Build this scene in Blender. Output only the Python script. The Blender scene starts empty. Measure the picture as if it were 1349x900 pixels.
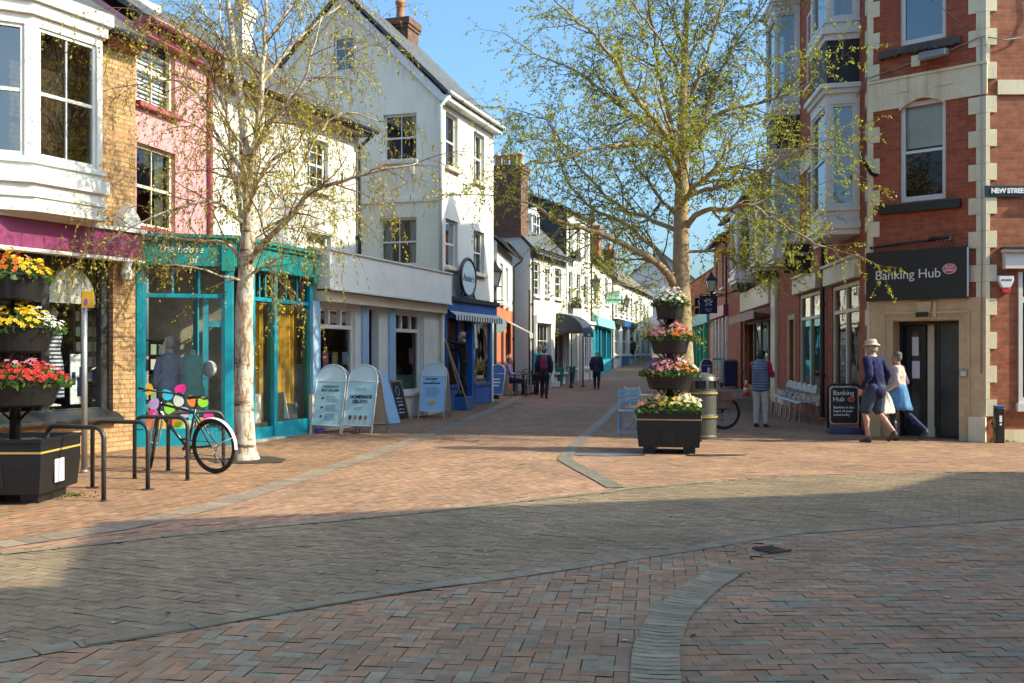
import bpy, bmesh, math, random
import numpy as np
from mathutils import Vector, Matrix, noise as mnoise
random.seed(7)
R = math.radians
scene = bpy.context.scene
COL = scene.collection
F, HOR, CX, EYE = 1312.0, 467.0, 674.5, 1.524     # lens in photo pixels, horizon row, centre column, eye height
def gy(py):            # distance at which the level ground is seen in photo row py
 return EYE * F / (py - HOR)
def wx(px, Y):
 return (px - CX) / F * Y
def wz(py, Y):
 return EYE + (HOR - py) / F * Y
def gp(px, py):
 Y = gy(py)
 return (wx(px, Y), Y)
def sstep(a, b, t):
 t = max(0.0, min(1.0, (t - a) / (b - a)))
 return t * t * (3 - 2 * t)
def ground_z(x, y):
 z = 0.0
 if y > 38:
  z += 0.030 * (y - 38) * sstep(36, 46, y)
 if y > 110:
  z = ground_z(0, 110)
 z += 0.22 * sstep(5.0, 7.5, x) * sstep(19, 36, y) * (1 - sstep(45, 60, y))
 z += 0.10 * sstep(-0.5, -2.5, x - 0.2 * (y - 25)) * sstep(20, 30, y) * (1 - sstep(45, 60, y))
 return z
# ------------------------------------------------------------------ materials
MATS = {}
def nodes_of(name):
 m = bpy.data.materials.new(name)
 m.use_nodes = True
 nt = m.node_tree
 nt.nodes.clear()
 out = nt.nodes.new('ShaderNodeOutputMaterial')
 b = nt.nodes.new('ShaderNodeBsdfPrincipled')
 nt.links.new(b.outputs[0], out.inputs[0])
 MATS[name] = m
 return m, nt, b, out
def N(nt, typ, **kw):
 n = nt.nodes.new(typ)
 for k, v in kw.items():
  if k.startswith('i_'):
   n.inputs[k[2:].replace('_', ' ')].default_value = v
  else:
   setattr(n, k, v)
 return n
def c4(c):
 return (c[0], c[1], c[2], 1.0)
def mixc(nt, fac, a, b, blend='MIX'):
 n = nt.nodes.new('ShaderNodeMix')
 n.data_type = 'RGBA'
 n.blend_type = blend
 for s, v in ((0, fac), (6, a), (7, b)):
  if hasattr(v, 'links') or isinstance(v, bpy.types.NodeSocket):
   nt.links.new(v, n.inputs[s])
  else:
   n.inputs[s].default_value = v if s == 0 else c4(v)
 return n.outputs[2]
def noise_ramp(nt, vec, scale, lo=.35, hi=.65, detail=5, rough=.6):
 n = N(nt, 'ShaderNodeTexNoise', i_Scale=scale, i_Detail=detail, i_Roughness=rough)
 nt.links.new(vec, n.inputs['Vector'])
 r = N(nt, 'ShaderNodeMapRange')
 r.inputs[1].default_value = lo
 r.inputs[2].default_value = hi
 nt.links.new(n.outputs[0], r.inputs[0])
 return r.outputs[0]
def paint(name, col, var=.12, rough=.55, scale=2.2, bump=.15, bscale=60, stain=None, stain_amt=.35, metallic=0.0, coat=0.0, streak=False):
 m, nt, b, out = nodes_of(name)
 tc = N(nt, 'ShaderNodeTexCoord')
 obj = tc.outputs['Object']
 dark = tuple(max(0, c * (1 - var * 2)) for c in col)
 lite = tuple(min(1, c * (1 + var * .5)) for c in col)
 f1 = noise_ramp(nt, obj, scale)
 c = mixc(nt, f1, dark, lite)
 f2 = noise_ramp(nt, obj, scale * 9, .3, .75)
 c = mixc(nt, .5, c, mixc(nt, f2, dark, col))
 if stain is not None:
  mp = N(nt, 'ShaderNodeMapping')
  mp.inputs['Scale'].default_value = (3.0, 3.0, .35) if streak else (1, 1, 1)
  nt.links.new(obj, mp.inputs[0])
  f3 = noise_ramp(nt, mp.outputs[0], scale * .9 + .6, .52, .8, 8)
  mm = N(nt, 'ShaderNodeMath', operation='MULTIPLY')
  nt.links.new(f3, mm.inputs[0])
  mm.inputs[1].default_value = stain_amt
  c = mixc(nt, mm.outputs[0], c, stain)
 nt.links.new(c, b.inputs['Base Color'])
 b.inputs['Roughness'].default_value = rough
 b.inputs['Metallic'].default_value = metallic
 b.inputs['Coat Weight'].default_value = coat
 if bump:
  nb = N(nt, 'ShaderNodeTexNoise', i_Scale=bscale, i_Detail=4)
  nt.links.new(obj, nb.inputs['Vector'])
  bp = N(nt, 'ShaderNodeBump', i_Strength=bump, i_Distance=.01)
  nt.links.new(nb.outputs[0], bp.inputs['Height'])
  nt.links.new(bp.outputs[0], b.inputs['Normal'])
 return m
def brickmat(name, c1, c2, mortar, w=.225, h=.075, mort=.011, rough=.85, bump=.5, var=.35, blotch=None, flip=False, offset=.5, ground=False, rot=0):
 m, nt, b, out = nodes_of(name)
 tc = N(nt, 'ShaderNodeTexCoord')
 obj = tc.outputs['Object']
 sx = N(nt, 'ShaderNodeSeparateXYZ')
 nt.links.new(obj, sx.inputs[0])
 cm = N(nt, 'ShaderNodeCombineXYZ')
 if ground:
  mp = N(nt, 'ShaderNodeMapping')
  mp.inputs['Rotation'].default_value = (0, 0, rot)
  nt.links.new(obj, mp.inputs[0])
  vec = mp.outputs[0]
 else:
  ad = N(nt, 'ShaderNodeMath', operation='ADD')
  nt.links.new(sx.outputs[0], ad.inputs[0])
  nt.links.new(sx.outputs[1], ad.inputs[1])
  nt.links.new(ad.outputs[0], cm.inputs[0])
  nt.links.new(sx.outputs[2], cm.inputs[1])
  vec = cm.outputs[0]
 br = N(nt, 'ShaderNodeTexBrick', i_Scale=1.0, i_Mortar_Size=mort, i_Mortar_Smooth=.1, i_Bias=0.0, i_Brick_Width=w, i_Row_Height=h)
 br.offset = offset
 br.inputs['Color1'].default_value = c4(c1)
 br.inputs['Color2'].default_value = c4(c2)
 br.inputs['Mortar'].default_value = c4(mortar)
 nt.links.new(vec, br.inputs['Vector'])
 f = noise_ramp(nt, obj, 7.0, .3, .7)
 dk = tuple(x * (1 - var) for x in (1, 1, 1))
 c = mixc(nt, 1.0, br.outputs[0], mixc(nt, f, dk, (1.15, 1.12, 1.1)), 'MULTIPLY')
 if blotch is not None:
  f2 = noise_ramp(nt, obj, 1.1, .52, .7, 7)
  mm = N(nt, 'ShaderNodeMath', operation='MULTIPLY')
  nt.links.new(f2, mm.inputs[0])
  mm.inputs[1].default_value = .55
  c = mixc(nt, mm.outputs[0], c, blotch)
 nt.links.new(c, b.inputs['Base Color'])
 b.inputs['Roughness'].default_value = rough
 nb = N(nt, 'ShaderNodeTexNoise', i_Scale=90, i_Detail=3)
 nt.links.new(obj, nb.inputs['Vector'])
 s = N(nt, 'ShaderNodeMath', operation='MULTIPLY_ADD')
 nt.links.new(br.outputs['Fac'], s.inputs[0])
 s.inputs[1].default_value = -1.0
 nt.links.new(nb.outputs[0], s.inputs[2])
 bp = N(nt, 'ShaderNodeBump', i_Strength=bump, i_Distance=.008)
 nt.links.new(s.outputs[0], bp.inputs['Height'])
 nt.links.new(bp.outputs[0], b.inputs['Normal'])
 return m
def attrmat(name, rough=.7, trans=0.0, bump=0.0, spec=.5, noise=0.0, nscale=6.0):
 """colour comes from the mesh's own colour attribute"""
 m, nt, b, out = nodes_of(name)
 a = N(nt, 'ShaderNodeAttribute', attribute_name='col')
 c = a.outputs['Color']
 tc = N(nt, 'ShaderNodeTexCoord')
 if noise:
  f = noise_ramp(nt, tc.outputs['Object'], nscale, .25, .75, 8, .7)
  c = mixc(nt, 1.0, c, mixc(nt, f, (1 - noise,) * 3, (1 + noise,) * 3), 'MULTIPLY')
 nt.links.new(c, b.inputs['Base Color'])
 b.inputs['Roughness'].default_value = rough
 b.inputs['Specular IOR Level'].default_value = spec
 if trans:
  t = N(nt, 'ShaderNodeBsdfTranslucent')
  nt.links.new(c, t.inputs[0])
  mx = N(nt, 'ShaderNodeMixShader')
  mx.inputs[0].default_value = trans
  nt.links.new(b.outputs[0], mx.inputs[1])
  nt.links.new(t.outputs[0], mx.inputs[2])
  nt.links.new(mx.outputs[0], out.inputs[0])
 if bump:
  nb = N(nt, 'ShaderNodeTexNoise', i_Scale=120, i_Detail=4)
  nt.links.new(tc.outputs['Object'], nb.inputs['Vector'])
  bp = N(nt, 'ShaderNodeBump', i_Strength=bump, i_Distance=.004)
  nt.links.new(nb.outputs[0], bp.inputs['Height'])
  nt.links.new(bp.outputs[0], b.inputs['Normal'])
 return m
def glassmat(name, tint=(.8, .86, .84), ior=1.5, boost=.04, wav=.015):
 m, nt, b, out = nodes_of(name)
 nt.nodes.remove(b)
 fr = N(nt, 'ShaderNodeFresnel', i_IOR=ior)
 ad = N(nt, 'ShaderNodeMath', operation='ADD', use_clamp=True)
 ad.inputs[1].default_value = boost
 nt.links.new(fr.outputs[0], ad.inputs[0])
 tr = N(nt, 'ShaderNodeBsdfTransparent')
 tr.inputs[0].default_value = c4(tint)
 gl = N(nt, 'ShaderNodeBsdfGlossy')
 gl.inputs['Roughness'].default_value = .01
 tc = N(nt, 'ShaderNodeTexCoord')
 nb = N(nt, 'ShaderNodeTexNoise', i_Scale=1.6, i_Detail=1)
 nt.links.new(tc.outputs['Object'], nb.inputs['Vector'])
 bp = N(nt, 'ShaderNodeBump', i_Strength=.25, i_Distance=wav)
 nt.links.new(nb.outputs[0], bp.inputs['Height'])
 nt.links.new(bp.outputs[0], gl.inputs['Normal'])
 mx = N(nt, 'ShaderNodeMixShader')
 nt.links.new(ad.outputs[0], mx.inputs[0])
 nt.links.new(tr.outputs[0], mx.inputs[1])
 nt.links.new(gl.outputs[0], mx.inputs[2])
 nt.links.new(mx.outputs[0], out.inputs[0])
 return m
def stripemat(name, ca, cb, period, axis=0, rough=.8):
 m, nt, b, out = nodes_of(name)
 tc = N(nt, 'ShaderNodeTexCoord')
 sx = N(nt, 'ShaderNodeSeparateXYZ')
 nt.links.new(tc.outputs['Object'], sx.inputs[0])
 d = N(nt, 'ShaderNodeMath', operation='DIVIDE')
 nt.links.new(sx.outputs[axis], d.inputs[0])
 d.inputs[1].default_value = period
 f = N(nt, 'ShaderNodeMath', operation='FRACT')
 nt.links.new(d.outputs[0], f.inputs[0])
 g = N(nt, 'ShaderNodeMath', operation='GREATER_THAN')
 nt.links.new(f.outputs[0], g.inputs[0])
 g.inputs[1].default_value = .5
 nt.links.new(mixc(nt, g.outputs[0], ca, cb), b.inputs['Base Color'])
 b.inputs['Roughness'].default_value = rough
 return m
def P_(name, col, **k):
 return paint(name, col, **k)
M = MATS
P_('white_render', (.67, .655, .61), var=.06, rough=.8, stain=(.38, .35, .28), stain_amt=.5, bump=.35, streak=True)
P_('pinkish_render', (.67, .635, .59), var=.04, rough=.8, stain=(.5, .45, .4), stain_amt=.3, bump=.3, streak=True)
P_('cream_render', (.86, .80, .66), var=.06, rough=.8, stain=(.44, .38, .27), stain_amt=.5, bump=.35, streak=True)
P_('rough_white', (.63, .62, .585), var=.06, rough=.9, stain=(.45, .42, .36), stain_amt=.35, bump=.9, bscale=24, streak=True)
P_('pink_render', (.58, .28, .315), var=.07, rough=.8, stain=(.36, .17, .2), stain_amt=.5, bump=.3, streak=True)
P_('pink_trim', (.36, .075, .10), var=.1, rough=.5)
P_('orange_render', (.55, .15, .07), var=.07, rough=.8, stain=(.45, .2, .12), bump=.3)
P_('white_wood', (.72, .71, .67), var=.05, rough=.45, stain=(.45, .43, .38), stain_amt=.3, bump=.08)
P_('cream_wood', (.70, .62, .46), var=.06, rough=.5, stain=(.36, .32, .24), stain_amt=.35)
P_('cream_stone', (.82, .73, .51), var=.08, rough=.8, stain=(.36, .27, .18), stain_amt=.5, bump=.4, streak=True)
P_('ham_stone', (.68, .49, .28), var=.14, rough=.85, stain=(.34, .23, .14), stain_amt=.5, bump=.5, bscale=35)
P_('teal_paint', (.006, .31, .42), var=.14, rough=.38, stain=(.01, .14, .2), stain_amt=.4, bump=.05)
P_('teal_green', (.008, .28, .27), var=.12, rough=.4, stain=(.01, .15, .14), stain_amt=.4, bump=.05)
P_('purple_paint', (.24, .028, .12), var=.1, rough=.45, bump=.05)
P_('pale_blue', (.30, .48, .68), var=.08, rough=.5, bump=.05)
P_('grey_fascia', (.88, .86, .80), var=.05, rough=.5, stain=(.45, .45, .44), stain_amt=.3, bump=.05)
P_('royal_blue', (.018, .13, .42), var=.1, rough=.35, bump=.04, coat=.2)
P_('navy_paint', (.010, .022, .10), var=.15, rough=.4, bump=.05)
P_('turquoise', (.035, .36, .48), var=.08, rough=.45, bump=.04)
P_('pale_turquoise', (.22, .52, .53), var=.08, rough=.5, bump=.04)
P_('emerald', (.02, .34, .24), var=.1, rough=.45, bump=.04)
P_('black_paint', (.014, .014, .015), var=.2, rough=.42, bump=.06)
P_('sign_black', (.018, .018, .016), var=.1, rough=.55, bump=0)
P_('planter_black', (.007, .008, .010), var=.3, rough=.5, stain=(.04, .04, .042), stain_amt=.15, bump=.12, streak=True)
P_('gold_line', (.55, .36, .10), var=.1, rough=.4, bump=0)
P_('rack_grey', (.045, .048, .048), var=.25, rough=.45, stain=(.12, .09, .06), stain_amt=.25, bump=.1)
P_('galv', (.32, .33, .34), var=.15, rough=.45, metallic=.6, stain=(.2, .19, .17), bump=.1)
P_('bin_grey', (.14, .14, .13), var=.15, rough=.4, metallic=.3, stain=(.12, .11, .09), stain_amt=.4, bump=.12)
P_('steel', (.55, .55, .55), var=.1, rough=.3, metallic=.9, bump=0)
P_('alu_white', (.72, .73, .74), var=.05, rough=.35, bump=0)
P_('board_blue', (.42, .66, .74), var=.05, rough=.4, bump=0)
P_('board_sky', (.34, .57, .85), var=.04, rough=.4, bump=0)
P_('board_header', (.60, .74, .78), var=.05, rough=.4, bump=0)
P_('ink', (.02, .05, .07), var=.05, rough=.6, bump=0)
P_('faded_ink', (.20, .36, .43), var=.05, rough=.6, bump=0)
P_('white_ink', (.82, .82, .80), var=.02, rough=.6, bump=0)
P_('red_ink', (.62, .03, .05), var=.05, rough=.5, bump=0)
P_('pink_paper', (.75, .25, .42), var=.05, rough=.7, bump=0)
P_('white_paper', (.8, .8, .78), var=.03, rough=.7, bump=0)
P_('yellow_sign', (.80, .42, .02), var=.06, rough=.45, bump=0)
P_('wood', (.30, .17, .08), var=.2, rough=.55, stain=(.12, .07, .04), bump=.2)
P_('pale_wood', (.46, .36, .24), var=.15, rough=.6, stain=(.25, .18, .11), bump=.2)
P_('door_brown', (.34, .20, .09), var=.14, rough=.5)
P_('chalk_black', (.02, .02, .022), var=.4, rough=.8, stain=(.12, .12, .12), stain_amt=.3)
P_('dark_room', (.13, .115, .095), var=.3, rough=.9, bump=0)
P_('mid_room', (.46, .41, .33), var=.3, rough=.9, bump=0)
P_('lead_black', (.020, .021, .024), var=.3, rough=.6, stain=(.1, .1, .1), stain_amt=.3, bump=.3, bscale=12)
P_('iron', (.018, .018, .02), var=.2, rough=.5, bump=.1)
P_('gutter_black', (.02, .02, .022), var=.2, rough=.45, bump=0)
P_('terracotta', (.42, .17, .09), var=.15, rough=.8, stain=(.2, .1, .06), bump=.2)
P_('tan_pot', (.50, .30, .16), var=.15, rough=.8, stain=(.25, .15, .08), bump=.2)
P_('yellow_curtain', (.78, .48, .07), var=.12, rough=.8, bump=.1, bscale=20)
P_('mannequin', (.84, .78, .68), var=.05, rough=.35, bump=0)
P_('blue_cloth', (.48, .62, .86), var=.25, rough=.85, scale=9, bump=.2)
P_('mint_cloth', (.30, .82, .74), var=.15, rough=.8, scale=6, bump=.15)
P_('navy_wool', (.012, .016, .085), var=.2, rough=.95, scale=8, bump=.6, bscale=160)
P_('slate_shorts', (.055, .075, .13), var=.2, rough=.9, scale=8, bump=.3)
P_('pale_pink_knit', (.72, .56, .52), var=.08, rough=.95, scale=8, bump=.5, bscale=140)
P_('blue_skirt', (.10, .27, .55), var=.2, rough=.85, scale=7, bump=.2)
P_('tights', (.025, .03, .11), var=.2, rough=.8, bump=0)
P_('skin', (.52, .28, .20), var=.10, rough=.5, scale=9, bump=.1)
P_('grey_hair', (.20, .18, .16), var=.4, rough=.6, scale=30, bump=.6, bscale=90)
P_('dark_hair', (.025, .017, .012), var=.4, rough=.5, scale=30, bump=.6, bscale=90)
P_('pale_hair', (.45, .38, .30), var=.3, rough=.6, scale=30, bump=.6, bscale=90)
P_('straw', (.62, .52, .36), var=.12, rough=.9, scale=20, bump=.6, bscale=90)
P_('bag_white', (.74, .70, .62), var=.05, rough=.7, scale=6, bump=.3, bscale=20)
P_('sandal', (.09, .05, .03), var=.2, rough=.7)
P_('vest_blue', (.11, .16, .26), var=.15, rough=.45, scale=8, bump=.2)
P_('crimson', (.46, .01, .07), var=.1, rough=.85, bump=.3)
P_('stone_trousers', (.60, .56, .50), var=.08, rough=.9, scale=8, bump=.3)
P_('shoe_dark', (.035, .035, .05), var=.2, rough=.6)
P_('black_cloth', (.012, .012, .014), var=.2, rough=.9, bump=.3)
P_('dark_navy_cloth', (.018, .024, .06), var=.2, rough=.85, bump=.3)
P_('jeans', (.06, .12, .26), var=.2, rough=.9, bump=.3)
P_('white_cloth', (.74, .72, .68), var=.06, rough=.85, bump=.2)
P_('teal_cloth', (.01, .36, .44), var=.1, rough=.85, bump=.2)
P_('lilac_cloth', (.34, .24, .46), var=.1, rough=.85, bump=.2)
P_('plum_cloth', (.16, .02, .09), var=.1, rough=.8, bump=.2)
P_('eye_dark', (.02, .015, .012), var=0, rough=.2, bump=0)
P_('lips', (.42, .14, .12), var=0, rough=.5, bump=0)
P_('rubber', (.016, .016, .017), var=.2, rough=.75, bump=.2)
P_('bike_black', (.010, .010, .012), var=.1, rough=.25, bump=0, coat=.5)
P_('bike_white', (.72, .72, .72), var=.05, rough=.3, bump=0)
P_('saddle_brown', (.20, .09, .045), var=.15, rough=.5, bump=.2)
P_('pannier_brown', (.24, .13, .085), var=.15, rough=.6, bump=.2)
P_('chair_blue', (.16, .42, .68), var=.08, rough=.4, bump=.05)
P_('chair_cream', (.66, .63, .52), var=.06, rough=.5, bump=.05)
P_('poly_grey', (.60, .58, .54), var=.05, rough=.4, bump=0)
P_('wheelie_blue', (.016, .035, .12), var=.12, rough=.4, bump=.05)
P_('cone_orange', (.75, .10, .02), var=.08, rough=.5, bump=0)
P_('awning_beige', (.46, .33, .26), var=.1, rough=.85, stain=(.25, .16, .12), bump=.1)
P_('awning_navy', (.025, .034, .055), var=.15, rough=.6, bump=.1)
P_('bin_green', (.03, .19, .16), var=.12, rough=.5, bump=.05)
P_('concrete', (.42, .40, .36), var=.12, rough=.9, stain=(.22, .2, .17), bump=.4)
P_('concrete_white', (.70, .70, .68), var=.08, rough=.85, bump=.2)
P_('soil', (.055, .035, .022), var=.3, rough=1, scale=12, bump=1.0, bscale=40)
P_('stopcock', (.10, .07, .05), var=.3, rough=.6)
P_('alarm_white', (.78, .8, .82), var=.03, rough=.35, bump=0)
P_('street_sign_navy', (.015, .04, .06), var=.1, rough=.4, bump=0)
P_('sign_green_pale', (.46, .60, .45), var=.1, rough=.5, bump=0)
P_('sign_brown', (.11, .06, .05), var=.15, rough=.5, bump=0)
P_('channel_stone', (.23, .185, .13), var=.2, rough=.6, stain=(.10, .10, .10), stain_amt=.5, bump=.4, bscale=30)
P_('channel_wet', (.20, .175, .13), var=.3, rough=.30, stain=(.25, .26, .28), stain_amt=.5, bump=.3, bscale=30)
P_('kerb_stone', (.27, .25, .21), var=.2, rough=.85, stain=(.14, .13, .12), stain_amt=.5, bump=.5, bscale=30)
P_('wet_stain', (.075, .055, .05), var=.3, rough=.25, bump=.2)
P_('soffit_white', (.74, .72, .66), var=.06, rough=.7)
P_('white_blind', (.72, .70, .62), var=.06, rough=.8, bump=0)
P_('shutter_white', (.70, .72, .74), var=.05, rough=.6, bump=0)
P_('net_curtain', (.62, .62, .58), var=.10, rough=.9, scale=6, bump=.4, bscale=14)
P_('balloon_pearl', (.55, .55, .6), var=.1, rough=.2, bump=0)
P_('violet_bowl', (.20, .09, .5), var=.05, rough=.4, bump=0)
P_('lamp_glass', (.62, .62, .55), var=.08, rough=.15, bump=0)
P_('grey_far', (.50, .51, .50), var=.06, rough=.9, stain=(.36, .37, .37), bump=.1)
brickmat('buff_brick', (.54, .335, .175), (.40, .225, .105), (.27, .17, .09), mort=.009, var=.35, blotch=(.40, .22, .11))
brickmat('red_brick', (.47, .112, .055), (.35, .076, .038), (.30, .15, .09), var=.35, mort=.007, blotch=(.27, .058, .03))
brickmat('weathered_brick', (.46, .15, .07), (.34, .085, .04), (.26, .15, .10), w=.215, h=.067, mort=.007, var=.4, blotch=(.30, .13, .08))
brickmat('chimney_brick', (.17, .065, .04), (.12, .045, .028), (.16, .11, .08), var=.4, blotch=(.07, .06, .04))
brickmat('slate', (.11, .115, .12), (.075, .08, .09), (.03, .03, .03), w=.26, h=.17, mort=.008, rough=.6, var=.4, blotch=(.17, .15, .09))
brickmat('slate_dark', (.045, .055, .07), (.03, .038, .05), (.015, .015, .02), w=.26, h=.17, mort=.008, rough=.55, var=.35)
brickmat('roof_lichen', (.17, .15, .11), (.12, .11, .1), (.04, .04, .03), w=.26, h=.17, mort=.008, rough=.85, var=.4, blotch=(.34, .25, .06))
brickmat('clay_tile', (.32, .16, .09), (.24, .11, .06), (.08, .04, .03), w=.2, h=.14, mort=.008, rough=.85, var=.4, blotch=(.2, .15, .08))
glassmat('glass', (.95, .97, .96), boost=.0)
glassmat('dark_glass', (.42, .45, .44), boost=.03)
P_('frosted_dark', (.055, .06, .055), var=.4, rough=.3, bump=0)
glassmat('sky_glass', (.45, .5, .52), boost=.18)
attrmat('petal', rough=.6, trans=.25)
attrmat('leaf', rough=.55, trans=.42, spec=.3)
attrmat('bark', rough=.9, bump=.8, noise=.45, nscale=14)
attrmat('paver', rough=.82, bump=.5, noise=.28, nscale=9)
attrmat('coloured', rough=.5)
stripemat('stripe_awning', (.70, .70, .68), (.10, .11, .14), .11, 0)
stripemat('vest_quilt_shading', (.15, .21, .32), (.08, .115, .20), .06, 2, .5)  # darker bands paint in the shade between the gilet's quilted rolls
stripemat('stripe_cloth', (.02, .03, .09), (.55, .56, .6), .06, 2)
# ------------------------------------------------------------------ mesh building
class MB:
 def __init__(self):
  self.v, self.f, self.mi, self.fc = [], [], [], []
  self.m, self.c = 0, None
  self.smooth = False
  self.sm = []
 def add(self, vs, fs):
  o = len(self.v)
  self.v += [tuple(p) for p in vs]
  for f in fs:
   self.f.append([i + o for i in f])
   self.mi.append(self.m)
   self.fc.append(self.c)
   self.sm.append(self.smooth)
  return self
 def poly(self, pts):
  return self.add(pts, [list(range(len(pts)))])
 def box(self, x0, x1, y0, y1, z0, z1):
  x0, x1 = min(x0, x1), max(x0, x1)
  y0, y1 = min(y0, y1), max(y0, y1)
  z0, z1 = min(z0, z1), max(z0, z1)
  vs = [(x0, y0, z0), (x1, y0, z0), (x1, y1, z0), (x0, y1, z0), (x0, y0, z1), (x1, y0, z1), (x1, y1, z1), (x0, y1, z1)]
  return self.add(vs, [(3, 2, 1, 0), (4, 5, 6, 7), (0, 1, 5, 4), (1, 2, 6, 5), (2, 3, 7, 6), (3, 0, 4, 7)])
 def prism(self, pts, vec):
  """closed solid: planar polygon pts (3-D) swept along vec"""
  n = len(pts)
  vec = Vector(vec)
  vs = [Vector(p) for p in pts] + [Vector(p) + vec for p in pts]
  fs = [list(range(n))[::-1], list(range(n, 2 * n))]
  for i in range(n):
   j = (i + 1) % n
   fs.append((i, j, j + n, i + n))
  return self.add(vs, fs)
 def bar(self, p, q, w, h=None, up=(0, 0, 1)):
  """square bar between two points"""
  h = h or w
  p, q = Vector(p), Vector(q)
  d = (q - p).normalized()
  u = Vector(up)
  if abs(d.dot(u)) > .98:
   u = Vector((0, 1, 0))
  s = d.cross(u).normalized() * (w / 2)
  t = s.cross(d).normalized() * (h / 2)
  return self.prism([p - s - t, p + s - t, p + s + t, p - s + t], q - p)
 def tube(self, path, rad, n=8, cap=True, closed=False):
  path = [Vector(p) for p in path]
  k = len(path)
  if not hasattr(rad, '__len__'):
   rad = [rad] * k
  vs, fs = [], []
  prev = None
  for i, p in enumerate(path):
   if closed:
    d = path[(i + 1) % k] - path[i - 1]
   else:
    d = path[min(i + 1, k - 1)] - path[max(i - 1, 0)]
   if d.length < 1e-9:
    d = Vector((0, 0, 1))
   d.normalize()
   if prev is None:
    a = Vector((0, 0, 1)) if abs(d.z) < .9 else Vector((1, 0, 0))
    s = d.cross(a).normalized()
   else:
    s = prev - d * prev.dot(d)
    if s.length < 1e-6:
     s = d.orthogonal()
    s.normalize()
   prev = s
   t = d.cross(s)
   for j in range(n):
    a = 2 * math.pi * j / n
    vs.append(p + (s * math.cos(a) + t * math.sin(a)) * rad[i])
  for i in range(k if closed else k - 1):
   i2 = (i + 1) % k
   for j in range(n):
    j2 = (j + 1) % n
    fs.append((i * n + j, i * n + j2, i2 * n + j2, i2 * n + j))
  if cap and not closed:
   fs.append(tuple(range(n))[::-1])
   fs.append(tuple(range((k - 1) * n, k * n)))
  return self.add(vs, fs)
 def lathe(self, prof, c=(0, 0, 0), n=20, ax=(1, 1)):
  vs, fs = [], []
  for r, z in prof:
   for j in range(n):
    a = 2 * math.pi * j / n
    vs.append((c[0] + r * ax[0] * math.cos(a), c[1] + r * ax[1] * math.sin(a), c[2] + z))
  for i in range(len(prof) - 1):
   for j in range(n):
    j2 = (j + 1) % n
    fs.append((i * n + j, i * n + j2, (i + 1) * n + j2, (i + 1) * n + j))
  if prof[0][0] > 1e-6:
   fs.append(tuple(range(n))[::-1])
  if prof[-1][0] > 1e-6:
   fs.append(tuple(range((len(prof) - 1) * n, len(prof) * n)))
  return self.add(vs, fs)
 def ell(self, c, r, n=14, m=9, rot=None):
  if not hasattr(r, '__len__'):
   r = (r, r, r)
  vs, fs = [], []
  c = Vector(c)
  for i in range(m + 1):
   ph = math.pi * i / m
   for j in range(n):
    a = 2 * math.pi * j / n
    p = Vector((r[0] * math.sin(ph) * math.cos(a), r[1] * math.sin(ph) * math.sin(a), -r[2] * math.cos(ph)))
    if rot is not None:
     p = rot @ p
    vs.append(c + p)
  for i in range(m):
   for j in range(n):
    j2 = (j + 1) % n
    fs.append((i * n + j, i * n + j2, (i + 1) * n + j2, (i + 1) * n + j))
  return self.add(vs, fs)
 def capsule(self, p, q, r0, r1, n=12):
  p, q = Vector(p), Vector(q)
  d = (q - p)
  L = d.length
  d = d.normalized() if L > 1e-6 else Vector((0, 0, 1))
  path, rad = [], []
  for k in range(5):
   a = math.pi / 2 * (1 - k / 4)
   path.append(p - d * r0 * math.sin(a))
   rad.append(max(r0 * math.cos(a), r0 * .03))
  for k in range(5):
   a = math.pi / 2 * (k / 4)
   path.append(q + d * r1 * math.sin(a))
   rad.append(max(r1 * math.cos(a), r1 * .03))
  return self.tube(path, rad, n)
WM = {}      # world matrix of every object made here
def setmat(o, world, parent):
 WM[o.name] = world
 if parent is not None:
  o.parent = parent
  o.matrix_local = WM[parent.name].inverted() @ world
 else:
  o.matrix_world = world
def mesh_from(mb, name):
 me = bpy.data.meshes.new(name)
 v = np.array(mb.v, dtype=np.float32)
 lens = np.fromiter((len(f) for f in mb.f), dtype=np.int32, count=len(mb.f))
 loops = np.fromiter((i for f in mb.f for i in f), dtype=np.int32, count=int(lens.sum()))
 starts = np.zeros(len(lens), dtype=np.int32)
 starts[1:] = np.cumsum(lens)[:-1]
 me.vertices.add(len(v))
 me.vertices.foreach_set('co', v.ravel())
 me.loops.add(len(loops))
 me.loops.foreach_set('vertex_index', loops)
 me.polygons.add(len(lens))
 me.polygons.foreach_set('loop_start', starts)
 me.polygons.foreach_set('material_index', np.array(mb.mi, dtype=np.int32))
 me.polygons.foreach_set('use_smooth', np.array(mb.sm, dtype=bool))
 me.update(calc_edges=True)
 if any(c is not None for c in mb.fc):
  a = me.color_attributes.new('col', 'FLOAT_COLOR', 'CORNER')
  cols = np.array([(c if c is not None else (.5, .5, .5)) for c in mb.fc], dtype=np.float32)
  cols = np.concatenate([cols, np.ones((len(cols), 1), np.float32)], 1)
  a.data.foreach_set('color', np.repeat(cols, lens, axis=0).ravel())
 return me
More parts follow.
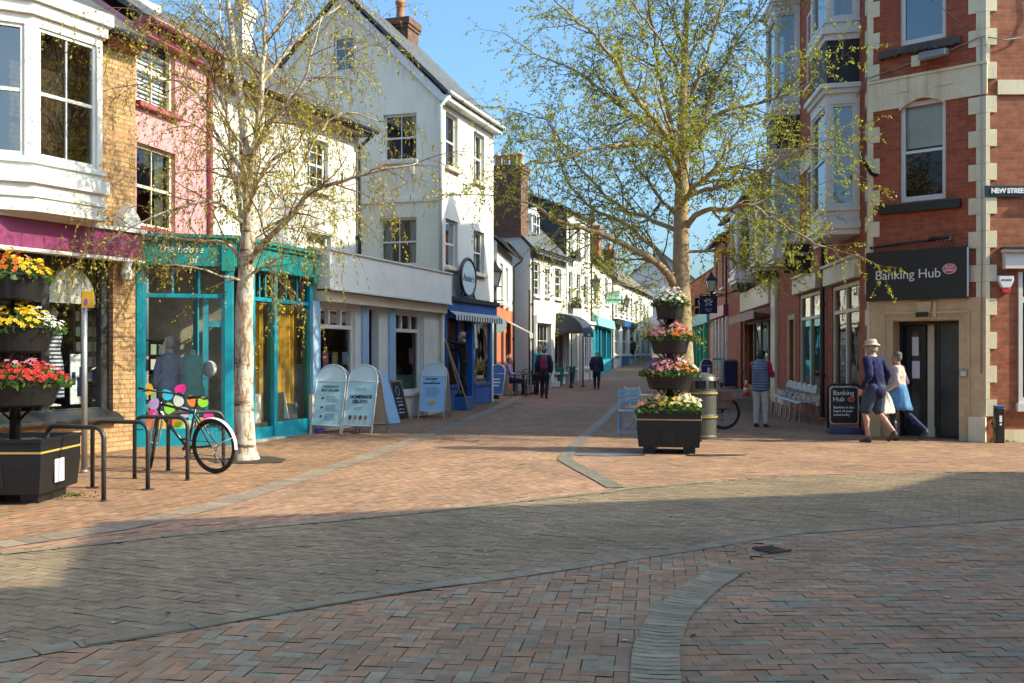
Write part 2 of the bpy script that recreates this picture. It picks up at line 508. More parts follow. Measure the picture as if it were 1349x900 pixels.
def put(mb, name, mats, parent=None, world=None, smooth=None, bevel=0.0, bseg=2, fixn=True):
 """link the collected shapes as ONE mesh object"""
 if isinstance(mats, str):
  mats = [mats]
 me = mesh_from(mb, name)
 if fixn:
  bm = bmesh.new()
  bm.from_mesh(me)
  bmesh.ops.recalc_face_normals(bm, faces=bm.faces)
  bm.to_mesh(me)
  bm.free()
 for m in mats:
  me.materials.append(MATS[m])
 o = bpy.data.objects.new(name, me)
 COL.objects.link(o)
 if world is None:
  world = WM[parent.name] if parent is not None else Matrix.Identity(4)
 setmat(o, world, parent)
 if smooth is not None:
  me.polygons.foreach_set('use_smooth', np.full(len(me.polygons), bool(smooth)))
 if bevel:
  b = o.modifiers.new('bevel', 'BEVEL')
  b.width = bevel
  b.segments = bseg
  b.limit_method = 'ANGLE'
  b.angle_limit = R(40)
 return o
def tag(o, label, cat, group=None, kind=None):
 if label:
  o['label'] = label
 if cat:
  o['category'] = cat
 if group:
  o['group'] = group
 if kind:
  o['kind'] = kind
 return o
def frame_m(x, y, z=0.0, rot=0.0):
 return Matrix.Translation((x, y, z)) @ Matrix.Rotation(rot, 4, 'Z')
def thing(name, label, cat, world, group=None):
 o = bpy.data.objects.new(name, None)
 o.empty_display_size = .2
 COL.objects.link(o)
 setmat(o, world, None)
 return tag(o, label, cat, group)
def struct(mb, name, mats, **k):
 o = put(mb, name, mats, **k)
 o['kind'] = 'structure'
 return o
def copy_tree(o, world, parent=None, label=None, group=None):
 c = o.copy()
 COL.objects.link(c)
 w = world
 WM[c.name] = w
 if parent is not None:
  c.parent = parent
 else:
  c.matrix_world = w
 if label:
  c['label'] = label
 if group:
  c['group'] = group
 for ch in [x for x in list(COL.objects) if x.parent == o]:
  copy_tree(ch, w @ WM[o.name].inverted() @ WM[ch.name], c)
 return c
FONT_CACHE = {}
def text_mb(txt, size, align='CENTER', shear=0.0, extrude=.004, bold=0.0, space=1.0):
 """letters lying in local x-z, facing -y, as mesh data collected in an MB"""
 cu = bpy.data.curves.new('lettering', 'FONT')
 cu.body = txt
 cu.size = size
 cu.align_x = align
 cu.align_y = 'CENTER'
 cu.shear = shear
 cu.extrude = extrude
 cu.offset = bold
 cu.space_character = space
 cu.resolution_u = 3
 ob = bpy.data.objects.new('lettering', cu)
 COL.objects.link(ob)
 dg = bpy.context.evaluated_depsgraph_get()
 me = bpy.data.meshes.new_from_object(ob.evaluated_get(dg))
 mb = MB()
 mb.add([(v.co.x, -v.co.z, v.co.y) for v in me.vertices], [list(p.vertices) for p in me.polygons])
 bpy.data.objects.remove(ob)
 bpy.data.meshes.remove(me)
 bpy.data.curves.remove(cu)
 return mb
def add_text(mb, txt, size, at, m=0, **k):
 t = text_mb(txt, size, **k)
 mb.m = m
 mb.add([(x + at[0], y + at[1], z + at[2]) for x, y, z in t.v], t.f)
 return mb
# ------------------------------------------------------------------ facades
class Fr:
 """a wall plane: origin on the ground, local x along the wall (viewer's left to right), local y into the wall"""
 def __init__(self, x0, y0, x1, y1, z=0.0):
  self.x, self.y, self.zz = x0, y0, z
  d = math.hypot(x1 - x0, y1 - y0)
  self.ux, self.uy, self.len = (x1 - x0) / d, (y1 - y0) / d, d
  self.W = frame_m(x0, y0, z, math.atan2(self.uy, self.ux))
 def o(self, d):
  return self.x - self.uy * d, self.y + self.ux * d
 def s(self, px, d=0.0):
  k = (px - CX) / F
  ox, oy = self.o(d)
  return (k * oy - ox) / (self.ux - k * self.uy)
 def Y(self, s, d=0.0):
  return self.o(d)[1] + s * self.uy
 def z(self, py, s, d=0.0):
  return wz(py, self.Y(s, d)) - self.zz
 def pt(self, s, d=0.0):
  ox, oy = self.o(d)
  return ox + s * self.ux, oy + s * self.uy
 def rect(self, px0, px1, py_top, py_bot, d=0.0):
  s0, s1 = self.s(px0, d), self.s(px1, d)
  sm = (s0 + s1) / 2
  return (s0, s1, self.z(py_bot, sm, d), self.z(py_top, sm, d))
def wall(mb, s0, s1, z0, z1, holes=(), y=0.0, reveal=.12):
 hs = [(max(a, s0), min(b, s1), max(c, z0), min(d, z1)) for a, b, c, d in holes]
 xs = sorted({s0, s1, *[h[0] for h in hs], *[h[1] for h in hs]})
 zs = sorted({z0, z1, *[h[2] for h in hs], *[h[3] for h in hs]})
 for i in range(len(xs) - 1):
  for j in range(len(zs) - 1):
   xm, zm = (xs[i] + xs[i + 1]) / 2, (zs[j] + zs[j + 1]) / 2
   if any(h[0] < xm < h[1] and h[2] < zm < h[3] for h in hs):
    continue
   mb.poly([(xs[i], y, zs[j]), (xs[i + 1], y, zs[j]), (xs[i + 1], y, zs[j + 1]), (xs[i], y, zs[j + 1])])
 for a, b, c, d in hs:
  r = y + reveal
  mb.poly([(a, y, c), (a, r, c), (a, r, d), (a, y, d)])
  mb.poly([(b, y, c), (b, y, d), (b, r, d), (b, r, c)])
  mb.poly([(a, y, d), (a, r, d), (b, r, d), (b, y, d)])
  if c > z0 + .01:
   mb.poly([(a, y, c), (b, y, c), (b, r, c), (a, r, c)])
 return mb
def sash(parent, W, r, y=.08, nx=2, nz=2, mat='white_wood', glass='dark_glass', fw=.06, bar=.022, meet=True, sill=None, dress=None, name='window', silly=.12, room=True):
 """a sash window: frame and bars as the window, its glass, sill and curtain as sub-parts"""
 s0, s1, z0, z1 = r
 mb = MB()
 mb.box(s0, s0 + fw, y, y + .07, z0, z1)
 mb.box(s1 - fw, s1, y, y + .07, z0, z1)
 mb.box(s0 + fw, s1 - fw, y, y + .07, z1 - fw, z1)
 mb.box(s0 + fw, s1 - fw, y, y + .07, z0, z0 + fw * 1.25)
 zm = (z0 + z1) / 2
 if meet:
  mb.box(s0 + fw, s1 - fw, y + .012, y + .062, zm - .025, zm + .025)
 for i in range(1, nx):
  x = s0 + (s1 - s0) * i / nx
  for za, zb in (((z0 + fw * 1.25, zm - .025), (zm + .025, z1 - fw)) if meet else ((z0 + fw * 1.25, z1 - fw),)):
   mb.box(x - bar / 2, x + bar / 2, y + .02, y + .055, za, zb)
 for j in range(1, nz):
  if meet and nz % 2 == 0 and j == nz // 2:
   continue
  z = z0 + (z1 - z0) * j / nz
  xs = [s0 + fw] + [s0 + (s1 - s0) * i / nx for i in range(1, nx)] + [s1 - fw]
  for a, b in zip(xs[:-1], xs[1:]):
   mb.box(a + (bar / 2 if a != xs[0] else 0), b - (bar / 2 if b != xs[-1] else 0), y + .02, y + .055, z - bar / 2, z + bar / 2)
 w = put(mb, name, mat, parent, W)
 g = MB()
 g.poly([(s0 + .02, y + .04, z0 + .02), (s1 - .02, y + .04, z0 + .02), (s1 - .02, y + .04, z1 - .02), (s0 + .02, y + .04, z1 - .02)])
 put(g, 'pane', glass, w, W)
 if sill:
  b = MB()
  b.box(s0 - .06, s1 + .06, -silly, y + .002, z0 - .09, z0 - .002)
  put(b, 'sill', sill, w, W, bevel=.006)
 if dress:
  kind, m = dress
  b = MB()
  if kind == 'blind':
   b.box(s0 + .03, s1 - .03, y + .13, y + .14, z0 + (z1 - z0) * .55, z1 - .02)
  elif kind == 'full':
   b.box(s0 + .03, s1 - .03, y + .13, y + .14, z0 + .02, z1 - .02)
  elif kind == 'shutter':
   n = int((z1 - z0) / .07)
   for i in range(n):
    zz = z0 + .03 + i * (z1 - z0 - .06) / n
    b.prism([(s0 + .03, y + .12, zz), (s0 + .03, y + .135, zz), (s0 + .03, y + .165, zz + .055), (s0 + .03, y + .15, zz + .055)], (s1 - s0 - .06, 0, 0))
  else:
   wd = (s1 - s0) * .27
   for a, bb in ((s0 + .02, s0 + wd), (s1 - wd, s1 - .02)):
    curtain(b, a, bb, y + .15, z0 + .02, z1 - .02)
  put(b, 'curtain' if kind not in ('blind', 'full', 'shutter') else ('shutter' if kind == 'shutter' else 'blind'), m, w, W)
 return w
def curtain(mb, a, b, y, z0, z1, amp=.025, per=.11):
 n = max(6, int((b - a) / per * 6))
 pts = []
 for i in range(n + 1):
  t = i / n
  x = a + (b - a) * t
  pts.append((x, y + amp * math.sin(2 * math.pi * x / per) + amp * .4 * math.sin(5.1 * x / per)))
 for i in range(n):
  mb.poly([(pts[i][0], pts[i][1], z0), (pts[i + 1][0], pts[i + 1][1], z0), (pts[i + 1][0], pts[i + 1][1], z1), (pts[i][0], pts[i][1], z1)])
def roof_slope(mb, s0, s1, y0, z0, depth, rise, over=.25, thick=.10, hipl=0, hipr=0):
 """pitched roof solid over a frame: eave at y0 (towards the street), ridge at y0+depth, back slope down again"""
 k = rise / depth
 e = y0 - over
 ze = z0 - over * k
 zr = z0 + rise
 pr = [(s0, e, ze), (s0, e, ze + thick), (s0, y0 + depth, zr + thick), (s0, y0 + 2 * depth + over, ze + thick), (s0, y0 + 2 * depth + over, ze), (s0, y0 + depth, zr)]
 mb.prism(pr, (s1 - s0, 0, 0))
def shell(parent, W, s0, s1, z0, z1, depth, mat, gable=0.0, left=True, right=True, back=True, name='side_wall'):
 """side and back walls so that the building is closed"""
 mb = MB()
 for on, s in ((left, s0), (right, s1)):
  if on:
   if gable:
    mb.poly([(s, 0, z0), (s, depth, z0), (s, depth, z1), (s, depth / 2, z1 + gable), (s, 0, z1)])
   else:
    mb.poly([(s, 0, z0), (s, depth, z0), (s, depth, z1), (s, 0, z1)])
 if back:
  mb.poly([(s0, depth, z0), (s1, depth, z0), (s1, depth, z1), (s0, depth, z1)])
 return put(mb, name, mat, parent, W)
def gutter(parent, W, s0, s1, z, mat='gutter_black', y=-.3, pipe=None, pz=0.0, name='gutter'):
 mb = MB()
 mb.tube([(s0, y, z), (s1, y, z)], .055, 8)
 g = put(mb, name, mat, parent, W, smooth=True)
 if pipe is not None:
  b = MB()
  b.tube([(pipe, y, z - .02), (pipe, y + .02, z - .12), (pipe, -.07, z - .35), (pipe, -.07, pz)], .042, 8)
  for zz in np.arange(pz + .6, z - .5, 1.4):
   b.box(pipe - .065, pipe + .065, -.1, 0, zz, zz + .05)
  put(b, 'downpipe', mat, parent, W, smooth=False)
 return g
def chimney(parent, W, s, y, z0, z1, ws, wd, pots, mat='chimney_brick', potm='terracotta', poth=.5, potr=.12, along='s', name='chimney'):
 mb = MB()
 mb.box(s - ws / 2, s + ws / 2, y - wd / 2, y + wd / 2, z0, z1 - .3)
 mb.box(s - ws / 2 - .04, s + ws / 2 + .04, y - wd / 2 - .04, y + wd / 2 + .04, z1 - .3, z1 - .2)
 mb.box(s - ws / 2 - .08, s + ws / 2 + .08, y - wd / 2 - .08, y + wd / 2 + .08, z1 - .2, z1)
 c = put(mb, name, mat, parent, W)
 for i in range(pots):
  t = (i + .5) / pots - .5
  p = MB()
  p.lathe([(potr, 0), (potr * .85, poth * .3), (potr * .8, poth * .8), (potr * 1.05, poth * .86), (potr * 1.05, poth), (potr * .7, poth), (potr * .7, poth * .8)],
    (s + (t * ws if along == 's' else 0), y + (t * wd if along != 's' else 0), z1 - .001), 12)
  put(p, 'chimney_pot', potm, c, W, smooth=True)
 return c
# ------------------------------------------------------------------ camera, light, sky
cam = bpy.data.cameras.new('camera')
cam.sensor_width = 36.0
cam.lens = 36.0 * F / 1349.0
cam.shift_y = (HOR - 450.0) / 1349.0
cam.clip_end = 3000
cam_o = bpy.data.objects.new('camera', cam)
COL.objects.link(cam_o)
cam_o.location = (0, 0, EYE)
cam_o.rotation_euler = (R(90), 0, 0)
scene.camera = cam_o
SUN_EL, SUN_AZ = R(34.5), math.atan2(.981, -.19)     # azimuth clockwise from +Y
to_sun = Vector((math.cos(SUN_EL) * math.sin(SUN_AZ), math.cos(SUN_EL) * math.cos(SUN_AZ), math.sin(SUN_EL)))
sl = bpy.data.lights.new('sun', 'SUN')
sl.energy = 2.5
sl.angle = R(.5)
sl.color = (1.0, .93, .80)
so = bpy.data.objects.new('sun', sl)
COL.objects.link(so)
so.rotation_euler = to_sun.to_track_quat('Z', 'Y').to_euler()
w = bpy.data.worlds.new('World')
scene.world = w
w.use_nodes = True
nt = w.node_tree
sky = nt.nodes.new('ShaderNodeTexSky')
sky.sky_type = 'NISHITA'
sky.sun_disc = False
sky.sun_elevation = SUN_EL
sky.sun_rotation = SUN_AZ
sky.air_density = 1.0
sky.dust_density = 4.2
sky.ozone_density = 10.0
bg = nt.nodes['Background']
bg.inputs[1].default_value = .15
nt.links.new(sky.outputs[0], bg.inputs[0])
vs = scene.view_settings
scene.display_settings.display_device = 'sRGB'
vs.view_transform = 'Standard'
vs.look = 'None'
vs.exposure = 1.5
vs.gamma = 1.0
vs.use_white_balance = True
vs.white_balance_temperature = 7700
vs.white_balance_tint = -5
scene.cycles.max_bounces = 10
scene.cycles.transparent_max_bounces = 16
scene.cycles.diffuse_bounces = 5
scene.cycles.glossy_bounces = 4
scene.cycles.caustics_reflective = False
scene.cycles.caustics_refractive = False
scene.cycles.sample_clamp_indirect = 6.0
# ------------------------------------------------------------------ ground
brickmat('paving_far', (.34, .185, .12), (.24, .13, .09), (.10, .075, .06), w=.2, h=.1, mort=.006, var=.3, blotch=(.20, .15, .12), ground=True, rot=.3)
P_('joint_sand', (.115, .088, .062), var=.3, rough=1, scale=5, bump=.6)
xs = sorted(set([-900, -400, -200, -120, -80, -60] + list(np.arange(-40, -12, 4.0)) + list(np.arange(-12, 16.1, .5)) + list(np.arange(20, 44, 4.0)) + [60, 80, 120, 200, 400, 900]))
ys = sorted(set([-400, -150, -60, -30, -15, -8] + list(np.arange(-4, 36, 2.0)) + list(np.arange(36, 112, 1.0)) + [130, 180, 300, 600, 1200]))
mb = MB()
nx_ = len(xs)
vs_ = [(float(x), float(y), ground_z(x, y)) for y in ys for x in xs]
mb.add(vs_, [(j * nx_ + i, j * nx_ + i + 1, (j + 1) * nx_ + i + 1, (j + 1) * nx_ + i) for j in range(len(ys) - 1) for i in range(nx_ - 1)])
struct(mb, 'ground', 'paving_far', smooth=True, fixn=False)
def inpoly(px, py, poly):
 """which of the points lie inside the polygon"""
 ins = np.zeros(len(px), bool)
 n = len(poly)
 for i in range(n):
  x1, y1 = poly[i]
  x2, y2 = poly[(i + 1) % n]
  if y1 == y2:
   continue
  c = ((y1 > py) != (y2 > py)) & (px < (x2 - x1) * (py - y1) / (y2 - y1) + x1)
  ins ^= c
 return ins
def G(*pts):
 return [gp(x, y) for x, y in pts]
grey_up = G((-420, 757), (-100, 741), (0, 732), (133, 718), (267, 703), (450, 687), (600, 672), (700, 660), (790, 651), (830, 645), (950, 635), (1040, 628), (1150, 625), (1349, 623), (1700, 622))
grey_lo = G((-420, 930), (0, 872), (100, 852), (200, 838), (400, 802), (540, 779), (700, 757), (800, 742), (907, 726), (960, 717), (1040, 704), (1200, 694), (1349, 684), (1700, 672))
chan_l = G((826, 1060), (832, 960), (834, 900), (838, 860), (858, 815), (900, 775), (948, 746), (985, 731))
chan_r = G((900, 1060), (896, 960), (893, 900), (889, 855), (906, 815), (944, 783), (987, 755), (1020, 738))
chan_c = [((a[0] + b[0]) / 2, (a[1] + b[1]) / 2) for a, b in zip(chan_l, chan_r)]
gut_l = G((-420, 790), (-100, 735), (0, 720), (160, 697), (283, 668), (397, 631), (483, 603), (587, 566), (647, 542), (706, 516))
gut_r = G((812, 645), (797, 636), (761, 617), (743, 607), (749, 598), (771, 576), (793, 556), (812, 537), (830, 518))
def pavers(name, polys, ang, pal, L=.164, W_=.082, kind='run', z=.008, cut=()):
 """individual paving blocks inside a region"""
 rnd = np.random.RandomState(sum(map(ord, name)) % 1000)
 xs_ = [p[0] for p in polys]
 ys_ = [p[1] for p in polys]
 cx, cy = (min(xs_) + max(xs_)) / 2, (min(ys_) + max(ys_)) / 2
 rad = math.hypot(max(xs_) - min(xs_), max(ys_) - min(ys_)) / 2 + .3
 n = int(rad / W_) + 2
 cen, dims = [], []
 if kind == 'run':
  for j in range(-n, n):
   m = int(rad / L) + 2
   i = np.arange(-m, m)
   cen.append(np.stack([(i + .5 * (j % 2)) * L, np.full(len(i), j * W_)], 1))
   dims.append(np.tile([L, W_], (len(i), 1)))
 else:
  k, m = np.meshgrid(np.arange(-2 * n, 2 * n), np.arange(-n, n))
  k, m = k.ravel(), m.ravel()
  ox, oy = (k + 4 * m) * W_, k * W_
  keep = (np.abs(ox) < rad + .3) & (np.abs(oy) < rad + .3)
  ox, oy = ox[keep], oy[keep]
  cen.append(np.stack([ox + W_, oy + W_ / 2], 1))
  dims.append(np.tile([L, W_], (len(ox), 1)))
  cen.append(np.stack([ox + W_ / 2, oy + 2 * W_], 1))
  dims.append(np.tile([W_, L], (len(ox), 1)))
 cen = np.concatenate(cen)
 dims = np.concatenate(dims)
 ca, sa = math.cos(ang), math.sin(ang)
 X = cx + cen[:, 0] * ca - cen[:, 1] * sa
 Y = cy + cen[:, 0] * sa + cen[:, 1] * ca
 ins = inpoly(X, Y, polys)
 for c in cut:
  ins &= ~c(X, Y)
 # only what can be seen and a little more
 ins &= (np.abs(X) < .56 * Y + 1.5) & (Y < 31)
 X, Y, dims = X[ins], Y[ins], dims[ins]
 mb = MB()
 g = .0018
 for x, y, (l, w_) in zip(X, Y, dims):
  a = l / 2 - g
  b = w_ / 2 - g
  jx, jy = rnd.normal(0, .0012, 2)
  ta, tb = rnd.normal(0, .006, 2)
  dz = rnd.normal(0, .0009)
  gz = ground_z(x, y) + z + dz + .003
  vs = []
  for u, v in ((-a, -b), (a, -b), (a, b), (-a, b)):
   vs.append((x + jx + u * ca - v * sa, y + jy + u * sa + v * ca, gz + u * ta + v * tb))
  c = pal[rnd.randint(len(pal))]
  k = (1 + rnd.normal(0, .07)) * (1 + .24 * mnoise.noise((x * .7, y * .7, 3.1)) + .18 * mnoise.noise((x * 2.3, y * 2.3, 9.1)))
  mb.c = (c[0] * k, c[1] * k, c[2] * k)
  mb.add(vs, [(0, 1, 2, 3)])
 return struct(mb, name, 'paver', fixn=False)
RED = [(.31,.180,.103),(.32,.178,.100),(.29,.175,.104),(.275,.18,.112),(.26,.198,.128),(.265,.21,.138),(.345,.182,.096),(.295,.17,.097),(.275,.164,.094)]
GREY = [(.222,.157,.094),(.232,.164,.10),(.209,.148,.090),(.239,.170,.104),(.224,.153,.093)]
ORANGE = [(.32,.173,.104),(.345,.19,.117),(.29,.164,.10),(.33,.179,.108),(.28,.168,.11),(.355,.195,.112),(.305,.176,.115)]
PAVE = [(.30,.155,.088),(.325,.168,.092),(.27,.148,.088),(.29,.168,.10),(.25,.145,.088),(.315,.160,.083)]
bed = MB()
for x0, x1, y0, y1 in [(-14, 16, 3.0, 31.0)]:
 nxx, nyy = 40, 46
 bv = [(x0 + (x1 - x0) * i / nxx, y0 + (y1 - y0) * j / nyy, ground_z(x0 + (x1 - x0) * i / nxx, y0 + (y1 - y0) * j / nyy) + .004) for j in range(nyy + 1) for i in range(nxx + 1)]
 bed.add(bv, [(j * (nxx + 1) + i, j * (nxx + 1) + i + 1, (j + 1) * (nxx + 1) + i + 1, (j + 1) * (nxx + 1) + i) for j in range(nyy) for i in range(nxx)])
struct(bed, 'paving_bed', 'joint_sand', fixn=False)
pavers('road', grey_up + grey_lo[::-1], R(-24), GREY)
lo_split = [p for p in grey_lo if p[0] / p[1] * F + CX < 965]
mid_p = gp(1000, 710.5)
pavers('forecourt_paving', lo_split + [mid_p] + chan_c[::-1] + [(-8, 2.6)], R(-8), RED, kind='herring')
lo_r = [p for p in grey_lo if p[0] / p[1] * F + CX > 1000]
pavers('crossing_paving', [chan_c[-1], mid_p] + lo_r + [(14, 2.6)] + chan_c, R(2), RED)
up_l = [p for p in grey_up if p[0] / p[1] * F + CX < 812]
pavers('street_paving', gut_l + [wxy for wxy in G((1000, 531), (830, 518))][1:] + gut_r[::-1][1:] + up_l[::-1], R(62), ORANGE)
up_r = [p for p in grey_up if p[0] / p[1] * F + CX > 815]
pavers('pavement', gut_r + [(3.9, 31), (12, 31), (16, 20)] + up_r[::-1], R(2), ORANGE)
pavers('shop_pavement', gut_l + [(.5, 31), (-10, 31), (-14, 12), (-14, 8)], R(72), PAVE)
def strip(name, line, wid, mat, z=.016, step=.3, blocks=True, dish=.0, pal=None):
 """a course of kerb or channel blocks laid along a line"""
 pts = [Vector((p[0], p[1], 0)) for p in line]
 ds = [0]
 for a, b in zip(pts[:-1], pts[1:]):
  ds.append(ds[-1] + (b - a).length)
 def at(d):
  for i in range(len(pts) - 1):
   if d <= ds[i + 1] or i == len(pts) - 2:
    t = (d - ds[i]) / (ds[i + 1] - ds[i])
    return pts[i].lerp(pts[i + 1], t)
 # smooth the direction over a short stretch
 n = int(ds[-1] / step)
 mb = MB()
 rnd = random.Random(len(name))
 for i in range(n):
  d0, d1 = i * step + .004, (i + 1) * step - .004
  vs = []
  for d in (d0, d1):
   p = (at(max(d - .12, 0)) + at(d) + at(min(d + .12, ds[-1]))) / 3
   t = (at(min(d + .2, ds[-1])) - at(max(d - .2, 0))).normalized()
   nrm = Vector((-t.y, t.x, 0))
   for k in (-1, -.5, 0, .5, 1):
    q = p + nrm * (k * wid / 2)
    vs.append((q.x, q.y, ground_z(q.x, q.y) + z - dish * (1 - k * k) + rnd.uniform(-.001, .001)))
  if pal:
   k = rnd.uniform(.85, 1.15)
   c = rnd.choice(pal)
   mb.c = (c[0] * k, c[1] * k, c[2] * k)
  mb.add(vs, [(j, j + 1, j + 6, j + 5) for j in range(4)])
 return struct(mb, name, mat, fixn=False)
strip('channel', chan_c[:-1], .235, 'paver', z=.026, step=.066, dish=.006, pal=[(.27, .215, .14), (.29, .23, .15), (.245, .195, .13)])
mb_l = [(.235, .185, .125), (.25, .20, .135), (.22, .175, .118)]
strip('road_kerb', grey_up[:11], .11, 'paver', z=.017, step=.2, pal=mb_l)
strip('wet_gutter', grey_lo[2:7], .13, 'channel_wet', z=.020, step=.6)
strip('dry_gutter', grey_lo, .15, 'paver', z=.0165, step=.2, pal=mb_l)
strip('street_gutter', gut_l, .30, 'paver', z=.017, step=.2, pal=[(.24, .175, .13), (.27, .195, .145), (.22, .17, .13)])
strip('island_kerb', gut_r, .21, 'channel_stone', z=.022, step=.3, dish=.004)
# drain gully at the end of the channel
gx, gy_ = gp(1016, 728)
mb = MB()
for i in range(9):
 mb.box(-.2 + i * .046, -.2 + i * .046 + .02, -.13, .13, .018, .03)
mb.box(-.22, .24, -.15, -.13, .018, .032)
mb.box(-.22, .24, .13, .15, .018, .032)
o = put(mb, 'drain_grate', 'stopcock', None, frame_m(gx, gy_, 0, .5) @ Matrix.Diagonal((.45, .7, 1, 1)))
tag(o, 'black iron drain grate at the upper end of the curved paving channel', 'drain grate')
# wet patch by the planter on the island, spilt earth at the birch
mb = MB()
def blob2(mb, cx, cy, rx, ry, z, seed, n=40):
 pts = []
 for i in range(n):
  a = 2 * math.pi * i / n
  k = 1 + .35 * mnoise.noise((math.cos(a) * 1.7 + seed, math.sin(a) * 1.7, seed))
  x, y = cx + rx * k * math.cos(a), cy + ry * k * math.sin(a)
  pts.append((x, y, ground_z(x, y) + z))
 mb.poly(pts)
blob2(mb, wx(800, 14.9), 14.98, .62, .20, .019, 2.2)
blob2(mb, wx(940, 14.9), 14.9, .45, .12, .019, 5.2)
struct(mb, 'wet_ground', 'wet_stain', fixn=False)
mb = MB()
blob2(mb, -3.74, 14.22, .52, .44, .020, 1.2)
struct(mb, 'tree_pit_soil', 'soil', fixn=False)
# pale litter flecks trodden on the paving
mb = MB()
rl = random.Random(3)
for i in range(240):
 px, py = rl.uniform(0, 1340), rl.triangular(600, 895, 760)
 x, y = gp(px, py)
 if rl.random() < .4:
  px, py = rl.gauss(600, 130), rl.gauss(690, 14)
  x, y = gp(px, max(py, 650))
 r = rl.uniform(.004, .016)
 vs = []
 for k in range(6):
  a = k * math.pi / 3
  vs.append((x + r * math.cos(a) * rl.uniform(.6, 1.4), y + r * math.sin(a) * rl.uniform(.6, 1.4), ground_z(x, y) + .021))
 mb.m = 1 if i % 3 == 0 else 0
 mb.poly(vs)
o = put(mb, 'litter_flecks', ['concrete', 'soil'], fixn=False)
o['kind'] = 'stuff'
o['label'] = 'pale flecks of litter and dropped petals on the paving'
# ------------------------------------------------------------------ houses on the sunny side
def house(name, label, fr, cat='house', group=None):
 return thing(name, label, cat, fr.W, group)
def interior(parent, W, s0, s1, y0, y1, z0, z1, mat='mid_room', name='shop_interior'):
 mb = MB()
 mb.poly([(s0, y0, z0), (s1, y0, z0), (s1, y1, z0), (s0, y1, z0)])
 mb.poly([(s0, y1, z0), (s1, y1, z0), (s1, y1, z1), (s0, y1, z1)])
 mb.poly([(s0, y0, z0), (s0, y1, z0), (s0, y1, z1), (s0, y0, z1)])
 mb.poly([(s1, y0, z0), (s1, y1, z0), (s1, y1, z1), (s1, y0, z1)])
 mb.poly([(s0, y0, z1), (s1, y0, z1), (s1, y1, z1), (s0, y1, z1)])
 return put(mb, name, mat, parent, W)
def pane(parent, W, s0, s1, z0, z1, y, mat='glass', name='pane'):
 g = MB()
 g.poly([(s0, y, z0), (s1, y, z0), (s1, y, z1), (s0, y, z1)])
 return put(g, name, mat, parent, W)
def oriel(parent, fr, plan, z0, z1, tiers, mat, base=.25, cornice=.18, glass='dark_glass', nx=1, nz=2, inset=.09, dress=None, proj=.10, lower=None, skip=()):
 faces = []
 mb = MB()
 for (sa, da), (sb, db) in zip(plan[:-1], plan[1:]):
  faces.append(Fr(*fr.pt(sa, da), *fr.pt(sb, db), fr.zz))
 ang = None
 for k, (fc, (a, b)) in enumerate(zip(faces, zip(plan[:-1], plan[1:]))):
  holes = [(inset, fc.len - inset, t0, t1) for t0, t1 in tiers] if k not in skip else []
  w_ = MB()
  wall(w_, 0, fc.len, z0, z1, holes, reveal=.06)
  T = fr.W.inverted() @ fc.W
  mb.add([T @ Vector(p) for p in w_.v], w_.f)
  if k not in skip:
   for t0, t1 in tiers:
    sash(parent, fc.W, (inset, fc.len - inset, t0, t1), y=.03, nx=nx if fc.len > .6 else 1, nz=nz, glass=glass, fw=.05, dress=dress)
 mb.m = 0
 c = [(s, d) for s, d in plan]
 mid = (sum(p[0] for p in c) / len(c), 0)
 def grow(e):
  return [(mid[0] + (s - mid[0]) * (1 + e), d - (e * .9 if d < -.01 else 0)) for s, d in c]
 for za, zb, e in ((z0 - base, z0 - base * .55, .02), (z0 - base * .55, z0, .09), (z1, z1 + cornice * .5, .07), (z1 + cornice * .5, z1 + cornice, .14)):
  g = grow(e)
  mb.prism([(s, d, za) for s, d in g], (0, 0, zb - za))
 for t0, t1 in tiers:
  g = grow(.05)
  mb.prism([(s, d, t0 - .09) for s, d in g], (0, 0, .06))
 bay = put(mb, 'bay_window', mat, parent, fr.W)
 if lower:
  lo = MB()
  za, zb, lm = lower
  g = grow(-.03)
  lo.prism([(s, d, za) for s, d in g], (0, 0, zb - za))
  put(lo, 'bay_panel', lm, bay, fr.W)
 return bay
# ---- the buff brick shop with the white oriel
B1 = Fr(-6.05 - .458 * 9, 16 - .889 * 9, -6.05, 16.0)
h = house('brick_shop_house', 'buff brick shop house with a white oriel and purple shop fascia', B1)
sw0, sw1 = B1.s(-330), B1.s(149)
mb = MB()
wall(mb, 0, 9, 0, 6.34, [(sw0, sw1, .62, 3.0)], reveal=.28)
put(mb, 'wall', 'buff_brick', h)
shell(h, None, 0, 9, 0, 6.34, 7, 'buff_brick', gable=2.6)
mb = MB()
sm_ = B1.s(66)
for a, b in ((sw0, sw0 + .10), (sm_ - .07, sm_ + .07), (sw1 - .14, sw1), (B1.s(-120) - .06, B1.s(-120) + .06)):
 mb.box(a, b, .10, .22, .62, 3.0)
for a, b in ((sw0 + .1, B1.s(-120) - .06), (B1.s(-120) + .06, sm_ - .07), (sm_ + .07, sw1 - .14)):
 mb.box(a, b, .11, .21, .62, .70)
 mb.box(a, b, .11, .21, 2.94, 3.0)
sf = put(mb, 'shopfront', 'lead_black', h, bevel=.006)
for a, b in ((B1.s(-120) + .06, sm_ - .07), (sm_ + .07, sw1 - .14)):
 pane(sf, B1.W, a, b, .7, 2.94, .16)
 # white arched blind board at the head of each light
 t = MB()
 n = 14
 r = (b - a) / 2 - .03
 t.prism([((a + b) / 2 + r * math.cos(math.pi * i / n), .19, 2.30 + .55 * math.sin(math.pi * i / n)) for i in range(n + 1)], (0, .02, 0))
 put(t, 'arched_blind', 'white_blind', sf, B1.W)
mb = MB()
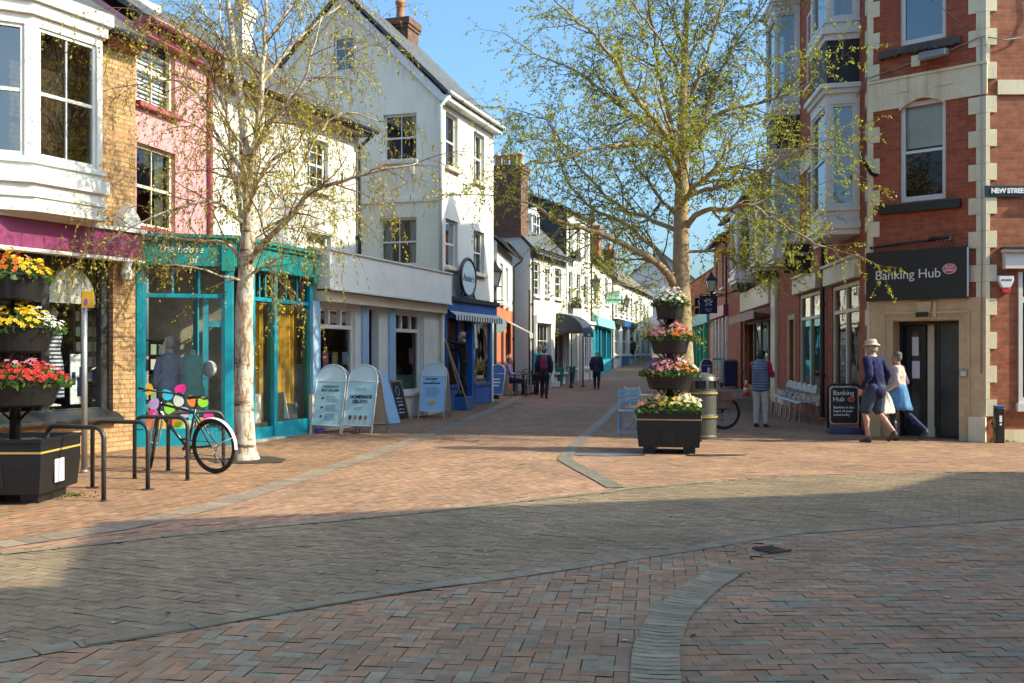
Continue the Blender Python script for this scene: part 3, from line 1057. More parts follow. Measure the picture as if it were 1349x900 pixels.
mb.prism([(sw0 - .1, -.16, .50), (sw1 + .06, -.16, .50), (sw1 + .06, -.10, .56), (sw1 + .06, .12, .70), (sw0 - .1, .12, .70), (sw0 - .1, -.10, .56)][:0] or
         [(sw0 - .1, -.18, .50), (sw0 - .1, -.18, .55), (sw0 - .1, .12, .69), (sw0 - .1, .12, .50)], (sw1 - sw0 + .16, 0, 0))
put(mb, 'sill', 'lead_black', sf, B1.W, bevel=.008)
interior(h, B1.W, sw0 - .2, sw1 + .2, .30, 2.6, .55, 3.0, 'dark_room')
mb = MB()
mb.box(.5, 8.98, -.20, -.001, 3.03, 3.44)
fa = put(mb, 'fascia', 'purple_paint', h, bevel=.01)
mb = MB()
mb.box(.5, 9.0, -.26, -.001, 3.44, 3.50)
mb.box(.5, 9.0, -.22, -.001, 2.98, 3.03)
put(mb, 'fascia_moulding', 'soffit_white', fa, B1.W)
mb = MB()
mb.box(8.45, 9.02, -.14, .3, 6.34, 6.42)
mb.box(8.40, 9.06, -.20, .3, 6.42, 6.50)
put(mb, 'brick_cornice', 'terracotta', h)
mb = MB()
roof_slope(mb, -.2, 9.0, 0, 6.62, 3.5, 2.4, over=.30)
put(mb, 'roof', 'slate', h)
gutter(h, B1.W, 0, 9.05, 6.48, y=-.36)
d0 = -.52
s43, s135 = B1.s(43, d0), B1.s(135, d0)
plan = [(s43 - .75, 0.0), (s43, d0), (s135, d0), (s135 + .12, 0.0)]
f1 = Fr(*B1.pt(s43 - .75, 0), *B1.pt(s43, d0))
oriel(h, B1, [(s43 - 1.75, 0.02), (s43 - .98, d0), (s43, d0), (s135, d0), (s135 + .12, 0.02)][1:] if False else plan, 4.08, 6.22, [(4.26, 6.08)], 'white_wood', base=.34, cornice=.34, nx=2, nz=2, glass='sky_glass', inset=.10, skip=(2,))
# the deep white skirt below the oriel
mb = MB()
pl = [(s43 - .80, .0), (s43, d0 - .05), (s135 + .02, d0 - .05), (s135 + .15, .0)]
def scaled(k, off=0.0):
 cx = (pl[0][0] + pl[-1][0]) / 2
 return [(cx + (s - cx) * k, d * k - off) for s, d in pl]
for za, zb, k in ((3.50, 3.58, 1.02), (3.58, 3.70, .97), (3.70, 3.745, 1.02)):
 mb.prism([(s, d, za) for s, d in scaled(k)], (0, 0, zb - za))
put(mb, 'oriel_skirt', 'white_wood', h)
# little gabled bracket between the shop and the pink house
mb = MB()
bs = 8.72
mb.box(bs - .17, bs + .17, -.24, -.001, 3.52, 3.66)
mb.prism([(bs - .17, -.24, 3.661), (bs + .17, -.24, 3.661), (bs, -.24, 3.88)], (0, .239, 0))
mb.lathe([(.0, 2.66), (.07, 2.70), (.10, 2.80), (.06, 2.9), (.11, 3.02)], (bs, -.12, 0), 10)
put(mb, 'corbel', 'white_wood', h, bevel=.008)
# goods in its window
rg = random.Random(11)
def shopthing(mb, name, mats, label, cat, W, **k):
 o = put(mb, name, mats, None, W, **k)
 return tag(o, label, cat)
def dress_form(name, label, W, mats, hgt=1.5, head=True, arms=True, ztop=None, stripes=None):
 t = thing(name, label, 'mannequin', W)
 b = MB()
 b.smooth = True
 b.lathe([(.0, 0), (.14, .01), (.13, .03), (.02, .05), (.02, .55)], (0, 0, 0), 14)
 z = .55
 b.lathe([(.02, z), (.15, z + .02), (.17, z + .1), (.12, z + .32), (.155, z + .52), (.16, z + .62), (.06, z + .69), (.045, z + .74), (.045, z + .78)], (0, 0, 0), 16, (1, .68))
 if head:
  b.ell((0, -.01, z + .88), (.075, .09, .115))
  b.ell((0, -.1, z + .865), (.012, .02, .02), 8, 6)
 put(b, 'torso', 'mannequin', t)
 g = MB()
 g.smooth = True
 n = 26
 prof = [(.20, z - .42), (.195, z - .2), (.19, z + .08), (.14, z + .33), (.172, z + .52), (.165, z + .64), (.07, z + .70)]
 vs, fs = [], []
 for r, zz in prof:
  for j in range(n):
   a = 2 * math.pi * j / n
   k = 1 + .05 * math.sin(a * 5) * (1 if zz < z + .2 else .3)
   vs.append((r * k * math.cos(a), r * .72 * k * math.sin(a), zz))
 for i in range(len(prof) - 1):
  for j in range(n):
   fs.append((i * n + j, i * n + (j + 1) % n, (i + 1) * n + (j + 1) % n, (i + 1) * n + j))
 g.add(vs, fs)
 if arms:
  for sx in (-1, 1):
   g.tube([(sx * .15, 0, z + .62), (sx * .21, .0, z + .40), (sx * .22, -.03, z + .12)], [.065, .055, .05], 10)
 put(g, 'garment', mats, t, fixn=False)
 return t
sg = B1.s(72, .55)
dress_form('dressed_mannequin', 'mannequin in a navy striped apron dress in the dark shop window', B1.W @ Matrix.Translation((sg, .62, .72)), 'stripe_cloth', arms=False)
mb = MB()
mb.box(-.14, .14, 0, .02, 0, .78)
mb.m = 1
mb.box(-.02, .11, -.006, -.001, .12, .42)
mb.box(.02, .07, -.006, -.001, .42, .58)
mb.box(-.12, -.05, -.006, -.001, .3, .5)
shopthing(mb, 'bottle_poster', ['white_paper', 'navy_paint'], 'pale upright poster of a bottle in the dark shop window', 'poster', B1.W @ Matrix.Translation((B1.s(103, .45), .45, .75)))
# rack of hanging packets
t = thing('packet_rack', 'white wire rack of small hanging packets inside the dark shop window', 'display rack', B1.W @ Matrix.Translation((B1.s(126, .5), .55, .70)))
mb = MB()
for i in range(7):
 mb.box(-.36, .36, .0, .01, .12 + i * .22, .132 + i * .22)
for x in (-.36, 0, .35):
 mb.box(x, x + .012, .012, .024, 0, 1.75)
put(mb, 'frame', 'steel', t)
for i in range(6):
 for j in range(6):
  b = MB()
  x, z = -.31 + j * .115 + rg.uniform(-.01, .01), .15 + i * .24
  b.box(x - .035, x + .035, -.03, -.012, z, z + .15)
  put(b, 'packet', rg.choice(['white_paper', 'white_paper', 'faded_ink', 'lilac_cloth', 'cream_wood', 'pink_paper', 'sign_green_pale', 'black_paint']), t)
mb = MB()
mb.box(-.30, .12, 0, .012, 0, .23)
mb2 = text_mb('iv', .12, bold=.004)
mb.m = 1
mb.add([(x + .03, y - .006, z + .16) for x, y, z in mb2.v], mb2.f)
mb.m = 2
mb2 = text_mb('AL', .11, bold=.004)
mb.add([(x + .03, y - .006, z + .055) for x, y, z in mb2.v], mb2.f)
shopthing(mb, 'window_card', ['black_paint', 'white_ink', 'red_ink'], 'black card with white and red lettering high in the dark shop window', 'sign', B1.W @ Matrix.Translation((B1.s(130, .25), .25, 2.2)))
# ---- the narrow pink house
B2 = Fr(-6.12, 16.14, -5.55, 18.3)
h = house('pink_house', 'narrow pink rendered house with two white sash windows', B2)
ru, rl_ = B2.rect(180, 231, 50, 143), B2.rect(180, 231, 195, 312)
rl_ = (rl_[0], rl_[1], max(rl_[2], 3.62), rl_[3])
mb = MB()
wall(mb, 0, B2.len, 3.45, 6.9, [ru, rl_], reveal=.12)
put(mb, 'wall', 'pink_render', h)
shell(h, None, 0, B2.len, 3.45, 6.9, 7, 'pink_render', gable=2.4)
sash(h, B2.W, ru, nx=2, nz=4, sill='pink_trim', dress=('shutter', 'shutter_white'), glass='glass', mat='cream_wood')
sash(h, B2.W, rl_, nx=2, nz=2, sill='pink_trim', dress=('curtains', 'net_curtain'), mat='cream_wood')
mb = MB()
mb.box(-.02, B2.len + .02, -.18, -.001, 6.72, 6.90)
mb.box(-.02, B2.len + .02, -.30, -.001, 6.90, 6.98)
put(mb, 'cornice', 'pink_trim', h)
mb = MB()
roof_slope(mb, 0, B2.len, 0, 7.08, 3.5, 2.3, over=.32)
put(mb, 'roof', 'slate', h)
gutter(h, B2.W, 0, B2.len, 6.93, 'pink_trim', y=-.36, pipe=B2.len - .08, pz=3.5)
chimney(h, B2.W, .35, 3.4, 8.6, 10.1, .9, .6, 2, mat='weathered_brick')
# ---- the roughcast white house behind the birch
B3 = Fr(-5.55, 18.3, -3.53, 22.9)
h = house('white_cottage', 'roughcast white house with small paned sashes behind the birch', B3)
hs = [B3.rect(304, 321, 178, 222), B3.rect(405, 432, 184, 250), B3.rect(404, 436, 308, 345)]
hs[2] = (hs[2][0], hs[2][1], 3.62, hs[2][3])
mb = MB()
wall(mb, 0, B3.len, 3.45, 6.75, hs, reveal=.16)
put(mb, 'wall', 'rough_white', h)
shell(h, None, 0, B3.len, 3.45, 6.75, 7, 'rough_white', gable=2.25)
for r in hs[:2]:
 sash(h, B3.W, r, y=.1, nx=3, nz=4, sill='white_wood', bar=.02)
sash(h, B3.W, hs[2], y=.1, nx=2, nz=2, sill=None, dress=('full', 'white_blind'), glass='glass')
mb = MB()
roof_slope(mb, 0, B3.len + .15, 0, 6.85, 3.5, 2.2, over=.40)
put(mb, 'roof', 'slate', h)
mb = MB()
mb.box(0, B3.len + .1, -.30, -.002, 6.52, 6.60)
put(mb, 'eaves_board', 'pale_wood', h)
gutter(h, B3.W, 0, B3.len + .15, 6.62, y=-.42, pipe=B3.len - .06, pz=3.6)
chimney(h, B3.W, 4.1, 2.6, 7.6, 9.55, .38, .38, 1, mat='white_render', potm='tan_pot', poth=.55, potr=.17)
chimney(h, B3.W, 1.5, 3.2, 7.9, 8.9, .5, .5, 1, mat='rough_white', potm='terracotta', poth=.4, potr=.17)
# ---- teal shopfront built out from both houses
A_, Bc, Fc = (-6.16, 16.28), (-4.66, 16.68), (-3.86, 19.28)
TA, TB = Fr(*A_, *Bc), Fr(*Bc, *Fc)
t = thing('teal_shopfront', 'teal painted timber shopfront with a boutique window display behind the birch trunk', 'shopfront', TA.W)
LA, LB = TA.len, TB.len
Ti = TA.W.inverted() @ TB.W
mb = MB()
mb.box(0, .16, -.02, .14, 0, 2.96)
mb.box(LA - .14, LA, -.02, .10, 0, 2.96)
mb.box(.16, LA - .14, 0, .10, 0, .24)
mb.box(.16, LA - .14, .02, .08, .24, .30)
mb.box(.16, LA - .14, .02, .08, 2.46, 2.53)
for i in (1, 2):
 x = .16 + (LA - .30) * i / 3
 mb.box(x - .02, x + .02, .03, .07, 2.53, 2.96)
mb.box(.02, .14, -.035, -.02, .3, 2.9)
mb.box(LA - .15, LA - .02, -.035, -.02, .3, 2.9)
def tb(s0, s1, y0, y1, z0, z1):
 q = MB().box(s0, s1, y0, y1, z0, z1)
 mb.add([Ti @ Vector(p) for p in q.v], q.f)
sE = TB.s(362)
sD = .62
tb(sD - .05, sD + .05, 0, .1, 0, 2.96)
tb(sE - .055, sE + .055, -.03, .12, 0, 2.96)
tb(LB - .13, LB, -.02, .12, 0, 2.96)
tb(sD + .05, sE - .055, 0, .08, 0, .24)
tb(sE + .055, LB - .13, -.01, .09, 0, .30)
for a, b in ((sD + .05, sE - .055), (sE + .055, LB - .13)):
 tb(a, b, .02, .08, 2.46, 2.53)
 for k in (1, 2):
  x = a + (b - a) * k / 3
  tb(x - .018, x + .018, .03, .07, 2.53, 2.96)
# deep recess for the door
tb(.22, sD - .05, .95, 1.0, 0, .5)
tb(.22, .26, .12, .95, 0, .3)
tb(.22, .26, .85, .95, .3, 2.96)
fr_ = put(mb, 'frame', 'teal_paint', t, bevel=.006)
pane(fr_, TA.W, .16, LA - .14, .3, 2.46, .05)
pane(fr_, TA.W, .16, LA - .14, 2.53, 2.96, .05)
for a, b in ((sD + .05, sE - .055), (sE + .055, LB - .13)):
 pane(fr_, TB.W, a, b, .24, 2.46, .05)
 pane(fr_, TB.W, a, b, 2.53, 2.96, .05)
mb = MB()
mb.box(-.03, LA + .05, -.10, .12, 2.98, 3.38)
mb.box(-.05, LA + .09, -.15, .12, 3.38, 3.44)
mb.box(-.07, LA + .12, -.20, .12, 3.44, 3.50)
mb.box(LA - .20, LA + .02, -.14, -.10, 2.90, 3.38)
q = MB()
q.box(.10, LB + .05, -.10, .12, 2.985, 3.375)
q.box(.10, LB + .06, -.15, .12, 3.375, 3.435)
q.box(.12, LB + .06, -.20, .12, 3.435, 3.495)
q.box(LB - .16, LB + .04, -.14, -.10, 2.90, 3.37)
mb.add([Ti @ Vector(p) for p in q.v], q.f)
fa = put(mb, 'fascia', 'teal_green', t, bevel=.01)
mb = MB()
add_text(mb, 'The house', .17, (.70, -.106, 3.25), shear=.25)
add_text(mb, 'of', .17, (.90, -.106, 3.08), shear=.25)
put(mb, 'lettering', 'white_ink', fa, TA.W)
mb = MB()
mb.poly([(-.05, -.2, 3.497), (LA + .12, -.2, 3.497), (LA + .12, 2.6, 3.62), (-.05, 2.6, 3.62)])
q = [Ti @ Vector(p) for p in ((0, -.2, 3.50), (LB + .06, -.2, 3.50), (LB + .06, 2.2, 3.62), (0, 2.2, 3.62))]
mb.poly(q)
put(mb, 'roof', 'lead_black', t)
mb = MB()
mb.poly([(0, .1, .26), (LA, .1, .26), (LA - .1, 1.5, .26), (.2, 1.5, .26)])
mb.poly([(.1, 1.2, .26), (LA - .1, 1.2, .26), (LA - .1, 1.2, 2.97), (.1, 1.2, 2.97)])
mb.poly([(0, .1, 2.97), (LA, .1, 2.97), (LA, 1.6, 2.97), (0, 1.6, 2.97)])
put(mb, 'shop_interior', 'mid_room', t)
mb = MB()
mb.box(sD, LB, .1, .9, .0, .30)
mb.box(.25, LB, .1, 2.0, 2.962, 2.968)
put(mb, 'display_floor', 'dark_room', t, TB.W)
mb = MB()
mb.box(.25, sE + .1, -.16, -.03, 0, .05)
put(mb, 'step', 'concrete', t, TB.W)
mb = MB()
mb.box(LA * .66, LA * .72, .75, .80, .27, 2.6)
mb.box(LA * .86, LA * .90, .75, .80, .27, 2.6)
mb.box(LA * .72, LA * .86, .75, .80, 2.0, 2.1)
put(mb, 'inner_frame', 'turquoise', t)
# yellow curtains
c = thing('yellow_curtains', 'long mustard yellow curtains hanging behind the teal shop window', 'curtain', TB.W)
mb = MB()
mb.smooth = True
for a, b in ((sD + .05, sE + .12), (sE + .30, LB - .02)):
 curtain(mb, a, b, .34, .31, 2.44, .035, .15)
put(mb, 'cloth', 'yellow_curtain', c)
mb = MB()
mb.tube([(sD, .34, 2.45), (LB - .02, .34, 2.45)], .015, 6)
put(mb, 'rail', 'pale_wood', c)
dress_form('dressed_mannequin', 'mannequin in a pale blue denim dress, head visible, in the teal shop window', TA.W @ Matrix.Translation((TA.s(224, .24), .24, .30)), 'blue_cloth')
dress_form('dressed_mannequin', 'headless mannequin in a long mint shawl in the teal shop window', TA.W @ Matrix.Translation((TA.s(254, .22), .22, .27)), 'mint_cloth', head=False, arms=False)
mb = MB()
mb.ell((0, 0, 0), (.12, .12, .14), 16, 12)
mb.lathe([(.0, -.135), (.018, -.15), (.012, -.155), (.0, -.16)], (0, 0, 0), 8)
shopthing(mb, 'balloon', 'balloon_pearl', 'pearl white balloon inside the teal shop window beside the mint shawl', 'balloon', TA.W @ Matrix.Translation((TA.s(276, .35), .35, 1.28)), smooth=True)
# shelf of dark boxes at the back
t2 = thing('shelf_unit', 'dark shelf of little boxes behind the mannequins in the teal shop', 'shelf', TA.W @ Matrix.Translation((TA.s(203, .9), .95, .26)))
mb = MB()
for i in range(6):
 mb.box(-.22, .22, 0, .2, .2 + i * .26, .22 + i * .26)
mb.box(-.24, -.22, 0, .2, 0, 1.6)
mb.box(.22, .24, 0, .2, 0, 1.6)
put(mb, 'rack', 'black_paint', t2)
for i in range(5):
 for j in range(3):
  b = MB()
  b.box(-.19 + j * .13, -.10 + j * .13, .02, .15, .221 + i * .26, .40 + i * .26)
  put(b, 'box', rg.choice(['white_paper', 'bin_green', 'dark_navy_cloth', 'sign_green_pale', 'white_paper']), t2)
# paper eggs stuck inside the glass
EGGS = [(195, 513, 'mustard', (.62, .33, .04)), (220, 520, 'sky blue', (.03, .42, .66)), (238, 513, 'magenta', (.74, .02, .26)), (253, 528, 'orange', (.74, .20, .06)),
  (267, 529, 'lime green', (.28, .62, .05)), (203, 532, 'mauve', (.40, .26, .52)), (223, 538, 'green', (.25, .60, .05)), (235, 528, 'silvery', (.55, .60, .58)),
  (203, 546, 'hot pink', (.72, .03, .22)), (243, 543, 'lilac', (.46, .36, .58)), (255, 547, 'turquoise', (.05, .48, .62)), (275, 549, 'deep pink', (.74, .03, .30)),
  (197, 558, 'rust orange', (.62, .13, .03)), (214, 560, 'amber', (.74, .38, .05)), (233, 556, 'brick orange', (.58, .15, .05)), (249, 560, 'pale grey green', (.5, .56, .46)),
  (265, 558, 'apricot', (.74, .42, .10)), (236, 567, 'leaf green', (.22, .60, .06))]
for px, py, cn, cc in EGGS:
 s = TA.s(px, .04)
 z = TA.z(py, s, .04)
 mb = MB()
 mb.c = cc
 n = 18
 pts = []
 for i in range(n):
  a = 2 * math.pi * i / n
  pts.append((.082 * math.sin(a) * (1 - .16 * math.cos(a)), 0, .10 * math.cos(a)))
 mb.prism(pts, (0, -.006, 0))
 o = put(mb, 'paper_egg', 'coloured', None, TA.W @ Matrix.Translation((s, .046, max(z, .345))) @ Matrix.Rotation(rg.uniform(-.9, .9), 4, 'Y'))
 tag(o, '%s paper egg stuck low on the teal shop window' % cn, 'paper egg', 'paper eggs on the teal shop window')
# things standing in the second window
mb = MB()
mb.box(-.14, .14, 0, .12, 0, .52)
shopthing(mb, 'display_plinth', 'white_paper', 'plain white display box in front of the yellow curtains', 'box', TB.W @ Matrix.Translation((sD + .32, .13, .302)), bevel=.01)
mb = MB()
mb.smooth = False
mb.box(-.16, .16, .0, .16, 0, .30)
mb.m = 1
for x in (-.075, .075):
 mb.lathe([(.0, 0), (.065, 0), (.07, .012), (.0, .012)], (0, 0, 0), 16)
 k = len(mb.v) - 64
 mb.v[k:] = [(px_ + x, -.001 - pz_, .17 + py_) for px_, py_, pz_ in mb.v[k:]]
shopthing(mb, 'retro_radio', ['galv', 'steel'], 'small grey retro radio with two round dials beside the yellow curtain', 'radio', TB.W @ Matrix.Translation((sE + .85, .11, .302)), bevel=.006)
mb = MB()
mb.bar((0, 0, .02), (0, .10, .50), .34, .015, up=(1, 0, 0))
shopthing(mb, 'picture_card', 'board_header', 'pale picture card leaning in the window before the yellow curtain', 'picture', TB.W @ Matrix.Translation((sE + .42, .12, .302)))
mb = MB()
mb.lathe([(.0, 0), (.07, 0), (.09, .06), (.095, .09), (.08, .09), (.07, .03), (0, .03)], (0, 0, 0), 16)
x, y = TB.pt(LB - .10, -.22)
shopthing(mb, 'dog_bowl', 'violet_bowl', 'violet plastic dog bowl on the paving at the teal shop corner', 'bowl', frame_m(x, y, .011))
# ---- low white cafe
B4 = Fr(-3.80, 19.4, -1.82, 25.2)
h = house('white_cafe', 'low white gelato cafe with a plain pale fascia and blue pilasters', B4)
L4 = B4.len
win1 = B4.rect(421, 468, 402, 540)
win1 = (win1[0], win1[1], .55, 2.50)
door = B4.rect(484, 499, 402, 560)
door = (door[0], door[1], 0.02, 2.50)
win2 = B4.rect(520, 555, 410, 505)
win2 = (win2[0], win2[1], .62, 2.50)
mb = MB()
wall(mb, 0, L4, 0, 2.66, [win1, door, win2], reveal=.18)
put(mb, 'wall', 'white_wood', h)
mb = MB()
mb.poly([(0, 0, 0), (0, 2.7, 0), (0, 2.7, 3.5), (0, 0, 3.5)])
mb.poly([(L4, 0, 0), (L4, 4.0, 0), (L4, 4.0, 3.5), (L4, 0, 3.5)])
mb.poly([(0, 2.7, 0), (L4, 4.0, 0), (L4, 4.0, 3.5), (0, 2.7, 3.5)])
put(mb, 'side_wall', 'white_render', h)
mb = MB()
mb.poly([(0, -.2, 3.50), (L4, -.2, 3.50), (L4, 4.2, 3.55), (0, 2.9, 3.55)])
put(mb, 'roof', 'lead_black', h)
mb = MB()
mb.box(-.02, L4 + .05, -.30, -.002, 2.80, 3.54)
fa = put(mb, 'fascia', 'grey_fascia', h, bevel=.012)
mb = MB()
mb.box(-.03, L4 + .06, -.335, .0, 3.54, 3.575)
mb.box(-.03, L4 + .06, -.335, -.30, 2.77, 2.80)
put(mb, 'trim', 'white_wood', fa)
mb = MB()
mb.box(0, L4, -.2, -.003, 2.56, 2.765)
put(mb, 'soffit', 'cream_wood', h)
for k, (r, nx) in enumerate(((win1, 3), (win2, 3))):
 s0, s1, z0, z1 = r
 mb = MB()
 fw = .07
 mb.box(s0, s0 + fw, .06, .15, z0, z1)
 mb.box(s1 - fw, s1, .06, .15, z0, z1)
 mb.box(s0 + fw, s1 - fw, .06, .15, z1 - fw, z1)
 mb.box(s0 + fw, s1 - fw, .06, .15, z0, z0 + .08)
 zt = 2.08
 mb.box(s0 + fw, s1 - fw, .06, .15, zt - .04, zt + .04)
 for i in range(1, nx):
  x = s0 + (s1 - s0) * i / nx
  mb.box(x - .03, x + .03, .06, .15, zt + .04, z1 - fw)
 w_ = put(mb, 'window', 'white_wood', h, bevel=.005)
 pane(w_, B4.W, s0 + fw, s1 - fw, z0 + .08, zt - .04, .11)
 pane(w_, B4.W, s0 + fw, s1 - fw, zt + .04, z1 - fw, .11)
 b = MB()
 b.box(s0 - .06, s1 + .06, -.07, .06, z0 - .07, z0 - .002)
 put(b, 'sill', 'white_wood', w_, bevel=.006)
 b = MB()
 b.box(s0 + fw, s1 - fw, .118, .122, z0 + .08, z0 + .42)
 put(b, 'frosted_band', 'pale_turquoise', w_)
mb = MB()
s0, s1, z0, z1 = door
mb.box(s0, s0 + .07, .3, .38, 0, 2.5)
mb.box(s1 - .07, s1, .3, .38, 0, 2.5)
mb.box(s0 + .07, s1 - .07, .3, .38, 2.42, 2.5)
mb.box(s0 + .07, s1 - .07, .3, .38, 1.95, 2.03)
mb.box(s0 + .07, s1 - .07, .3, .38, 0, .25)
dr = put(mb, 'door', 'white_wood', h, bevel=.005)
pane(dr, B4.W, s0 + .07, s1 - .07, .25, 1.95, .34)
pane(dr, B4.W, s0 + .07, s1 - .07, 2.03, 2.42, .34)
mb = MB()
mb.bar(((s0 + s1) / 2, .345, 1.42), ((s0 + s1) / 2, .345, 1.75), .3, .008, up=(1, 0, 0))
put(mb, 'poster', 'board_sky', dr)
for a, b, zb in ((B4.s(409), B4.s(419), .75), (B4.s(475.5), B4.s(483), 0), (B4.s(511), B4.s(518.5), 0)):
 mb = MB()
 mb.box(a, b, -.06, -.002, max(zb, .02), 2.555)
 put(mb, 'pilaster', 'pale_blue', h, bevel=.005)
mb = MB()
mb.box(B4.s(407), B4.s(420), -.075, -.002, 0, .75)
put(mb, 'pier', 'white_render', h)
put(MB().box(B4.s(556), L4, -.05, -.002, 0, 2.555), 'pier', 'white_render', h)
mb = MB()
mb.tube([(L4 - .12, -.12, 2.55), (L4 - .12, -.12, 0)], .05, 8)
mb.tube([(L4 - .02, -.2, 2.75), (L4 - .06, -.16, 2.62), (L4 - .12, -.12, 2.5)], .05, 8)
put(mb, 'downpipe', 'cream_wood', h, smooth=True)
interior(h, B4.W, .05, L4 - .05, .40, 2.6, .03, 2.6, 'mid_room')
# posters in its window
for px, py0, py1, m in ((429, 463, 488, 'pink_paper'), (441, 464, 484, 'ham_stone'), (454, 464, 480, 'board_sky'), (461, 466, 482, 'cream_stone'), (541, 459, 480, 'pink_paper')):
 s = B4.s(px, .13)
 mb = MB()
 hh = (B4.z(py0, s, .13) - B4.z(py1, s, .13))
 mb.box(-.115, .115, 0, .004, 0, hh)
 mb.m = 1
 for i in range(3):
  mb.box(-.07, .07, -.003, -.001, hh * (.25 + .2 * i), hh * (.31 + .2 * i))
 o = put(mb, 'window_poster', [m, 'white_ink'], None, B4.W @ Matrix.Translation((s, .128, B4.z(py1, s, .13))))
 tag(o, {429: 'bright pink poster in the big cafe window above the first sign', 441: 'brown poster in the cafe window beside the pink one', 454: 'sky blue poster in the cafe window', 461: 'narrow cream poster at the edge of the cafe window', 541: 'pink poster in the cafe window near the chalkboard'}[px], 'poster', 'posters in the cafe window')
mb = MB()
mb.lathe([(.0, 0), (.13, 0), (.15, .2), (.0, .2)], (0, 0, 0), 14)
mb.m = 1
for i in range(60):
 a, r = rg.uniform(0, 6.28), rg.uniform(0, .22)
 p = Vector((r * math.cos(a), r * math.sin(a), .3 + rg.uniform(-.1, .75)))
 d = Vector((rg.gauss(0, 1), rg.gauss(0, 1), rg.gauss(0, 1))).normalized() * .09
 e = d.orthogonal().normalized() * .035
 mb.add([p - d, p + e, p + d, p - e], [(0, 1, 2, 3)])
shopthing(mb, 'potted_plant', ['white_paper', 'bin_green'], 'tall leafy plant in a pot inside the second cafe window', 'plant', B4.W @ Matrix.Translation((B4.s(533, .6), .6, .75)))
# ---- tall white gabled house with the blue shop
B5 = Fr(-1.91, 26.5, -.57, 30.6)
GF = Fr(-1.91 - .951 * 5.76, 26.5 + .311 * 5.76, -1.91, 26.5)
h = house('gabled_house', 'tall white gabled house with a blue corner shop below', B5)
L5, EV = B5.len, 8.57
ws = [B5.rect(587, 603, 151, 222), B5.rect(624, 638, 176, 241), B5.rect(587, 603, 290, 356), B5.rect(624, 638, 305, 361)]
ws = [(a, b, max(c, 3.9) if i > 1 else c, d) for i, (a, b, c, d) in enumerate(ws)]
sd0, sd1 = B5.s(606, -.0), B5.s(623)
shop_holes = [(.25, 1.05, .65, 2.55), (1.25, 2.25, .02, 2.62), (2.55, 4.0, .62, 2.55)]
mb = MB()
wall(mb, 0, L5, 0, EV, ws + [(.2, 3.7, 0, 2.66)], reveal=.16)
put(mb, 'wall', 'pinkish_render', h)
gws = [GF.rect(505, 549, 150, 212), GF.rect(500, 549, 287, 350)]
gws[1] = (gws[1][0], gws[1][1], max(3.75, gws[1][2]), gws[1][3])
att = GF.rect(440, 468, 48, 95)
mb = MB()
wall(mb, 0, 5.76, 0, EV, gws, reveal=.14)
zc = 8.57
a0, a1, az0, az1 = att
# triangle above, cut round the attic window
hw = 2.88
apx = EV + 2.83
kk = 2.83 / 2.88
def zt_(x):
 return EV + kk * (hw - abs(x - hw))
def slice_(xa, xb, zlo):
 pts = [(xa, 0, zlo), (xb, 0, zlo), (xb, 0, zt_(xb))]
 if xa < hw < xb:
  pts.append((hw, 0, apx))
 pts.append((xa, 0, zt_(xa)))
 mb.poly(pts)
slice_(0, a0, EV)
slice_(a1, 5.76, EV)
slice_(a0, a1, az1)
if az0 > EV:
 mb.poly([(a0, 0, EV), (a1, 0, EV), (a1, 0, az0), (a0, 0, az0)])
put(mb, 'gable_wall', 'cream_render', h, GF.W)
for r in gws:
 sash(h, GF.W, r, y=.09, nx=2, nz=2, sill='white_wood', dress=('curtains', 'net_curtain') if r is gws[1] else None, glass='glass' if r is gws[1] else 'dark_glass')
sash(h, GF.W, (a0, a1, max(az0, EV), az1), y=.02, nx=2, nz=3, meet=False, glass='sky_glass')
for i, r in enumerate(ws):
 sash(h, B5.W, r, y=.1, nx=2 if i % 2 else 1, nz=2, sill='cream_stone', dress=('curtains', 'net_curtain') if i in (1, 3) else None, glass='glass' if i in (1, 3) else 'dark_glass')
shell(h, None, 0, L5, 0, EV, 5.76, 'white_render', gable=2.83, left=False)
mb = MB()
roof_slope(mb, -.12, L5 + .12, 0, EV + .08, 2.88, 2.83, over=.28, thick=.12)
put(mb, 'roof', 'slate', h)
mb = MB()
for sg_ in (-1, 1):
 p0 = (hw + sg_ * (hw + .15), -.03, EV - .15 * kk - .02)
 p1 = (hw, -.03, apx - .02)
 mb.prism([p0, p1, (p1[0], p1[1], p1[2] - .26), (p0[0], p0[1], p0[2] - .26)], (0, -.05, 0))
put(mb, 'bargeboard', 'white_wood', h, GF.W)
mb = MB()
mb.box(1.6, 5.76, -.05, -.002, 5.62, 5.72)
mb.box(4.95, 5.05, -.12, -.002, 6.35, 6.6)
put(mb, 'string_course', 'cream_render', h, GF.W)
gutter(h, B5.W, -.1, L5 + .1, EV - .12, 'white_wood', y=-.33)
mb = MB()
mb.box(-.1, L5 + .1, -.26, -.002, EV - .30, EV - .17)
put(mb, 'eaves_board', 'white_wood', h)
mb = MB()
mb.tube([(-.05, -.3, EV - .2), (-.12, -.06, EV - .45), (-.12, -.06, 3.5)], .05, 8)
put(mb, 'downpipe', 'white_wood', h, smooth=True)
chimney(h, B5.W, 3.5, 2.75, 10.2, 11.75, .8, .85, 1, potm='terracotta', poth=.65, potr=.15)
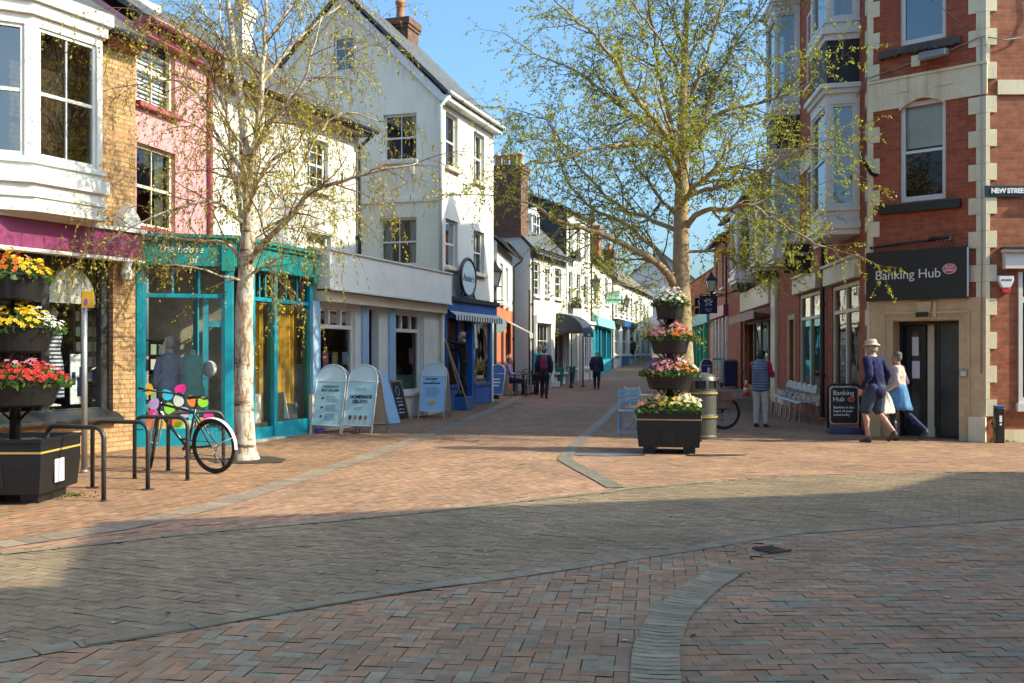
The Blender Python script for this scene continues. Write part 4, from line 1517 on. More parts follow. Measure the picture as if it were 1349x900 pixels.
# blue shopfront, built out a little
mb = MB()
d = -.16
K5 = B5.s(649, d) / 4.30
S5 = B5.W @ Matrix.Diagonal((K5, 1, 1, 1))
for a, b in ((.02, .20), (1.08, 1.24), (2.28, 2.50), (4.05, 4.24)):
 mb.box(a, b, d, .1, 0, 2.66)
mb.box(.2, 1.08, d + .02, .08, 0, .62)
mb.box(2.5, 4.05, d + .02, .08, 0, .62)
mb.box(2.55, 4.0, d, d + .02, .10, .52)
mb.box(.2, 1.08, d + .02, .05, 2.50, 2.66)
mb.box(2.5, 4.05, d + .02, .05, 2.50, 2.66)
mb.box(2.5, 4.05, d - .03, d + .06, .62, .70)
mb.box(.2, 1.08, d - .03, d + .06, .62, .70)
mb.box(4.24, 4.30, d + .02, .0, 0, 2.66)
mb.box(1.24, 2.28, d + .1, d + .16, 2.10, 2.18)
mb.box(1.24, 2.28, d + .1, d + .16, 2.6, 2.66)
sf = put(mb, 'shopfront', 'royal_blue', h, S5, bevel=.006)
pane(sf, S5, .2, 1.08, .7, 2.5, d + .05)
pane(sf, S5, 2.5, 4.05, .7, 2.5, d + .05)
pane(sf, S5, 1.24, 2.28, 2.18, 2.6, d + .13)
mb = MB()
mb.box(1.24, 2.28, d + .18, d + .23, .0, 2.10)
for za, zb in ((.15, .75), (.9, 1.9)):
 for xa, xb in ((1.34, 1.70), (1.82, 2.18)):
  mb.box(xa, xb, d + .165, d + .18, za, zb)
put(mb, 'door', 'royal_blue', sf, bevel=.006)
mb = MB()
mb.box(-.05, 4.36, d - .12, -.002, 2.70, 2.95)
put(mb, 'fascia', 'royal_blue', sf, bevel=.01)
mb = MB()
mb.box(-.12, 4.42, d - .20, -.002, 2.951, 3.08)
put(mb, 'cornice', 'lead_black', sf, bevel=.01)
mb = MB()
n = 36
for i in range(n):
 x0, x1 = .0 + 4.3 * i / n, .0 + 4.3 * (i + 1) / n
 mb.m = i % 2
 mb.prism([(x0, d - .125, 2.69), (x0, d - .30, 2.58), (x0, d - .30, 2.565), (x0, d - .125, 2.675)], (x1 - x0, 0, 0))
 xm = (x0 + x1) / 2
 mb.prism([(x0, d - .30, 2.575), (x1, d - .30, 2.575), (x1, d - .30, 2.46), (xm, d - .30, 2.42), (x0, d - .30, 2.46)], (0, -.006, 0))
put(mb, 'awning', ['white_cloth', 'awning_navy'], sf)
interior(h, B5.W, .22, 3.75, .12, 2.0, .02, 2.66, 'mid_room')
mb = MB()
for i in range(4):
 mb.box(2.6, 3.95, .15, .4, .7 + i * .42, .73 + i * .42)
 for j in range(9):
  if rg.random() < .8:
   mb.m = rg.choice([1, 2, 1])
   mb.ell((2.68 + j * .15, .25, .79 + i * .42), (.05, .05, .07), 8, 6)
   mb.m = 0
t = shopthing(mb, 'display_shelves', ['white_wood', 'white_paper', 'tan_pot'], 'white shelves of small goods inside the blue shop window', 'shelf', S5)
# hanging goods by its door
# oval sign on top of the cornice
t = thing('oval_sign', 'oval white sign in a black scrolled frame above the blue shop', 'sign', B5.W @ Matrix.Translation((B5.s(617.5, d - .1), d - .10, 3.085)))
mb = MB()
n = 40
RA, RB, ZC = .55, .50, .58
mb.prism([((RA + .0) * math.cos(2 * math.pi * i / n), .0, ZC + RB * math.sin(2 * math.pi * i / n)) for i in range(n)], (0, .04, 0))
bd = put(mb, 'panel', 'board_header', t)
mb = MB()
mb.tube([((RA + .02) * math.cos(2 * math.pi * i / n), .02, ZC + (RB + .02) * math.sin(2 * math.pi * i / n)) for i in range(n)], .05, 8, closed=True)
for sx in (-1, 1):
 mb.tube([(sx * .30, .02, .14), (sx * .44, .02, .10), (sx * .55, .02, .0)], .035, 8)
 mb.tube([(sx * .36, .02, .30), (sx * .46, .02, .22), (sx * .48, .02, .10), (sx * .42, .02, .04)], .025, 8)
mb.box(-.5, .5, -.03, .07, 0, .04)
put(mb, 'frame', 'iron', t, smooth=True)
mb = MB()
add_text(mb, "Annie's", .31, (0, -.008, ZC - .02), shear=.1, bold=-.004)
put(mb, 'lettering', 'ink', bd)
mb = MB()
mb.box(-.22, .22, -.02, 0, 0, .17)
mb.m = 1
mb.box(-.19, .19, -.024, -.0205, .025, .035)
mb.box(-.19, .19, -.024, -.0205, .135, .145)
s = B5.s(588)
o = put(mb, 'wall_plaque', ['sign_brown', 'cream_stone'], None, B5.W @ Matrix.Translation((s + .1, -.001, B5.z(381, s))))
tag(o, 'small brown lettered plaque on the white wall beside the oval sign', 'plaque')
# ------------------------------------------------------------------ the row further along the sunny side
def gz_at(fr, s):
 x, y = fr.pt(s, -.3)
 return ground_z(x, y)
def lantern(t, W, s=1.0):
 """a four sided street lantern, its base at the local origin"""
 mb = MB()
 for a in range(4):
  c0, c1 = math.cos(math.pi / 4 + a * math.pi / 2), math.sin(math.pi / 4 + a * math.pi / 2)
  mb.bar((c0 * .13 * s, c1 * .13 * s, 0), (c0 * .26 * s, c1 * .26 * s, .42 * s), .022 * s)
 mb.lathe([(.20 * s, -.03 * s), (.20 * s, 0), (.0, 0)], (0, 0, 0), 4)
 q = math.pi / 4
 for r0, z0, r1, z1 in ((.31, .42, .31, .45), (.31, .45, .12, .62), (.12, .62, .07, .70)):
  vs = []
  for r, z in ((r0, z0), (r1, z1)):
   for a in range(4):
    vs.append((math.cos(q + a * 2 * q) * r * s, math.sin(q + a * 2 * q) * r * s, z * s))
  mb.add(vs, [(0, 1, 5, 4), (1, 2, 6, 5), (2, 3, 7, 6), (3, 0, 4, 7), (3, 2, 1, 0), (4, 5, 6, 7)])
 mb.lathe([(.03 * s, .69 * s), (.045 * s, .74 * s), (.015 * s, .80 * s), (.0, .84 * s)], (0, 0, 0), 8)
 put(mb, 'lantern_frame', 'iron', t, W)
 g = MB()
 vs = []
 for r, z in ((.125, 0.004), (.25, .415)):
  for a in range(4):
   vs.append((math.cos(q + a * 2 * q) * r * s, math.sin(q + a * 2 * q) * r * s, z * s))
 g.add(vs, [(0, 1, 5, 4), (1, 2, 6, 5), (2, 3, 7, 6), (3, 0, 4, 7)])
 put(g, 'lamp_glass', 'lamp_glass', t, W)
# small orange and white house
C1 = Fr(-.50, 33.3, .02, 38.6)
h = house('orange_cottage', 'narrow cafe house, orange below and white above', C1)
L, z0 = C1.len, 0.0
e1 = 5.3
r = C1.rect(661, 669, 345, 392)
rr = (1.0, 1.9, 3.3, 4.7)
mb = MB()
wall(mb, 0, L, 3.18, e1, [rr, (2.9, 3.7, 3.3, 4.7)], reveal=.1)
put(mb, 'wall', 'white_render', h)
mb = MB()
wall(mb, 0, L, 0, 3.18, [(1.2, 2.1, .3, 2.4), (2.7, 4.2, .9, 2.3)], reveal=.1)
put(mb, 'lower_wall', 'orange_render', h)
for q in (rr, (2.9, 3.7, 3.3, 4.7)):
 sash(h, C1.W, q, sill='white_wood')
sash(h, C1.W, (2.7, 4.2, .9, 2.3), nx=3, sill='white_wood')
mb = MB()
mb.box(1.2, 2.1, .08, .13, .1, 2.4)
put(mb, 'door', 'navy_paint', h)
shell(h, None, 0, L, 0, e1, 6, 'white_render', gable=2.05)
mb = MB()
roof_slope(mb, -.1, L + .05, 0, e1 + .08, 3.0, 2.0, over=.35)
put(mb, 'roof', 'slate', h)
gutter(h, C1.W, 0, L, e1 - .06, y=-.38, pipe=L - .15, pz=.1)
mb = MB()
for i in range(14):
 mb.m = i % 2
 x0, x1 = 3.0 + i * .12, 3.0 + (i + 1) * .12
 mb.prism([(x0, -.01, 2.75), (x0, -.85, 2.32), (x0, -.85, 2.28), (x0, -.01, 2.71)], (.12, 0, 0))
 mb.prism([(x0, -.85, 2.32), (x1, -.85, 2.32), (x1, -.85, 2.14), (x0, -.85, 2.14)], (0, -.006, 0))
o = put(mb, 'striped_awning', ['white_cloth', 'awning_navy'], None, C1.W)
tag(o, 'small dark and white striped awning on the orange cottage', 'awning')
# long white house with slate roof and dormers
C2 = Fr(.72, 39.4, 2.40, 44.3)
h = house('long_white_house', 'white two storey house with slate roof, dormers and an arched window', C2)
L = C2.len
e2 = 5.75
ws = [C2.rect(703, 711.5, 346, 390), C2.rect(718, 723.5, 355, 391), C2.rect(731, 739.5, 354, 394)]
shopw = C2.rect(705, 723, 425, 476)
shopw = (shopw[0], shopw[1], .75, 2.75)
w4 = (C2.s(731), C2.s(745), .75, 2.45)
mb = MB()
wall(mb, 0, L, 0, e2, ws + [shopw, w4], reveal=.14)
put(mb, 'wall', 'pinkish_render', h)
shell(h, None, 0, L, 0, e2, 5.2, 'pinkish_render', gable=2.8)
for q in ws:
 sash(h, C2.W, q, nx=2 if q is not ws[1] else 1, nz=4, sill='white_wood')
a, b, c, d = ws[1]
mb = MB()
mb.prism([((a + b) / 2 + (b - a) / 2 * math.cos(math.pi * i / 10), -.01, d + (b - a) / 2 * math.sin(math.pi * i / 10)) for i in range(11)], (0, -.03, 0))
put(mb, 'arch_head', 'white_wood', h)
sash(h, C2.W, shopw, nx=4, nz=3, meet=False, sill='white_wood', glass='glass', name='shop_window')
sash(h, C2.W, w4, nx=2, nz=1, meet=False, sill='white_wood', name='shop_window')
mb = MB()
mb.box(shopw[0] - .2, shopw[1] + .2, -.14, -.002, 2.80, 3.10)
mb.box(shopw[0] - .2, shopw[0] - .02, -.1, -.002, .02, 2.8)
mb.box(shopw[1] + .02, shopw[1] + .2, -.1, -.002, .02, 2.8)
put(mb, 'shopfront', 'white_wood', h)
mb = MB()
roof_slope(mb, -.05, L + .02, 0, e2 + .08, 2.6, 2.75, over=.30)
put(mb, 'roof', 'slate', h)
gutter(h, C2.W, 0, L, e2 - .04, y=-.36, pipe=.12, pz=.1)
for sd in (1.0, 3.1):
 mb = MB()
 yd, zb = .75, 6.55
 mb.prism([(sd - .55, yd, zb), (sd + .55, yd, zb), (sd + .55, yd, zb + .95), (sd, yd, zb + 1.25), (sd - .55, yd, zb + .95)], (0, 1.4, 0))
 dm = put(mb, 'dormer', 'white_wood', h)
 g = MB()
 g.box(sd - .42, sd + .42, yd - .02, yd - .005, zb + .12, zb + .90)
 put(g, 'pane', 'sky_glass', dm)
 g = MB()
 g.box(sd - .03, sd + .03, yd - .04, yd - .021, zb + .12, zb + .90)
 g.box(sd - .42, sd - .03, yd - .04, yd - .021, zb + .48, zb + .53)
 g.box(sd + .03, sd + .42, yd - .04, yd - .021, zb + .48, zb + .53)
 put(g, 'glazing_bar', 'white_wood', dm)
# its big chimney stack stands on the party wall
chimney(h, C2.W, .35, 1.15, 6.2, 9.05, .9, 1.6, 5, potm='tan_pot', poth=.52, potr=.15, along='y')
mb = MB()
for i in range(14):
 t_ = i / 13
 mb.prism([(3.6 + 1.55 * t_, -.02 - 1.2 * math.sin(math.pi * .5 * k / 6), 2.45 + .85 * math.cos(math.pi * .5 * k / 6)) for k in range(7)] + [(3.6 + 1.55 * t_, -.02, 2.45)], (.115, 0, 0))
mb.box(3.6, 5.27, -1.23, -1.215, 2.28, 2.452)
mb.m = 1
mb.box(4.3, 4.75, -1.24, -1.231, 2.32, 2.42)
o = put(mb, 'canopy_awning', ['awning_navy', 'pale_turquoise'], None, C2.W)
tag(o, 'dark domed canopy over the entrance of the white house', 'awning')
mb = MB()
mb.tube([(3.62, -1.2, gz_at(C2, 3.6) + .0), (3.62, -1.2, 2.3)], .03, 8)
mb.lathe([(.0, 0), (.12, 0), (.1, .05), (0, .05)], (3.62, -1.2, gz_at(C2, 3.6)), 10)
o = put(mb, 'awning_post', 'iron', None, C2.W)
tag(o, 'thin black post holding the dark domed canopy', 'post')
# tall three storey white house with slate hung side
C3 = Fr(2.44, 44.4, 3.80, 48.4)
h = house('tall_white_house', 'tall white three storey house with a slate hung side wall', C3)
L = C3.len
e3 = 7.95
cols = [(C3.s(749), C3.s(754.5)), (C3.s(759.5), C3.s(764.5)), (C3.s(770), C3.s(774.5))]
ws = [(a, b, 6.0, 7.35) for a, b in cols] + [(a, b, 3.85, 5.25) for a, b in cols]
gw = [(.35, 1.35, .9, 2.6), (1.7, 2.5, .25, 2.6), (2.85, 3.85, .9, 2.6)]
mb = MB()
wall(mb, 0, L, 0, e3, ws + gw, reveal=.16)
put(mb, 'wall', 'white_render', h)
shell(h, None, 0, L, 0, e3, 6, 'white_render', left=False, gable=1.2)
mb = MB()
mb.poly([(0, 0, 5.2), (0, 6, 5.2), (0, 6, e3), (0, 3, e3 + 1.2), (0, 0, e3)])
put(mb, 'slate_side', 'slate_dark', h)
mb = MB()
mb.poly([(0.0, 0, 0), (0.0, 6, 0), (0.0, 6, 5.2), (0.0, 0, 5.2)])
put(mb, 'side_wall', 'white_render', h)
for q in ws:
 sash(h, C3.W, q, nx=1 if q[0] > 3 else 2, sill='cream_stone')
for q in gw:
 if q[2] > .5:
  sash(h, C3.W, q, nx=3, nz=3, meet=False, sill='white_wood', name='shop_window')
mb = MB()
mb.box(1.7, 2.5, .10, .15, .2, 2.6)
put(mb, 'door', 'cream_wood', h)
mb = MB()
roof_slope(mb, -.1, L + .1, 0, e3 + .06, 3.0, 1.2, over=.22)
put(mb, 'roof', 'slate_dark', h)
mb = MB()
mb.box(-.02, L + .02, -.30, -.002, 2.95, 3.10)
mb.box(-.02, L + .02, -.20, -.002, 2.75, 2.95)
for x in (.1, 1.5, 2.65, L - .15):
 mb.box(x - .1, x + .1, -.12, -.002, .1, 2.75)
put(mb, 'shopfront', 'white_wood', h)
gutter(h, C3.W, L - .05, L + .06, e3, y=-.1, pipe=L - .02, pz=.3)
for a in (cols[0], ):
 for zz in (5.75, 3.60):
  mb = MB()
  mb.box(a[0] - .1, a[1] + .15, -.38, -.13, zz, zz + .2)
  o = put(mb, 'window_box', 'black_paint', h)
  mb = MB()
  for i in range(120):
   p = Vector((rg.uniform(a[0] - .15, a[1] + .2), rg.uniform(-.42, -.1), zz + .2 + rg.uniform(0, .28)))
   d = Vector((rg.gauss(0, 1), rg.gauss(0, 1), rg.gauss(0, 1))).normalized() * .08
   e = d.orthogonal().normalized() * .04
   k = rg.uniform(.6, 1.3)
   mb.c = (.07 * k, .10 * k, .03 * k)
   mb.add([p - d, p + e, p + d, p - e], [(0, 1, 2, 3)])
  put(mb, 'plants', 'leaf', o, C3.W, fixn=False)
chimney(h, C3.W, .4, 3, 8.6, 9.6, .7, .5, 1, potm='terracotta')
# cream house with turquoise shop
C4 = Fr(3.82, 48.6, 6.0, 59.8)
h = house('cream_house', 'cream house with a slate roof above a turquoise shopfront', C4)
L = C4.len
e4 = 6.3
ws = [C4.rect(782, 787.5, 362, 402), C4.rect(797, 801.5, 368, 402)]
mb = MB()
wall(mb, 0, L, 0, e4, ws + [(.6, 9.8, .2, 3.0)], reveal=.14)
put(mb, 'wall', 'cream_render', h)
shell(h, None, 0, L, 0, e4, 6.4, 'cream_render', gable=2.42)
for q in ws:
 sash(h, C4.W, q, sill='white_wood')
mb = MB()
roof_slope(mb, -.1, L + .1, 0, e4 + .06, 3.2, 2.4, over=.3)
put(mb, 'roof', 'slate', h)
gutter(h, C4.W, 0, L, e4, y=-.34, pipe=L - .1, pz=.6)
mb = MB()
for x in (.6, 2.2, 3.6, 6.6, 9.6):
 mb.box(x, x + .2, -.14, .08, .2, 2.95)
mb.box(3.8, 9.6, -.12, .05, .3, 1.25)
mb.box(.8, 2.2, .0, .05, .3, 2.95)
for x in (4.6, 5.4, 7.4, 8.2, 9.0):
 mb.box(x, x + .06, -.08, .0, 1.25, 2.75)
sf = put(mb, 'shopfront', 'turquoise', h)
mb = MB()
mb.prism([(.45, -.14, 2.96), (.45, -.36, 2.96), (.45, -.30, 3.45), (.45, -.002, 3.55), (.45, -.002, 2.96)], (9.4, 0, 0))
put(mb, 'fascia', 'pale_turquoise', sf, C4.W)
pane(sf, C4.W, 3.8, 9.6, 1.25, 2.9, .0)
interior(h, C4.W, .65, 9.75, .14, 2.5, .3, 2.98, 'mid_room')
# hanging signs and lamps on brackets
t = thing('bracket_lantern', 'black wall lantern on a bracket by the cream house', 'street lamp', C4.W @ Matrix.Translation((C4.s(785, -.55), -.55, C4.z(391, C4.s(785), -.5))))
lantern(t, WM[t.name], .95)
mb = MB()
mb.tube([(0, .0, -.05), (0, .18, -.22), (0, .55, -.02)], .022, 6)
mb.tube([(0, .55, -.3), (0, .55, .3)], .03, 6)
put(mb, 'bracket', 'iron', t)
def hang_sign(name, label, W, w, hgt, mats, marks, arm=.9):
 """a board hanging from a bracket, seen face on"""
 t = thing(name, label, 'sign', W)
 mb = MB()
 mb.box(-w / 2, w / 2, -.02, .02, 0, hgt)
 b = put(mb, 'board', mats[0], t)
 q = MB()
 marks(q)
 put(q, 'lettering', mats[1:], b)
 mb = MB()
 mb.tube([(-w / 2, 0, hgt + .08), (arm, 0, hgt + .08)], .015, 6)
 mb.tube([(-w / 2 + .06, 0, hgt), (-w / 2 + .06, 0, hgt + .08)], .008, 5)
 mb.tube([(w / 2 - .06, 0, hgt), (w / 2 - .06, 0, hgt + .08)], .008, 5)
 put(mb, 'bracket', 'iron', t)
 return t
def marks_green(q):
 q.m = 1
 q.box(-.46, .46, -.026, -.021, .14, .25)
 q.m = 0
 rr = random.Random(5)
 for k, z in enumerate((.66, .54, .42)):
  x = -.1 + rr.uniform(-.1, .1)
  q.box(x, x + .35, -.026, -.021, z, z + .05)
X, Y = wx(808.5, 54.5), 54.5
hang_sign('hanging_sign', 'pale green hanging sign with a bright green band over the turquoise shop', frame_m(X, Y, wz(400, Y), 0), .68, .68, ['sign_green_pale', 'faded_ink', 'emerald'], marks_green, arm=-.95)
X, Y = wx(816.5, 62), 62
def marks_brown(q):
 n = 16
 q.prism([(.2 * math.cos(2 * math.pi * i / n), -.021, .30 + .13 * math.sin(2 * math.pi * i / n)) for i in range(n)], (0, -.005, 0))
 q.box(-.24, .24, -.026, -.021, .06, .11)
hang_sign('hanging_sign', 'small dark brown hanging sign with a pale oval crest', frame_m(X, Y, wz(410, Y), 0), .55, .5, ['sign_brown', 'cream_stone'], marks_brown, arm=-.9)
t = thing('bracket_lantern', 'black wall lantern beyond the brown hanging sign', 'street lamp', frame_m(wx(825.5, 64), 64, wz(404, 64), 0))
lantern(t, WM[t.name], .95)
mb = MB()
mb.tube([(0, 0, -.05), (-.2, .0, -.2), (-.75, 0, 0)], .022, 6)
put(mb, 'bracket', 'iron', t)
# low cream row that closes the bend
C5 = Fr(6.05, 60.0, 11.3, 80.0)
h = house('far_cream_row', 'far cream terrace with a lichen yellowed roof at the bend', C5)
L = C5.len
zb = .7
mb = MB()
hs = [(1.0 + 2.3 * i, 1.9 + 2.3 * i, 4.0, 5.3) for i in range(8)] + [(.8 + 3.3 * i, 2.9 + 3.3 * i, 1.5, 3.2) for i in range(6)]
wall(mb, 0, L, 0, 6.2, hs, reveal=.1)
put(mb, 'wall', 'white_render', h)
shell(h, None, 0, L, 0, 6.2, 6.4, 'white_render', gable=2.5)
for q in hs:
 sash(h, C5.W, q, sill='white_wood', nz=2)
mb = MB()
roof_slope(mb, -.1, L + .1, 0, 6.25, 3.2, 2.5, over=.3)
put(mb, 'roof', 'roof_lichen', h)
mb = MB()
mb.box(.5, 3.4, -.25, -.002, 3.3, 3.7)
mb.box(7.2, 10.0, -.2, -.002, 3.3, 3.7)
put(mb, 'fascia', 'lead_black', h)
mb = MB()
mb.box(3.7, 6.8, -.2, -.002, 3.3, 3.7)
mb.box(3.7, 6.8, -.06, -.002, .8, 1.45)
put(mb, 'blue_fascia', 'royal_blue', h)
chimney(h, C5.W, 1.8, 1.5, 6.8, 9.5, 1.0, .9, 2, mat='weathered_brick', potm='tan_pot')
chimney(h, C5.W, 9.6, 1.7, 7.2, 8.8, 1.0, .7, 4, potm='terracotta', poth=.45)
# grey gable at the end
C6 = Fr(8.9, 86.0, 16.4, 85.0)
h = house('far_gabled_house', 'far pale grey house whose gable closes the view', C6)
L = C6.len
mb = MB()
wall(mb, 0, L, 0, 7.2, [(2.2, 3.3, 4.6, 6.2), (4.6, 5.7, 4.6, 6.2), (3.2, 4.6, 7.0, 7.2), (1.4, 3.4, 1.9, 3.6), (4.4, 6.4, 1.9, 3.6)], reveal=.1)
mb.poly([(0, 0, 7.2), (L, 0, 7.2), (L / 2, 0, 10.3)])
put(mb, 'wall', 'grey_far', h)
for q in [(2.2, 3.3, 4.6, 6.2), (4.6, 5.7, 4.6, 6.2), (1.4, 3.4, 1.9, 3.6), (4.4, 6.4, 1.9, 3.6)]:
 sash(h, C6.W, q, sill='white_wood')
shell(h, None, 0, L, 0, 7.2, 8, 'grey_far')
mb = MB()
for sgn in (-1, 1):
 mb.prism([(L / 2 + sgn * (L / 2 + .3), -.25, 7.2 - .25), (L / 2, -.25, 10.32), (L / 2, -.25, 10.47), (L / 2 + sgn * (L / 2 + .3), -.25, 7.2 - .1)], (0, 8.5, 0))
put(mb, 'roof', 'slate', h)
# lamp post by the blue shop
LX, LY = wx(652.5, 32.4), 32.4
t = thing('lamp_post', 'slim black lamp post with a lantern beside the blue shop', 'street lamp', frame_m(LX, LY, ground_z(LX, LY)))
mb = MB()
mb.lathe([(.13, 0), (.13, .08), (.09, .14), (.08, .75), (.10, .8), (.06, .9), (.045, 1.0), (.038, 3.1), (.06, 3.14), (.06, 3.2), (.035, 3.25), (.04, 3.62)], (0, 0, 0), 14)
put(mb, 'post', 'iron', t, smooth=True)
mb = MB()
mb.tube([(-.28, 0, 3.2), (.28, 0, 3.2)], .018, 6)
put(mb, 'ladder_bar', 'iron', t)
lantern(t, WM[t.name] @ Matrix.Translation((0, 0, 3.66)), 1.05)
# hanging baskets and round sign at the edge of the blue shop
mb = MB()
n = 20
mb.prism([(.26 * math.cos(2 * math.pi * i / n), 0, .26 * math.sin(2 * math.pi * i / n)) for i in range(n)], (0, .05, 0))
mb.m = 1
mb.tube([(-.26, .02, .0), (-.62, .02, .30), (-.62, .02, -.3)], .018, 6)
x, y = wx(657, 32.6), 32.6
o = put(mb, 'round_sign', ['board_header', 'iron'], None, frame_m(x, y, wz(428, y)))
tag(o, 'round pale projecting sign beyond the blue shop corner', 'sign')
# ------------------------------------------------------------------ the shaded side: bank, shops
def rX(Y):
 return 6.68 + .1 * (Y - 18.6)
RS = Fr(rX(27.7), 27.7, 6.68, 18.6)
CF = Fr(6.68, 18.6, 8.20, 17.24)
NF = Fr(8.20, 17.24, 17.0, 17.24)
BT = 10.9
h = thing('bank_building', 'red brick corner bank with cream quoins and a chamfered stone doorway', 'building', CF.W)
def rs(Y):
 return (27.7 - Y) / .995
# street side wall
wA = (RS.s(1096), RS.s(1132), .45, 2.98)
wB = (RS.s(1053), RS.s(1080), .45, 3.02)
dB = (RS.s(1040.5), RS.s(1047.5), .14, 2.45)
mb = MB()
bay1 = (rs(21.15), rs(19.35))
bay2 = (rs(27.3), rs(25.5))
wall(mb, 0, RS.len, 0, BT, [wA, wB, dB], reveal=.16)
put(mb, 'street_wall', 'red_brick', h, RS.W)
for k, (s0, s1, z0, z1) in enumerate((wA, wB)):
 mb = MB()
 mb.box(s0, s0 + .09, .03, .13, z0, z1)
 mb.box(s1 - .09, s1, .03, .13, z0, z1)
 mb.box(s0 + .09, s1 - .09, .03, .13, z1 - .08, z1)
 mb.box(s0 + .09, s1 - .09, .03, .13, z0, z0 + .12)
 mb.box(s0 + .09, s1 - .09, .03, .13, 2.38, 2.46)
 m_ = (s0 + s1) / 2
 mb.box(m_ - .045, m_ + .045, .03, .13, 2.46, z1 - .08)
 mb.box(m_ - .045, m_ + .045, .03, .13, z0 + .12, 2.38)
 w_ = put(mb, 'shop_window', 'cream_wood', h, RS.W, bevel=.006)
 pane(w_, RS.W, s0 + .09, m_ - .045, z0 + .12, 2.38, .08)
 pane(w_, RS.W, m_ + .045, s1 - .09, z0 + .12, 2.38, .08)
 pane(w_, RS.W, s0 + .09, s1 - .09, 2.46, z1 - .08, .08, 'dark_glass')
 b = MB()
 b.box(s0 - .1, s1 + .1, -.06, .03, z0 - .12, z0 - .002)
 put(b, 'sill', 'cream_stone', w_, RS.W, bevel=.006)
 f = MB()
 f.box(s0 - .28, s1 + .16, -.14, -.002, z1 + .04, z1 + .42)
 f.box(s0 - .30, s1 + .18, -.20, -.002, z1 + .42, z1 + .48)
 put(f, 'fascia', 'cream_wood', h, RS.W, bevel=.008)
mb = MB()
mb.box(dB[0], dB[1], .10, .15, .1, 2.45)
for za, zb in ((.3, 1.0), (1.15, 2.2)):
 mb.box(dB[0] + .1, dB[1] - .1, .085, .10, za, zb)
put(mb, 'door', 'door_brown', h, RS.W, bevel=.005)
mb = MB()
mb.box(dB[0] - .12, dB[0] - .002, -.04, .1, .1, 2.58)
mb.box(dB[1] + .002, dB[1] + .12, -.04, .1, .1, 2.58)
mb.box(dB[0] - .002, dB[1] + .002, -.04, .1, 2.452, 2.58)
put(mb, 'door_frame', 'ham_stone', h, RS.W, bevel=.005)
interior(h, RS.W, wB[0] - .4, RS.len - .3, .25, 2.6, .1, 3.05, 'mid_room')
for px, z0_, z1_, m in ((1111, 1.1, 1.62, 'black_paint'), (1111, 1.72, 2.0, 'white_paper'), (1111, 2.05, 2.3, 'pink_paper')):
 s = RS.s(px, .1)
 mb = MB()
 mb.box(s - .24, s + .24, .10, .106, z0_, z1_)
 mb.m = 1
 mb.box(s - .15, s + .15, .094, .099, z0_ + (z1_ - z0_) * .4, z0_ + (z1_ - z0_) * .5)
 o = put(mb, 'window_notice', [m, 'white_ink' if m != 'white_paper' else 'ink'], None, RS.W)
 tag(o, {'black_paint': 'tall dark notice behind the bank side window', 'white_paper': 'white paper notice behind the bank side window', 'pink_paper': 'pinkish notice highest behind the bank side window'}[m], 'notice', 'notices in the bank side window')
for (a, b) in (bay1, bay2):
 plan = [(a, 0.0), (a + .22, -.62), (b - .10, -.62), (b, 0.0)]
 oriel(h, RS, plan, 4.12, 6.62, [(4.42, 6.42)], 'white_wood', glass='sky_glass', inset=.09, lower=(6.80, 7.66, 'lead_black'))
 oriel(h, RS, plan, 7.92, 10.5, [(8.10, 10.3)], 'white_wood', glass='sky_glass', inset=.09)
mb = MB()
mb.box(bay2[1] + .3, bay1[0] - .2, -.05, -.002, 6.05, 6.5)
mb.box(bay2[1] + .3, bay1[0] - .2, -.05, -.002, 4.0, 4.15)
put(mb, 'stone_band', 'cream_stone', h, RS.W)
for i in range(2):
 s0 = 3.3 + i * 1.5
 sash(h, RS.W, (s0, s0 + .95, 4.4, 6.0), y=-.03, sill='cream_stone')
 sash(h, RS.W, (s0, s0 + .95, 8.0, 9.8), y=-.03, sill='cream_stone')
# chamfered corner with the entrance
d0, d1 = CF.s(1177), CF.s(1264)
dtop = 2.13
w1 = (CF.s(1185), CF.s(1246), 4.30, 6.12)
w2 = (CF.s(1185), CF.s(1246), 7.16, 9.0)
mb = MB()
wall(mb, 0, CF.len, 2.5, BT, [w1, w2], reveal=.16)
put(mb, 'corner_wall', 'red_brick', h, CF.W)
mb = MB()
wall(mb, 0, CF.len, 0, 2.5, [(d0, d1, 0, dtop)], y=-.03, reveal=.42)
mb.box(.0, CF.len, -.03, -.001, 2.5, 2.52)
mb.box(d0 - .19, d0 - .13, -.055, -.032, 0.35, dtop + .12)
mb.box(d1 + .13, d1 + .19, -.055, -.032, 0.35, dtop + .12)
mb.box(d0 - .19, d1 + .19, -.06, -.032, dtop + .121, dtop + .17)
mb.box(d0 - .05, d1 + .05, -.05, -.032, dtop + .02, dtop + .06)
mc = (d0 + d1) / 2
mb.prism([(mc - .09, -.10, dtop + .02), (mc + .09, -.10, dtop + .02), (mc + .13, -.10, dtop + .34), (mc - .13, -.10, dtop + .34)], (0, .068, 0))
mb.prism([(mc + .14, -.075, dtop + .06), (mc + .2, -.075, dtop + .06), (mc + .22, -.075, dtop + .34), (mc + .15, -.075, dtop + .34)], (0, .043, 0))
mb.box(-.02, d0 - .2, -.12, -.032, 0, .32)
put(mb, 'stone_entrance', 'ham_stone', h, CF.W, bevel=.004)
mb = MB()
mb.box(mc - .13, mc + .09, -.15, -.11, dtop + .07, dtop + .15)
put(mb, 'door_sensor', 'black_paint', h, CF.W, bevel=.01)
